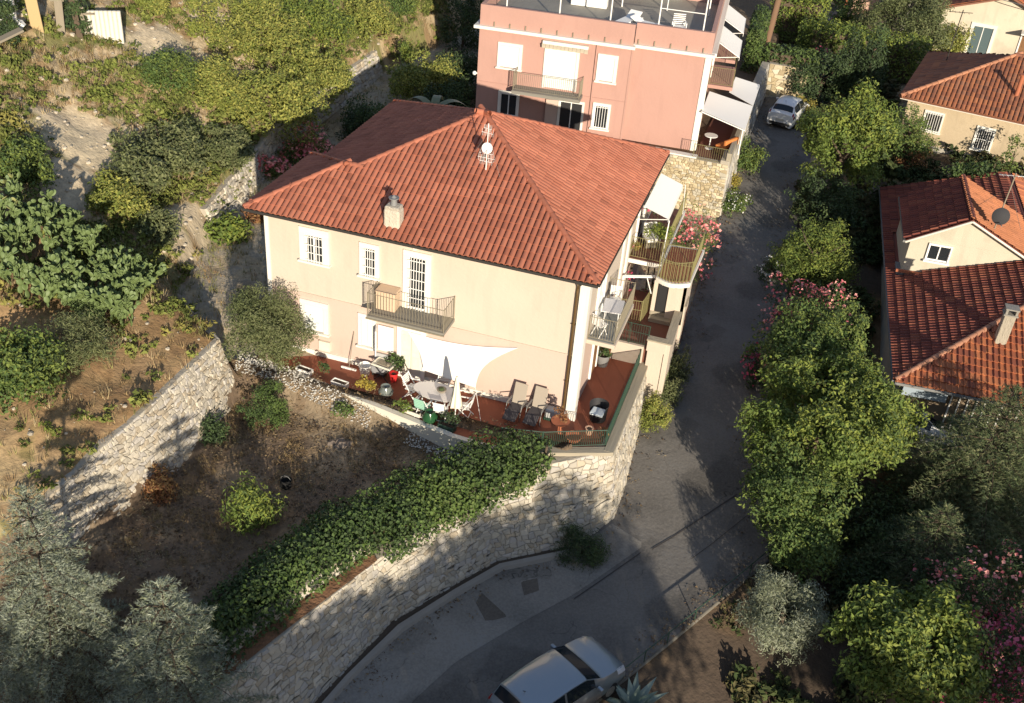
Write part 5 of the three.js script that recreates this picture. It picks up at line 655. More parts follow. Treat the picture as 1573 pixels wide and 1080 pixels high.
ch2('white slatted chair at the front of the side balcony near the corner pilaster', [-0.1, 2.77, -2.15], 2.7); ch2('white slatted chair behind the table on the side balcony', [0.0, 2.77, -4.1], 0.2);
{ const o = thing('cushion_chair', 'white cushioned lounge chair on the rear side balcony under the awning', 'chair', [0.2, 2.77, -9.9], 0.6); part('seat', rbx(0.6, 0.16, 0.6, 0, 0.36, 0, 0.05), m.whiteCloth, o); part('backrest', rbx(0.6, 0.6, 0.14, 0, 0.66, -0.28, 0.05), m.whiteCloth, o); part('frame', [bx(0.62, 0.28, 0.05, 0, 0.14, 0.2), bx(0.62, 0.28, 0.05, 0, 0.14, -0.2)], m.greyWood, o); }
// garden and roadside things
{ const o = thing('garden_stump', 'low pile of pale stones in the dry garden', 'stone pile', [-7.72, -0.85, 3.38]); reseed(77); for (let k = 0; k < 9; k++) { const g = new THREE.DodecahedronGeometry(rr(0.12, 0.24)).scale(1.2, 0.7, 1).rotateY(rnd() * 6).translate(rr(-0.4, 0.4), rr(0.02, 0.18), rr(-0.3, 0.3)); part('stone', uvm(g), M([0.2, 0.16, 0.13], 0.95), o); } }
{ const o = thing('black_bucket', 'black bucket standing in the dark garden near the small shrub', 'bucket', [-8.6, -1.05, 5.85]); part('bucket', lathe([[0, 0], [0.17, 0], [0.2, 0.46], [0.185, 0.46], [0.16, 0.2], [0, 0.2]], 0, 0, 0, 18), M([0.012, 0.012, 0.013], 0.95), o); part('handle', new THREE.TorusGeometry(0.19, 0.008, 5, 16, Math.PI).translate(0, 0.4, 0), m.grey, o); }
{ const o = thing('road_fence', 'low green metal fence along the right side of the lower road', 'fence'); const P = [[7.75, 0.45], [6.2, 3.2], [4.85, 5.65], [3.75, 7.6], [2.5, 9.8], [1.0, 12.4]].map(([x, z]) => [x, roadY(z), z]);
  for (let i = 0; i < P.length - 1; i++) { part('kerb_stone', uvm(bar([P[i][0], P[i][1] - 0.08, P[i][2]], [P[i + 1][0], P[i + 1][1] - 0.08, P[i + 1][2]], 0.1, 4)), M([0.17, 0.155, 0.13], 0.9), o); part('rail', [bar([P[i][0], P[i][1] + 0.5, P[i][2]], [P[i + 1][0], P[i + 1][1] + 0.5, P[i + 1][2]], 0.02, 6)], m.green, o); for (let k = 0; k < 2; k++) { const t = k / 2, x = lerp(P[i][0], P[i + 1][0], t), y = lerp(P[i][1], P[i + 1][1], t), z = lerp(P[i][2], P[i + 1][2], t); part('post', bar([x, y, z], [x, y + 0.53, z], 0.02, 6), m.green, o); } } }
// scrap yard in the top left corner
{ const g = (x, y, dy = 0) => [x, groundY(x, y) + dy, y]; const o = thing('corrugated_sheet', 'pale corrugated sheet standing at the top of the dry slope', 'metal sheet', g(-26.6, -11.2), 0.5); for (let k = 0; k < 9; k++) part('rib', cyl(0.1, 0.1, 1.5, k * 0.19 - 0.8, 0.65, 0, 8), m.offwhite, o);
  const p = thing('white_slab', 'broken white slab leaning among the junk in the top left corner', 'slab', g(-28.8, -7.6), 0.4); part('slab', rbx(0.9, 1.7, 0.3, 0, 0.6, 0, 0.1), m.white, p); part('broken_piece', new THREE.DodecahedronGeometry(0.4).scale(1, 0.7, 0.8).translate(0.5, 0.1, 0.35), m.white, p);
  const q = thing('leaning_plank', 'weathered plank lying down the slope in the top left corner', 'plank', g(-28.0, -5.6)); part('plank', rbx(0.5, 0.1, 3.0, 0, 0.25, 0, 0.03).rotateX(0.3).rotateY(-0.5), m.greyWood, q);
  for (const [i, x, z, h, l] of [[0, -28.1, -8.6, 2.4, 'broad tan board standing upright beside the white slab'], [1, -27.6, -9.5, 2.2, 'grey upright board right of the tan board'], [2, -27.1, -10.1, 2.3, 'dark weathered post among the boards at top left'], [3, -26.9, -10.5, 1.9, 'thin leaning post next to the corrugated sheet']]) { const b = thing('upright_board', l, 'board', g(x, z), 0.5); part('board', rbx([0.5, 0.35, 0.25, 0.16][i], h, 0.1, 0, h / 2 - 0.2, 0, 0.02).rotateZ([0.05, -0.05, 0.08, 0.2][i]), [M([0.45, 0.33, 0.17], 0.9), m.greyWood, m.bark, m.greyWood][i], b); part('crosspiece', bx(0.6, 0.08, 0.06, 0, h * 0.6, -0.08), m.greyWood, b); } }
// ---------- plants ----------
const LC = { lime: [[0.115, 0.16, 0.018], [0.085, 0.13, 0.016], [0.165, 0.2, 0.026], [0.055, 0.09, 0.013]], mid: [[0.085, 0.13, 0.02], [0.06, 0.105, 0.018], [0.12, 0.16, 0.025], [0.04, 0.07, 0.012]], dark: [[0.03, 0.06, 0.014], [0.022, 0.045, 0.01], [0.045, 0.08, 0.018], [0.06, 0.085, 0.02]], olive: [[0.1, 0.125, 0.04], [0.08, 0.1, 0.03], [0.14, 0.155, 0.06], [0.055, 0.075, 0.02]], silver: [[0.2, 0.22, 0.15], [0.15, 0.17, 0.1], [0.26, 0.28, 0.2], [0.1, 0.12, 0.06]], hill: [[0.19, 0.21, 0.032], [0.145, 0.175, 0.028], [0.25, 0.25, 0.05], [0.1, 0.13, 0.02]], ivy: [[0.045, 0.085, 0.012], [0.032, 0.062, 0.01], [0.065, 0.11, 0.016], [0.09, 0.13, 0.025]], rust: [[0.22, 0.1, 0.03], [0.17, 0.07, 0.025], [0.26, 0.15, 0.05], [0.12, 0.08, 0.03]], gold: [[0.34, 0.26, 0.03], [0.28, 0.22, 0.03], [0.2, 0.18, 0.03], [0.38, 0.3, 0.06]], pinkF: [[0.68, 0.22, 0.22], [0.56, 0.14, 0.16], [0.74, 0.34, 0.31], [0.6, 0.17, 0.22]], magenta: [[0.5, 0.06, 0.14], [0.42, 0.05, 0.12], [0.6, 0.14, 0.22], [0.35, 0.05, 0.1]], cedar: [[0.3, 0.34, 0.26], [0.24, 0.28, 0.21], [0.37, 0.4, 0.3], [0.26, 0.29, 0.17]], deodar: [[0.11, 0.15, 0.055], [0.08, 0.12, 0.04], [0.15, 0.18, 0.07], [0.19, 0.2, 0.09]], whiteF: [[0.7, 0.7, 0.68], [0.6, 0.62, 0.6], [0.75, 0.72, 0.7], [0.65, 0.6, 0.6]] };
// many leaf-sized faces through the outer volume of several lumps
function leaves(lumps, n, size, cols, { aspect = 0.5, shell = 0.32, gap = 0.42, gf = 1.1, droop = 0, upBias = 0.25, low = -0.7, patch = 0.9, clump = 0, cr = size * 1.9 } = {}) {
  const hub = V(), hd = V(); let left = 0;
  const tot = lumps.reduce((s, l) => s + l[3] * l[3], 0), P = new Float32Array(n * 18), K = new Float32Array(n * 18); let q = 0, guard = 0;
  const a = V(), b = V(), d = V(), nn = V(), c = V(), t = V();
  while (q < n && guard++ < n * 6) {
    if (clump && left > 0) { left--; do { d.set(rr(-1, 1), rr(-1, 1), rr(-1, 1)); } while (d.lengthSq() > 1 || d.lengthSq() < 0.02); const e = Math.pow(d.length(), 0.6); d.normalize(); c.copy(hub).addScaledVector(d, cr * e); d.multiplyScalar(0.8).addScaledVector(hd, 0.5).normalize(); } else {
    let w = rnd() * tot, i = 0; while (i < lumps.length - 1 && (w -= lumps[i][3] * lumps[i][3]) > 0) i++; const L = lumps[i], ys = L[4] || 1;
    do { d.set(rr(-1, 1), rr(-1, 1), rr(-1, 1)); } while (d.lengthSq() > 1 || d.lengthSq() < 0.02); d.normalize(); if (d.y < low) continue;
    const rad = L[3] * (1 - shell * Math.pow(rnd(), 1.6) + 0.16 * (rnd() - 0.4)); c.set(L[0] + d.x * rad, L[1] + d.y * rad * ys, L[2] + d.z * rad);
    if (vn3(c.x * gf * 1.7, c.y * gf * 1.7, c.z * gf * 1.7) < gap && rnd() < 0.85) continue;
    if (clump) { hub.copy(c); hd.copy(d); left = Math.floor(clump * rr(0.6, 1.5)); } }
    nn.set(d.x * 0.7 + rr(-0.8, 0.8), d.y * 0.7 + upBias + rr(-0.8, 0.8), d.z * 0.7 + rr(-0.8, 0.8)).normalize(); t.set(rr(-1, 1), rr(-1, 1) - droop, rr(-1, 1)); a.copy(t).cross(nn).normalize(); b.copy(nn).cross(a);
    const s = size * rr(0.65, 1.4), w2 = s * aspect * 0.5, k = q * 18, base = cols[Math.min(cols.length - 1, Math.floor(cols.length * clamp(lerp(rnd(), vn3(c.x * patch + 9, c.y * patch, c.z * patch + 3) * 1.6 - 0.3, 0.6), 0, 0.999)))], g = rr(0.8, 1.22) * 1.28;
    const A = [c.x - b.x * s / 2, c.y - b.y * s / 2, c.z - b.z * s / 2], B = [c.x + b.x * s / 2, c.y + b.y * s / 2, c.z + b.z * s / 2], l = [c.x - a.x * w2 + nn.x * w2 * 0.35, c.y - a.y * w2 + nn.y * w2 * 0.35, c.z - a.z * w2 + nn.z * w2 * 0.35], r = [c.x + a.x * w2 + nn.x * w2 * 0.35, c.y + a.y * w2 + nn.y * w2 * 0.35, c.z + a.z * w2 + nn.z * w2 * 0.35];
    P.set([...A, ...l, ...B, ...A, ...B, ...r], k); for (let v = 0; v < 6; v++) { K[k + v * 3] = base[0] * g; K[k + v * 3 + 1] = base[1] * g; K[k + v * 3 + 2] = base[2] * g; } q++;
  }
  const g = new THREE.BufferGeometry(); g.setAttribute('position', new THREE.BufferAttribute(P.slice(0, q * 18), 3)); g.setAttribute('color', new THREE.BufferAttribute(K.slice(0, q * 18), 3)); g.computeVertexNormals(); return g;
}
// break a round crown into uneven lumps; [rx, ry, rz] are its half sizes
function lumpy(rx, ry, rz, cy, n, k = 0.5) { const o = [[0, cy, 0, Math.min(rx, ry, rz) * 0.72]]; for (let i = 0; i < n; i++) { const a = i * 2.4 + rr(-0.4, 0.4), e = rr(-0.6, 0.95), f = rr(0.55, 0.85), c = Math.sqrt(Math.max(0, 1 - e * e)); o.push([Math.cos(a) * c * rx * f, cy + e * ry * f, Math.sin(a) * c * rz * f, Math.min(rx, ry, rz) * rr(k * 0.75, k * 1.2)]); } return o; }
function trunkGeo(h, r, cy, rx, n = 5) { const g = [tube([[0, -0.3, 0], [rr(-0.1, 0.1), h * 0.5, rr(-0.1, 0.1)], [0, h, 0]], r, 8, 7)]; for (let i = 0; i < n; i++) { const a = i * 6.28 / n + rr(-0.3, 0.3), l = rx * rr(0.45, 0.8); g.push(bar([0, h * rr(0.45, 0.9), 0], [Math.cos(a) * l, cy + rr(-0.2, 0.5) * rx, Math.sin(a) * l], r * 0.5, 5, r * 0.15)); } return g; }
// crown centre at (x, y, z), radius r; the trunk stands on the ground below
function bush(name, label, cat, x, y, z, r, cols, { skirt = !/tree/.test(cat), ry = 0.85, n = 2400, size = 0.16, aspect = 0.5, lumps = 9, k = 0.5, gap = 0.42, flowers, clump = 20, fn = 260, fsize = 0.13, group, trunk = 0.06, bark = m.bark, rx = 1, rz = 1, ...o } = {}) {
  const gy = groundY(x, z), t = thing(name, label, cat, [x, gy, z], 0, group), cy = Math.max(y - gy, r * ry * 0.55), L = lumpy(r * rx, r * ry, r * rz, cy, lumps, k); if (skirt) for (let a = 0; a < 9; a++) { const h = cy * rr(0.1, 0.75); L.push([Math.cos(a * 2.4) * r * rx * 0.55, h, Math.sin(a * 2.4) * r * rz * 0.55, r * 0.42]); } n = Math.round(n * (skirt ? 2.3 : 2)); size *= 0.72;
  part('trunk', trunkGeo(cy, Math.max(0.03, trunk * r), cy, r * 0.8), bark, t); part('crown', leaves(L, n, size, cols, { aspect, gap, clump, shell: 0.42, ...o }), m.leaf, t);
  if (flowers) part('flowers', leaves(L.map(l => [l[0], l[1], l[2], l[3] * 1.08, l[4]]), fn, fsize, flowers, { aspect: 0.9, shell: 0.12, gap: 0.5, gf: 1.6, low: -0.3 }), m.leaf, t, 'stuff');
  return t;
}
reseed(101);
// --- right of the road
bush('broadleaf_tree', 'tall yellow-green tree between the white hatchback and the yellow house', 'tree', 7.39, 3.6, -23.69, 2.84, LC.lime, { ry: 1.3, rx: 0.85, rz: 0.85, n: 7500, size: 0.24, lumps: 34, k: 0.27, gap: 0.48 });
bush('round_shrub', 'rounded dark shrub against the left corner of the yellow house', 'shrub', 10.66, 3, -28.97, 1.41, LC.mid, { n: 2750, size: 0.17 });
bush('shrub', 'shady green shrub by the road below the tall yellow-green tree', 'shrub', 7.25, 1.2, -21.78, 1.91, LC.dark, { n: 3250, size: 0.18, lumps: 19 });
bush('shrub', 'bright yellow-green feathery shrub beside the upper road', 'shrub', 7.04, 0.8, -16.74, 2.17, LC.lime, { n: 5750, size: 0.2, aspect: 0.32, ry: 0.8, lumps: 25, k: 0.3 });
bush('oleander', 'dusky pink oleander at the roadside above the big roadside tree', 'oleander', 7.13, 0.9, -11.19, 2.02, LC.dark, { n: 3250, size: 0.17, aspect: 0.3, ry: 0.6, flowers: LC.pinkF, fn: 900, fsize: 0.13 });
bush('roadside_tree', 'large dense yellow-green tree overhanging the right of the road', 'tree', 8.23, 0.9, -3.05, 2.94, LC.lime, { n: 11875, size: 0.21, lumps: 43, k: 0.3, ry: 0.85, rz: 1.25, gap: 0.45 });
bush('roadside_tree', 'narrow crown of the roadside tree row just above the largest tree', 'tree', 7.62, 0.8, -7.61, 2.13, LC.mid, { n: 5750, size: 0.2, lumps: 21, ry: 0.9 });
bush('roadside_tree', 'dense green lower tree at the road bend under the largest tree', 'tree', 7.99, -0.4, 0.11, 1.8, LC.mid, { n: 5750, size: 0.19, lumps: 21 });
bush('roadside_tree', 'small dark green tree beside the top end of the green road fence', 'tree', 8.51, -1.3, 1.74, 1.12, LC.mid, { n: 3250, size: 0.17, lumps: 14 });
bush('roadside_tree', 'light green tree between the largest roadside tree and the red roof corner', 'tree', 10.12, 0.4, -3.94, 1.65, LC.lime, { n: 5250, size: 0.2, lumps: 21 });
bush('bougainvillea', 'pink flowering climber at the left foot of the largest roadside tree', 'climber', 5.83, -0.6, -8.06, 0.83, LC.dark, { n: 900, size: 0.15, flowers: LC.magenta, fn: 220 });
bush('white_flower_shrub', 'low shrub with white flowers at the right road edge', 'shrub', 5.28, -0.2, -15.82, 0.74, LC.dark, { n: 700, size: 0.13, flowers: LC.whiteF, fn: 90, fsize: 0.1 });
bush('olive_tree', 'pale silvery olive bush beside the lower road fence', 'olive tree', 8.21, -2.2, 4.07, 1.6, LC.silver, { n: 6500, size: 0.17, aspect: 0.22, lumps: 25, k: 0.3, bark: m.paleBark });
bush('garden_tree', 'yellow-green broadleaf tree near the bottom right', 'tree', 11.87, -1.2, 5.14, 2.28, LC.lime, { n: 8125, size: 0.24, lumps: 32, k: 0.3, gap: 0.47 });
bush('oleander', 'pink oleander bush between the two conifers and the bottom right tree', 'oleander', 13.49, -1.2, 1.76, 1.46, LC.dark, { n: 3250, size: 0.17, aspect: 0.3, flowers: LC.pinkF, fn: 620 });
bush('oleander', 'pink oleander bush in the bottom right corner', 'oleander', 15.04, -1.5, 3.89, 1.88, LC.dark, { n: 4000, size: 0.17, aspect: 0.3, flowers: LC.magenta, fn: 1375 });
bush('oleander', 'small pink oleander at the right edge above the corner bush', 'oleander', 15.1, -0.6, 0.97, 1.12, LC.dark, { n: 2000, size: 0.17, aspect: 0.3, flowers: LC.pinkF, fn: 420 });
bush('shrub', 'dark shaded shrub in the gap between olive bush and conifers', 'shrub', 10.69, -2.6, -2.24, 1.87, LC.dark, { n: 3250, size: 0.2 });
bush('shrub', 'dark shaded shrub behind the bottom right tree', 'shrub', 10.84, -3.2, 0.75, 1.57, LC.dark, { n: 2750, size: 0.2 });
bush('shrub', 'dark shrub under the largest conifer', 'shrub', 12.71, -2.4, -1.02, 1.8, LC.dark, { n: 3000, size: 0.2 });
// --- far right and top
bush('vine', 'thick green vine on the pergola below the yellow house', 'vine', 14.73, 2.9, -24.72, 1.7, LC.ivy, { n: 3200, size: 0.24, ry: 0.4, rx: 1.5, lumps: 12 });
bush('climbing_plant', 'thin climbing plant up the wall at the right end of the yellow house', 'climber', 15.85, 3.4, -27.69, 0.61, LC.mid, { n: 260, size: 0.2, ry: 1.7, gap: 0.55 });
bush('potted_shrubs', 'mixed reddish potted shrubs at the left foot of the yellow house', 'shrub', 11.12, 1.8, -28.09, 0.92, LC.rust, { n: 800, size: 0.16 });
bush('olive_tree', 'grey-green olive tree to the left of the gabled house', 'olive tree', 11.08, 4.6, -46.15, 2.25, LC.olive, { n: 3600, size: 0.28, aspect: 0.3, lumps: 12 });
bush('olive_tree', 'dark olive tree behind the pale concrete pole', 'olive tree', 8.82, 4.8, -47.09, 1.85, LC.olive, { n: 2600, size: 0.28, aspect: 0.3 });
bush('shrub', 'yellowish shrub at the foot of the gabled house wall', 'shrub', 13.45, 2.8, -50.06, 1.27, LC.hill, { n: 1400, size: 0.24 });
bush('shrub', 'dark green bush beside the open garage', 'shrub', 6.38, 3.6, -50.11, 1.39, LC.mid, { n: 1500, size: 0.24 });
bush('red_shrub', 'reddish flowering shrub right of the garage door', 'shrub', 5.87, 2.6, -50.47, 0.75, LC.dark, { n: 700, size: 0.2, flowers: LC.magenta, fn: 160 });
bush('shrub', 'dark shrub among the shade behind the small hatchback', 'shrub', 5.4, 2.6, -37.5, 1.86, LC.dark, { n: 2200, size: 0.24 });
bush('bougainvillea', 'dark red bougainvillea in shade beside the clipped hedge', 'climber', 5.06, 2.8, -39.45, 0.91, LC.dark, { n: 900, size: 0.2, flowers: LC.magenta, fn: 160 });
bush('yellow_flowers', 'yellow flowering bush beside the white hatchback', 'shrub', 4.65, 1.9, -34.08, 0.66, LC.gold, { n: 900, size: 0.15, ry: 0.6, rx: 1.3 });
bush('shrub', 'green shrub next to the yellow flowering bush', 'shrub', 5.62, 1.6, -32.26, 0.92, LC.mid, { n: 1100, size: 0.17 });
function boxHedge(name, label, P, turn, w, h, d, cols, n, size = 0.2) { const t = thing(name, label, 'hedge', P, turn), g = []; const L = []; const nx = Math.max(1, Math.round(w / 0.8)), ny = Math.max(1, Math.round(h / 0.8)), nz = Math.max(1, Math.round(d / 0.8)); for (let i = 0; i < nx; i++) for (let j = 0; j < ny; j++) for (let k = 0; k < nz; k++) { if (i > 0 && i < nx - 1 && j < ny - 1 && k > 0 && k < nz - 1) continue; L.push([(i + 0.5) / nx * w - w / 2, (j + 0.5) / ny * h, (k + 0.5) / nz * d - d / 2, 0.58]); } part('trunk', bx(w * 0.8, h * 0.8, d * 0.5, 0, h * 0.4, 0), m.bark, t); part('foliage', leaves(L, n, size, cols, { shell: 0.4, gap: 0.3, low: -1, patch: 0.6 }), m.leaf, t); return t; }
boxHedge('clipped_hedge', 'long tall clipped bright green hedge at the upper right', [7.5, 1.7, -43.2], -0.1, 8.2, 2.7, 2.2, LC.lime, 15000, 0.18);
boxHedge('clipped_hedge', 'square clipped green hedge right of the brown trunk at the top', [2.9, 1.9, -46.5], -0.05, 3.6, 3.6, 1.6, LC.lime, 8000, 0.18);
boxHedge('clipped_hedge', 'dark narrow hedge along the far side of the pink house', [0.9, 2.4, -39.5], 0.05, 1.2, 2.6, 7, LC.ivy, 6000, 0.19);
boxHedge('ivy_hedge', 'ivy hanging over the top of the stone wall behind the white hatchback', [3.3, 2.7, -37.3], -0.1, 3.2, 1.3, 1.2, LC.ivy, 2200, 0.22);
{ const t = thing('bare_trunk', 'bare brown leaning trunk beside the square clipped hedge', 'trunk', [1.35, 2.4, -43.5]); part('trunk', tube([[0, -0.2, 0], [0.15, 2.5, 0], [0.35, 6, 0.1], [0.5, 8, 0]], 0.22, 12, 8), M([0.2, 0.12, 0.075], 0.95, { bumpMap: bumpT, bumpScale: 0.03 }), t); part('stub', bar([0.2, 3.5, 0], [0.7, 4.3, 0.2], 0.06, 6), m.bark, t); }
function cypress(label, x, y, z, r, h, cols, n) { const gy = groundY(x, z), t = thing('cypress', label, 'cypress', [x, gy, z]), L = []; for (let k = 0; k < 12; k++) { const f = k / 11; L.push([rr(-0.25, 0.25) * r, 0.5 + f * (h - 0.8), rr(-0.25, 0.25) * r, r * (0.55 + 0.5 * Math.sin(Math.PI * Math.min(1, 0.2 + f * 0.8))) * (1 - f * 0.35)]); } part('trunk', cyl(0.08, 0.14, h * 0.7, 0, h * 0.35, 0, 7), m.bark, t); part('crown', leaves(L, n, 0.24, cols, { aspect: 0.3, droop: -1, shell: 0.4, gap: 0.36, low: -1 }), m.leaf, t); }
cypress('dark cypress in front of the clipped hedge, the right of the pair', 8.1, 0, -37.5, 1.0, 5.2, LC.dark, 3000); cypress('dark cypress in front of the clipped hedge, the left of the pair', 6.9, 0, -37.9, 0.9, 4.6, LC.dark, 2600);
{ const t = thing('palm', 'small palm between the two utility poles', 'palm', [9.2, 2.1, -50]); part('trunk', cyl(0.14, 0.2, 3, 0, 1.5, 0, 8), m.bark, t); for (let k = 0; k < 16; k++) { const a = k * 0.393 + rr(-0.1, 0.1), u = rr(0.3, 1.1), g = []; for (let i = 0; i < 7; i++) { const s = i / 7 * 1.7, p = [Math.cos(a) * s, 3 + u * s - 0.42 * s * s, Math.sin(a) * s]; for (const sd of [-1, 1]) g.push(tint(poly3([p, [p[0] + Math.cos(a + sd * 1.1) * 0.5, p[1] - 0.12, p[2] + Math.sin(a + sd * 1.1) * 0.5], [p[0] + Math.cos(a) * 0.12, p[1], p[2] + Math.sin(a) * 0.12]]), C(0.1, 0.14, 0.05))); } part('frond', g, m.leaf, t); } }
// --- left edge of the road and around the cream house
bush('shrub', 'rounded green shrub against the side wall of the pink terrace', 'shrub', 2.48, 1.6, -25.52, 0.92, LC.mid, { n: 1500, size: 0.17, ry: 1.15 });
bush('rust_shrub', 'small orange-brown shrub at the foot of the pink terrace wall', 'shrub', 2.16, 0.9, -22.93, 0.41, LC.gold, { n: 420, size: 0.13 });
bush('white_oleander', 'small white-flowered shrub at the corner of the tan stone wall', 'shrub', 2.6, 0.8, -20.66, 0.73, LC.mid, { n: 1100, size: 0.14, flowers: LC.whiteF, fn: 120, fsize: 0.09 });
bush('oleander', 'deep pink oleander beside the curved balcony of the cream house', 'oleander', 1.4, 1.3, -14.2, 1.25, LC.mid, { n: 1700, size: 0.16, aspect: 0.3, ry: 1.2, flowers: LC.pinkF, fn: 720, fsize: 0.14 });
bush('balcony_plant', 'leafy green potted plant inside the rear balcony railing', 'plant', 0.55, 3.6, -9.7, 0.45, LC.lime, { n: 500, size: 0.14 });
bush('balcony_flowers', 'red flowers at the back of the rear balcony under the awning', 'flowers', 0.1, 3.8, -11.6, 0.5, LC.dark, { n: 500, size: 0.14, flowers: LC.magenta, fn: 200 });
bush('balcony_flowers', 'yellow and red flowers at the front left corner of the rear balcony', 'flowers', -0.25, 3.15, -8.7, 0.2, LC.gold, { n: 160, size: 0.1, flowers: LC.magenta, fn: 60, fsize: 0.08 });
for (const [lb, u] of [['olive-green shrub row on the road bank below the entrance parapet, upper half', [2.35, -1.0, -7.2]], ['olive-green shrub row on the road bank below the entrance parapet, middle part', [2.28, -1.1, -5.6]], ['bright green clipped shrub at the lower end of the roadside planting', [2.2, -1.35, -4.0]]]) bush('roadside_shrub', lb, 'shrub', u[0], u[1], u[2], 0.68, u[2] > -5 ? LC.hill : LC.olive, { n: 1500, size: 0.12, ry: 0.95, rz: 1.25, lumps: 10 });
bush('grassy_shrub', 'dark tangled bush at the foot of the stone wall corner', 'shrub', 1.2, -2.6, 3.02, 0.82, LC.dark, { n: 2600, size: 0.2, aspect: 0.14, ry: 0.62, rx: 1.3 });
bush('olive_tree', 'bushy olive tree in front of the left corner of the cream house', 'olive tree', -11.88, 1.7, 1.06, 1.58, LC.olive, { n: 12500, size: 0.15, aspect: 0.28, gap: 0.34, lumps: 22, k: 0.42, bark: m.paleBark });
bush('round_shrub', 'small round bright green shrub at the left end of the terrace kerb', 'shrub', -10.8, 0.1, 3.07, 0.79, LC.ivy, { n: 2000, size: 0.12, lumps: 9 });
bush('lemon_bush', 'small yellow-green bush standing alone in the shaded garden', 'shrub', -8.89, -0.2, 7.58, 0.84, LC.lime, { n: 1100, size: 0.2, aspect: 0.36, ry: 1.1, gap: 0.5 });
bush('red_bush', 'dark reddish bush in the shade below the left stone wall', 'shrub', -12.42, -0.7, 7.53, 0.61, LC.rust, { n: 700, size: 0.16 });
bush('shrub', 'dark low shrub at the foot of the left stone wall', 'shrub', -12.33, -0.6, 4.48, 0.55, LC.dark, { n: 700, size: 0.15 });
for (const [lb, x, z, r, c, n] of [['small green plant on the terrace edge right of the empty planter', -9.8, 0.55, 0.22, LC.ivy, 160], ['yellow-leaved plant on the terrace edge left of the grey pot', -7.75, 1.1, 0.34, LC.gold, 260], ['bushy green potted plant by the white shutter', -7.25, -0.3, 0.4, LC.ivy, 420], ['small yellow-green plant on the terrace kerb below the oval table', -6.1, 1.75, 0.3, LC.lime, 200], ['dark plant in the green planter box on the terrace edge', -4.3, 1.8, 0.3, LC.dark, 200], ['red-flowered plant on the round terracotta table', -0.55, 0.6, 0.28, LC.rust, 200], ['small red flowers by the green fence at the terrace corner', 0.95, 0.3, 0.2, LC.rust, 120], ['fern-like plant in the tall grey planter', -0.2, -4.4, 0.25, LC.ivy, 160], ['leafy weed on the garden side of the terrace kerb', -8.3, 2.0, 0.42, LC.mid, 300]]) { const t = thing('small_plant', lb, 'plant', [x, x === -0.55 ? 0.65 : x === -0.2 ? 0.45 : z > 1.9 ? -0.6 : x === -7.25 ? 0.3 : 0.12, z]); part('stem', cyl(0.02, 0.03, r, 0, r * 0.5, 0, 5), m.bark, t); part('foliage', leaves(lumpy(r, r, r, r * 0.9, 5), n, 0.11, c, {}), m.leaf, t); }
bush('oleander', 'pink oleander along the hillside path, the upper clump', 'oleander', -17.78, 2.2, -14.27, 1.1, LC.mid, { n: 1500, size: 0.17, aspect: 0.3, flowers: LC.pinkF, fn: 700, fsize: 0.15 });
bush('oleander', 'pink oleander along the hillside path, the lower clump beside the roof edge', 'oleander', -18.83, 1.7, -11.82, 0.81, LC.mid, { n: 1100, size: 0.17, aspect: 0.3, flowers: LC.pinkF, fn: 620, fsize: 0.15 });
bush('oleander', 'sparse oleander between the two pink clumps on the hillside path', 'oleander', -18.42, 1.8, -13.36, 0.7, LC.mid, { n: 700, size: 0.17, aspect: 0.3, flowers: LC.pinkF, fn: 260, fsize: 0.13 });
bush('fig_shrub', 'bright green large-leaved shrub at the left roof corner', 'shrub', -17.41, 1.6, -5.7, 0.73, LC.lime, { n: 500, size: 0.32, aspect: 0.5, gap: 0.5 });
bush('rust_shrub', 'reddish dry shrub below the left roof corner', 'shrub', -17.16, 1.2, -7.55, 0.58, LC.rust, { n: 600, size: 0.15 });
bush('shrub', 'dense shrub behind the cream house with sunlit top', 'shrub', -14.98, 4, -21.98, 1.68, LC.hill, { n: 3600, size: 0.2, rx: 1.5, ry: 0.6, lumps: 14 });
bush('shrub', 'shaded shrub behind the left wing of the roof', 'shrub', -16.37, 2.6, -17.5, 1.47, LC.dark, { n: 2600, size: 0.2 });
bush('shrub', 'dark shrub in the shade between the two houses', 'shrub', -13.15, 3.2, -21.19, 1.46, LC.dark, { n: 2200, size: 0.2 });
bush('yellow_shrub', 'thin yellow-green shrub at the end of the hillside path', 'shrub', -16.8, 4.4, -24.33, 0.54, LC.lime, { n: 600, size: 0.17, ry: 1.4 });
bush('shrub', 'dark tall bush in the shade against the left wall of the pink house', 'shrub', -13.7, 4.2, -24.13, 1.08, LC.dark, { n: 1800, size: 0.2, ry: 1.3 });
bush('shrub', 'dark bush at the top edge in the shade left of the pink house', 'shrub', -15.82, 4.6, -30.49, 1.33, LC.dark, { n: 1800, size: 0.2, ry: 1.2 });
{ const t = thing('banana_plant', 'arching pale fronds just behind the roof edge of the cream house', 'plant', [-11.5, 0.8, -14.6]); part('stem', cyl(0.1, 0.14, 4.2, 0, 2.1, 0, 7), m.paleBark, t); for (let k = 0; k < 7; k++) { const a = k * 0.9, g = []; for (let i = 0; i < 6; i++) { const s = 0.2 + i * 0.28, y = 4.2 + s * 0.9 - s * s * 0.5, x = Math.cos(a) * s, z = Math.sin(a) * s, px = -Math.sin(a) * 0.2, pz = Math.cos(a) * 0.2, s2 = s + 0.28, y2 = 4.2 + s2 * 0.9 - s2 * s2 * 0.5; g.push(tint(poly3([[x - px, y - 0.05, z - pz], [x + px, y - 0.05, z + pz], [Math.cos(a) * s2 + px, y2 - 0.05, Math.sin(a) * s2 + pz], [Math.cos(a) * s2 - px, y2 - 0.05, Math.sin(a) * s2 - pz]]), C(0.2, 0.22, 0.12))); } part('frond', g, m.leaf, t); } }
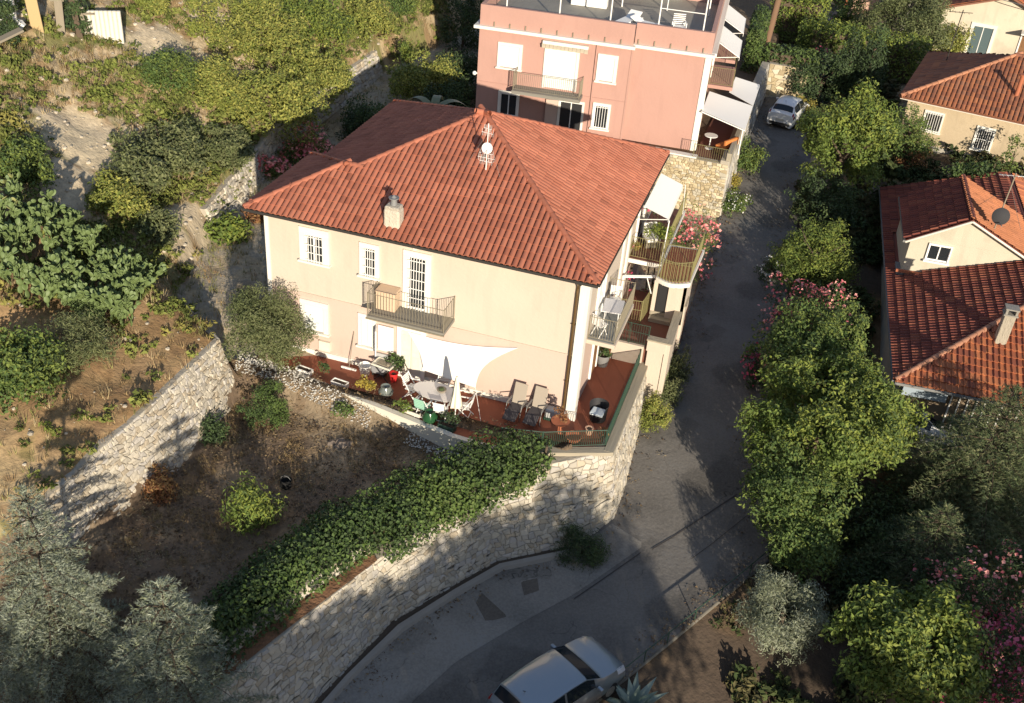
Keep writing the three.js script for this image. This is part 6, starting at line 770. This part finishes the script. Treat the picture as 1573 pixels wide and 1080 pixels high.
// --- hillside
reseed(202);
for (const [lb, x, y, z, r, c, o] of [
  ['broad light green bush on the hillside, the topmost of the big thicket', -22.52, 5.8, -18.19, 2.75, LC.hill, { n: 6000 }],
  ['yellow-green bush at the upper right of the hillside thicket', -21.56, 5.2, -21.71, 2.34, LC.lime, { n: 5000 }],
  ['large rounded bush at the heart of the hillside thicket', -19.82, 4.6, -13.96, 2.68, LC.hill, { n: 6800 }],
  ['green bush on the right side of the thicket above the path', -19.56, 4, -18.66, 1.87, LC.hill, { n: 4400 }],
  ['green bush on the left side of the hillside thicket', -22.05, 5.2, -12.22, 1.75, LC.hill, { n: 4400 }],
  ['low bush under the left of the hillside thicket', -23.17, 5.4, -10.95, 1.39, LC.mid, { n: 3000 }],
  ['rounded bush standing apart right of the thicket near the top', -19.82, 5, -25.24, 1.78, LC.hill, { n: 3400 }],
  ['small dark bush at the very top right of the slope', -19.3, 5.2, -28.7, 1.12, LC.mid, { n: 1400 }],
  ['bush at the top edge above the slope path', -19.1, 4.6, -32.68, 1.18, LC.mid, { n: 1400 }],
  ['small bush at the top edge left of the thicket', -24.52, 7.6, -16.17, 0.87, LC.hill, { n: 1200 }],
  ['small bush beside the corrugated sheet', -26.92, 7.6, -15.45, 0.71, LC.hill, { n: 1200 }],
  ['low bush at the lower edge of the thicket above the rubble wall', -20.9, 3.6, -12.63, 1.29, LC.hill, { n: 2000 }],
  ['dull yellow bush below the thicket beside the rubble wall', -19.65, 3.2, -9.45, 1.37, LC.olive, { n: 3000 }],
  ['blue-green shrub on the slope left of the rubble wall', -20.89, 4.2, -6.71, 1.86, LC.olive, { n: 3400, size: 0.24 }],
  ['second blue-green shrub just left of the first one on the slope', -20.46, 4.2, -4.31, 1.16, LC.olive, { n: 2000, size: 0.24 }],
  ['dark green bush on the left edge of the slope', -23.23, 5.4, -0.69, 1.31, LC.mid, { n: 3400 }],
  ['golden green shrub above the cactus patch', -20.27, 3.6, -2.36, 1.2, LC.hill, { n: 3000 }],
  ['dry brown shrub on the right of the golden green one', -18.66, 2.8, -2.47, 0.89, LC.olive, { n: 1200 }],
  ['dark green shrub at the lower left edge under the cactus', -16.44, 3.4, 8.04, 1.27, LC.mid, { n: 2400 }],
  ['dull green spiky shrub below the cactus patch', -15.84, 3.2, 5.98, 1.21, LC.olive, { n: 2400, aspect: 0.2 }],
  ['small shrub at the top left corner beside the junk', -28.27, 9, -6.92, 0.42, LC.dark, { n: 1200 }],
  ['dark shrub behind the white slab in the top left corner', -27.38, 9.2, -10.25, 0.52, LC.dark, { n: 1200 }],
]) bush('hillside_bush', lb, 'bush', x, y, z, r, c, { size: 0.2, lumps: 13, ry: 0.7, k: 0.45, gap: 0.4, ...o });
{ // prickly pear: flat pads grown one on another
  const t = thing('prickly_pear', 'wide prickly pear cactus thicket on the left slope', 'cactus', [-19.25, 2.6, 2.09]); reseed(303);
  const pad = new THREE.SphereGeometry(1, 9, 6).scale(0.1, 0.135, 0.024), tone = [[0.16, 0.215, 0.075], [0.125, 0.175, 0.06], [0.21, 0.255, 0.095], [0.15, 0.205, 0.1], [0.24, 0.25, 0.09]].map(c => M(c, 0.6)), rest = [], st = [], col = [];
  const o = t.position; let n = 0;
  const grow = (p, dir, s, depth) => { const c = p.clone().addScaledVector(dir, 0.135 * s), q = new THREE.Quaternion().setFromUnitVectors(V(0, 1, 0), dir).multiply(new THREE.Quaternion().setFromAxisAngle(V(0, 1, 0), rnd() * 3.14)); col.push({ c, q, s }); if (depth <= 0) return; const k = rnd() < 0.75 ? 2 : 3; for (let i = 0; i < k; i++) { const d = dir.clone().add(V(rr(-0.8, 0.8), rr(-0.1, 0.5), rr(-0.8, 0.8))).normalize(); grow(c.clone().addScaledVector(dir, 0.12 * s), d, s * rr(0.82, 1.02), depth - 1 - (rnd() < 0.2 ? 1 : 0)); } };
  for (let i = 0; i < 150; i++) { const u = rnd(), w = rr(-0.5, 0.5), x = -20.8 + u * 5.2 + w * 0.4, z = 4.1 - u * 1.0 + w * (4.8 - 2.6 * u); const g = groundY(x, z); grow(V(x, g + rr(0.1, 0.8), z), V(rr(-0.4, 0.4), 1, rr(-0.4, 0.4)).normalize(), rr(0.85, 1.15), 4); }
  col.sort((a, b) => b.c.y + b.c.z * 0.3 - a.c.y - a.c.z * 0.3); col.forEach((k, i) => { const M4 = new THREE.Matrix4().compose(k.c.sub(o), k.q, V(k.s, k.s, k.s)); if (i < 290) { const e = new THREE.Mesh(pad, tone[i % 5]); e.name = 'pad'; e.applyMatrix4(M4); e.castShadow = e.receiveShadow = true; t.add(e); } else rest.push(pad.clone().applyMatrix4(M4)); });
  if (rest.length) part('inner_pads', rest, tone[1], t, 'stuff');
}
function agave(label, p, s, n) { const t = thing('agave', label, 'agave', p); for (let k = 0; k < n; k++) { const a = k * 2.4, e = lerp(1.25, 0.25, k / n), g = [], L = s * rr(0.8, 1.1), w = 0.13 * s; const pt = (f, sd) => { const r = L * f * Math.cos(e) * (1 + 0.15 * f), y = L * f * Math.sin(e) + 0.05 - 0.18 * L * f * f; const ww = w * (f < 0.35 ? 0.7 + f : 1.05 - (f - 0.35) * 1.6) * (f >= 0.99 ? 0 : 1); return [Math.cos(a) * r - Math.sin(a) * ww * sd, y + Math.abs(sd) * ww * 0.35, Math.sin(a) * r + Math.cos(a) * ww * sd]; }; for (let i = 0; i < 5; i++) { const f0 = i / 5, f1 = (i + 1) / 5; g.push(poly3([pt(f0, -1), pt(f0, 0), pt(f1, 0), pt(f1, -1)], 0.015), poly3([pt(f0, 0), pt(f0, 1), pt(f1, 1), pt(f1, 0)], 0.015)); } part('leaf', g, agaveM[k % 3], t); } }
const agaveM = [[0.17, 0.22, 0.19], [0.21, 0.26, 0.22], [0.14, 0.19, 0.15]].map(c => M(c, 0.6));
reseed(404);
agave('large blue-grey agave beside the silver car at the bottom edge', [4.35, -3.75, 8.35], 1.25, 22); agave('dim grey agave in the dark garden right of the road', [10.69, -4.2, -1.53], 0.9, 14);
{ // ivy hedge on the curved wall
  const t = thing('ivy_hedge', 'long thick ivy hedge along the top of the curved stone wall', 'hedge', [-4, -0.8, 6]); reseed(505);
  const A = [[-0.75, 0.3, 1.9], [-1.7, 0.3, 2.75], [-2.9, 0.1, 4.1], [-3.8, -0.05, 5.3], [-4.75, -0.25, 6.9], [-5.4, -0.4, 8.3], [-6.0, -0.5, 9.6], [-6.5, -0.7, 11], [-7.2, -1.1, 12.6]].map(VA), c = new THREE.CatmullRomCurve3(A), L = [], w = [];
  for (let i = 0; i <= 46; i++) { const p = c.getPoint(i / 46), tg = c.getTangent(i / 46), nx = -tg.z, nz = tg.x, k = Math.min(1, 0.5 + i / 12); w.push(p); for (const [o, y, r] of [[i < 24 ? 0.55 : 0.12, -0.3, i < 24 ? 0.62 : 0.55], [i < 24 ? 0.1 : -0.25, 0.12, 0.66], [-0.6, -0.1, 0.7], ...(i < 24 ? [[0.8, -0.75, 0.42]] : [[-1.25, -0.55, 0.75]])]) L.push([p.x - nx * o * k + rr(-0.12, 0.12) + 4, p.y + y * k + rr(-0.12, 0.12) + 0.8, p.z - nz * o * k + rr(-0.12, 0.12) - 6, r * k * rr(0.85, 1.12)]); }
  part('stems', w.filter((p, i) => i % 3 === 0).map(p => bar([p.x + 4, p.y - 0.9 + 0.8, p.z - 6], [p.x + 4.1, p.y + 0.9, p.z - 6], 0.05, 5)), m.bark, t);
  part('foliage', leaves(L, 34000, 0.12, LC.ivy, { aspect: 0.75, shell: 0.35, gap: 0.32, low: -0.9, patch: 0.8 }), m.leaf, t);
}
// --- blue cedars and deodars: tiers of flat drooping sprays
function cedar(name, label, p, h, R, cols, { tiers = 16, per = 7, n = 6, tuft = 0.13, droop = 0.35, bark = m.bark, topR = 0.12, den = 1 } = {}) {
  const t = thing(name, label, 'conifer', p), tw = [], P = [], K = [];
  part('trunk', [bar([0, -0.4, 0], [0, h * 1.02, 0], 0.15 * Math.sqrt(h / 6), 7, 0.008)], bark, t);
  const needle = (c, d, s) => { const k = cols[Math.floor(rnd() * cols.length)], g = rr(0.75, 1.25); for (let q = 0; q < 4; q++) { const e = V(d.x + rr(-0.9, 0.9), d.y + rr(-0.5, 0.9), d.z + rr(-0.9, 0.9)).normalize(), u = V(rr(-1, 1), rr(-1, 1), rr(-1, 1)).cross(e).normalize().multiplyScalar(s * 0.085), b = c.clone().addScaledVector(e, s); P.push(c.x - u.x, c.y - u.y, c.z - u.z, c.x + u.x, c.y + u.y, c.z + u.z, b.x, b.y, b.z); for (let v = 0; v < 3; v++) K.push(k[0] * g, k[1] * g, k[2] * g); } };
  for (let i = 0; i < tiers; i++) { const f = i / (tiers - 1), y = h * lerp(0.12, 0.97, f), L0 = R * lerp(1, topR, Math.pow(f, 0.9));
    for (let k = 0; k < per; k++) { const a = k * 6.283 / per + i * 1.3 + rr(-0.3, 0.3), L = L0 * rr(0.75, 1.15), up = lerp(0.05, 0.5, f), pt = s => V(Math.cos(a) * L * s, y + rr(0, 0) + L * s * up - L * droop * s * s, Math.sin(a) * L * s);
      tw.push(bar(pt(0).toArray(), pt(0.5).toArray(), 0.035, 4, 0.02), bar(pt(0.5).toArray(), pt(1).toArray(), 0.02, 4, 0.006));
      const ns = Math.max(4, Math.round(L * 9 * den)); for (let q = 0; q < ns; q++) { const s = lerp(0.15, 1, (q + rnd()) / ns), b = pt(s), w = L * 0.34 * (1.12 - s) + 0.08; for (const sd of [-1, 1]) { const d = V(Math.cos(a) * 0.7 - Math.sin(a) * sd, -0.12 + rr(-0.1, 0.1), Math.sin(a) * 0.7 + Math.cos(a) * sd).normalize(), m2 = Math.max(2, Math.round(w * 11 * den)); for (let z = 0; z < m2; z++) { const c = b.clone().addScaledVector(d, w * (z + rnd()) / m2); c.y += rr(-0.05, 0.06); needle(c, d, tuft * rr(0.7, 1.25)); } } } } }
  for (let q = 0; q < 160; q++) { const y = h * lerp(0.62, 1.03, rnd()); needle(V(rr(-0.06, 0.06), y, rr(-0.06, 0.06)), V(rr(-1, 1), 0.6, rr(-1, 1)).normalize(), tuft * 1.2); }
  part('branches', tw, bark, t); const g = new THREE.BufferGeometry(); g.setAttribute('position', new THREE.Float32BufferAttribute(P, 3)); g.setAttribute('color', new THREE.Float32BufferAttribute(K, 3)); g.computeVertexNormals(); part('needles', g, m.leaf, t, 'stuff');
  return t;
}
reseed(606);
const onG = (x, z, dy = 0) => [x, groundY(x, z) + dy, z];
cedar('blue_cedar', 'blue-grey cedar at the bottom left, the nearer and wider one', [-7.5, -3.2, 14.2], 6.0, 3.5, LC.cedar, { tiers: 10, per: 7, tuft: 0.125, den: 1.25, droop: 0.42 });
cedar('blue_cedar', 'blue-grey cedar at the left edge, taller and farther left', [-11.4, -3.0, 14.0], 7.4, 3.2, LC.cedar, { tiers: 11, per: 7, tuft: 0.125, den: 1.25, droop: 0.42 });
cedar('deodar', 'dark green spreading conifer in front of the red-roofed house at right', [14.2, -3.0, -3.6], 6.4, 4.6, LC.deodar, { tiers: 12, per: 9, tuft: 0.17, den: 0.8, droop: 0.42 });
cedar('deodar', 'shorter dark conifer below the first on the right edge', [12.6, -4.0, 0.2], 4.6, 3.6, LC.deodar, { tiers: 10, per: 8, tuft: 0.16, den: 0.8, droop: 0.4 });

// --- ground cover
{ const mk = (n, h, w, lean) => { const v = []; for (let k = 0; k < n; k++) { const a = rnd() * 6.28, r = rnd() * 0.12, x = Math.cos(a) * r, z = Math.sin(a) * r, b = rnd() * 6.28, hh = h * rr(0.5, 1.2), l = lean * rr(0.2, 1); v.push(x - Math.sin(b) * w, 0, z + Math.cos(b) * w, x + Math.sin(b) * w, 0, z - Math.cos(b) * w, x + Math.cos(b) * l, hh, z + Math.sin(b) * l); } const g = new THREE.BufferGeometry(); g.setAttribute('position', new THREE.Float32BufferAttribute(v, 3)); g.computeVertexNormals(); return g; };
  reseed(707);
  const spread = (name, label, geo, N, cols, test, s0, s1) => { const im = new THREE.InstancedMesh(geo, M([1, 1, 1], 0.9, { side: THREE.DoubleSide }), N), mt = new THREE.Matrix4(), q = new THREE.Quaternion(), c = new THREE.Color(); let n = 0, guard = 0; while (n < N && guard++ < N * 12) { const p = test(); if (!p) continue; q.setFromAxisAngle(V(0, 1, 0), rnd() * 6.28); const s = rr(s0, s1); mt.compose(V(p[0], groundY(p[0], p[1]) + (name === 'leaf_litter' && zone(p[0], p[1]) === 'road' ? 0.09 : -0.02), p[1]), q, V(s, s * rr(0.7, 1.3), s)); im.setMatrixAt(n, mt); const k = cols[Math.floor(clamp(lerp(rnd(), fbm(p[0] * 0.7, p[1] * 0.7 + 5, 3) * 1.8 - 0.4, 0.6), 0, 0.999) * cols.length)], g = rr(0.75, 1.25); im.setColorAt(n, c.setRGB(k[0] * g, k[1] * g, k[2] * g)); n++; } im.count = n; im.name = name; im.castShadow = im.receiveShadow = true; scene.add(im); tag(im, label, 'ground cover', null, 'stuff'); };
  const litter = (() => { const v = []; for (let k = 0; k < 7; k++) { const a = rnd() * 6.28, r = rnd() * 0.25, x = Math.cos(a) * r, z = Math.sin(a) * r, b = rnd() * 6.28, l = rr(0.03, 0.06); v.push(x - Math.cos(b) * l, 0.025, z - Math.sin(b) * l, x + Math.sin(b) * l * 0.5, rr(0.03, 0.06), z - Math.cos(b) * l * 0.5, x + Math.cos(b) * l, 0.03, z + Math.sin(b) * l); } const g = new THREE.BufferGeometry(); g.setAttribute('position', new THREE.Float32BufferAttribute(v, 3)); g.computeVertexNormals(); return g; })();
  const brownL = [[0.16, 0.11, 0.06], [0.22, 0.16, 0.09], [0.1, 0.065, 0.04], [0.26, 0.21, 0.13]];
  spread('leaf_litter', 'dead leaves and twigs lying on the garden soil', litter, 3500, brownL, () => { const x = rr(-14.5, -2), z = rr(1.2, 15); return zone(x, z) === 'garden' ? [x, z] : null; }, 0.6, 1.3);
  spread('leaf_litter', 'dry leaves and grit along the edges of the road', litter, 1500, brownL, () => { const z = rr(-40, 12), q = rnd() * rnd() * 1.3, x = rnd() < 0.6 ? interp(ROADR, z) - q + (z < -5 ? 0.5 : 0) : (z > 0.7 ? interp(WALLX, z) + 0.45 : interp(WALLX, z) + 0.1) + q; return [x, z]; }, 0.5, 1.1);
  const hillP = d => () => { const x = rr(-36, -12.8), z = rr(-42, 13), k = zone(x, z); if (k !== 'hill' || rnd() < chalkAt(x, z) * 1.1 || (z > 2.6 && x > -19 && rnd() < 0.8)) return null; if (fbm(x * 0.45 + 3, z * 0.45, 3) < d && rnd() < 0.8) return null; return [x, z]; };
  spread('dry_grass', 'straw-coloured dry grass over the left hillside', mk(9, 0.2, 0.011, 0.2), 30000, [[0.38, 0.29, 0.15], [0.32, 0.23, 0.11], [0.44, 0.35, 0.2], [0.25, 0.17, 0.08], [0.27, 0.25, 0.09], [0.2, 0.2, 0.06]], hillP(0.42), 0.6, 1.5);
  spread('weeds', 'low green weeds over the left hillside', leaves(lumpy(0.2, 0.14, 0.2, 0.12, 4), 30, 0.11, [[1, 1, 1]], { gap: 0 }), 7600, [[0.12, 0.15, 0.025], [0.16, 0.18, 0.04], [0.09, 0.115, 0.02], [0.22, 0.2, 0.05]], hillP(0.52), 0.7, 1.9);
  spread('garden_grass', 'thin dry grass in the sunken garden', mk(7, 0.1, 0.01, 0.12), 5000, [[0.24, 0.17, 0.08], [0.18, 0.12, 0.06], [0.3, 0.22, 0.11], [0.13, 0.1, 0.04]], () => { const x = rr(-14.5, -2), z = rr(1.4, 15); if (zone(x, z) !== 'garden' || fbm(x * 0.6, z * 0.6, 3) < 0.44) return null; return [x, z]; }, 0.6, 1.5);
  spread('path_weeds', 'dry weeds along the hillside path left of the cream house', mk(7, 0.18, 0.01, 0.16), 1600, [[0.36, 0.26, 0.12], [0.2, 0.2, 0.06], [0.28, 0.18, 0.08]], () => { const z = rr(-24, 0.5), x = interp(TOEX, z) + Math.pow(rnd(), 1.6) * 5; return x < -12.8 ? [x, z] : null; }, 0.5, 1.3);
  spread('undergrowth', 'dark leafy undergrowth in the gardens right of the road', leaves(lumpy(0.3, 0.22, 0.3, 0.18, 5), 46, 0.15, [[1, 1, 1]], { gap: 0 }), 3600, [[0.035, 0.055, 0.014], [0.055, 0.075, 0.02], [0.09, 0.08, 0.03], [0.025, 0.04, 0.01]], () => { const z = rr(-50, 13), x = interp(ROADR, z) + 0.5 + rnd() * 14; if (z < -5 && z > -25 && x > 10 || z < -30 && x > 10) return null; if (fbm(x * 0.5, z * 0.5, 3) < 0.46) return null; return [x, z]; }, 0.8, 2);
}
{ // loose rubble lying on the hillside
  const t = thing('loose_stones', 'loose pale stones scattered on the dry hillside', 'stones'); t.userData.kind = 'stuff'; reseed(808); const g = []; for (let i = 0; i < 3600; i++) { const x = rr(-30, -13.3), z = rr(-26, 11); if (zone(x, z) !== 'hill' || (z > 2 && rnd() < 0.75)) continue; const s = 0.02 + 0.1 * Math.pow(rnd(), 3), c = rr(0.35, 0.6); g.push(tint(new THREE.DodecahedronGeometry(s).scale(1, 0.7, 1).rotateY(rnd() * 6).translate(x, groundY(x, z) + s * 0.3, z), C(c, c * 0.88, c * 0.7))); } part('stones', g, m.stone, t, 'stuff');
}
{ // trees below and behind the viewpoint, whose long shadows fall into the picture
  reseed(909);
  const SH = [[29, 12.5, 2.6, 2.8, 'eleventh'], [26, 15, 2.6, 2.8, 'tenth'], [23, 17.5, 2.0, 2.8, 'ninth'], [20.6, 20, 0.8, 2.3, 'eighth'], [14.2, 24.6, 2.5, 2.6, 'first'], [11.6, 26.4, 2.3, 2.7, 'second'], [9.0, 28, 1.6, 2.6, 'third'], [6.4, 29.8, 1.8, 2.8, 'fourth'], [3.8, 31.6, 3.2, 3.0, 'fifth'], [0.8, 33.4, 2.4, 3.0, 'sixth'], [-2.4, 35.2, 0, 3.0, 'seventh']];
  for (const [x, z, y, r, w] of SH) bush('valley_tree', `leafy tree out of the picture in the row below the viewpoint, ${w} along the row`, 'tree', x, y, z, r, LC.mid, { n: 3600, size: 0.36, lumps: 14, k: 0.55, gap: 0.3 });
}
renderer.render(scene, camera);
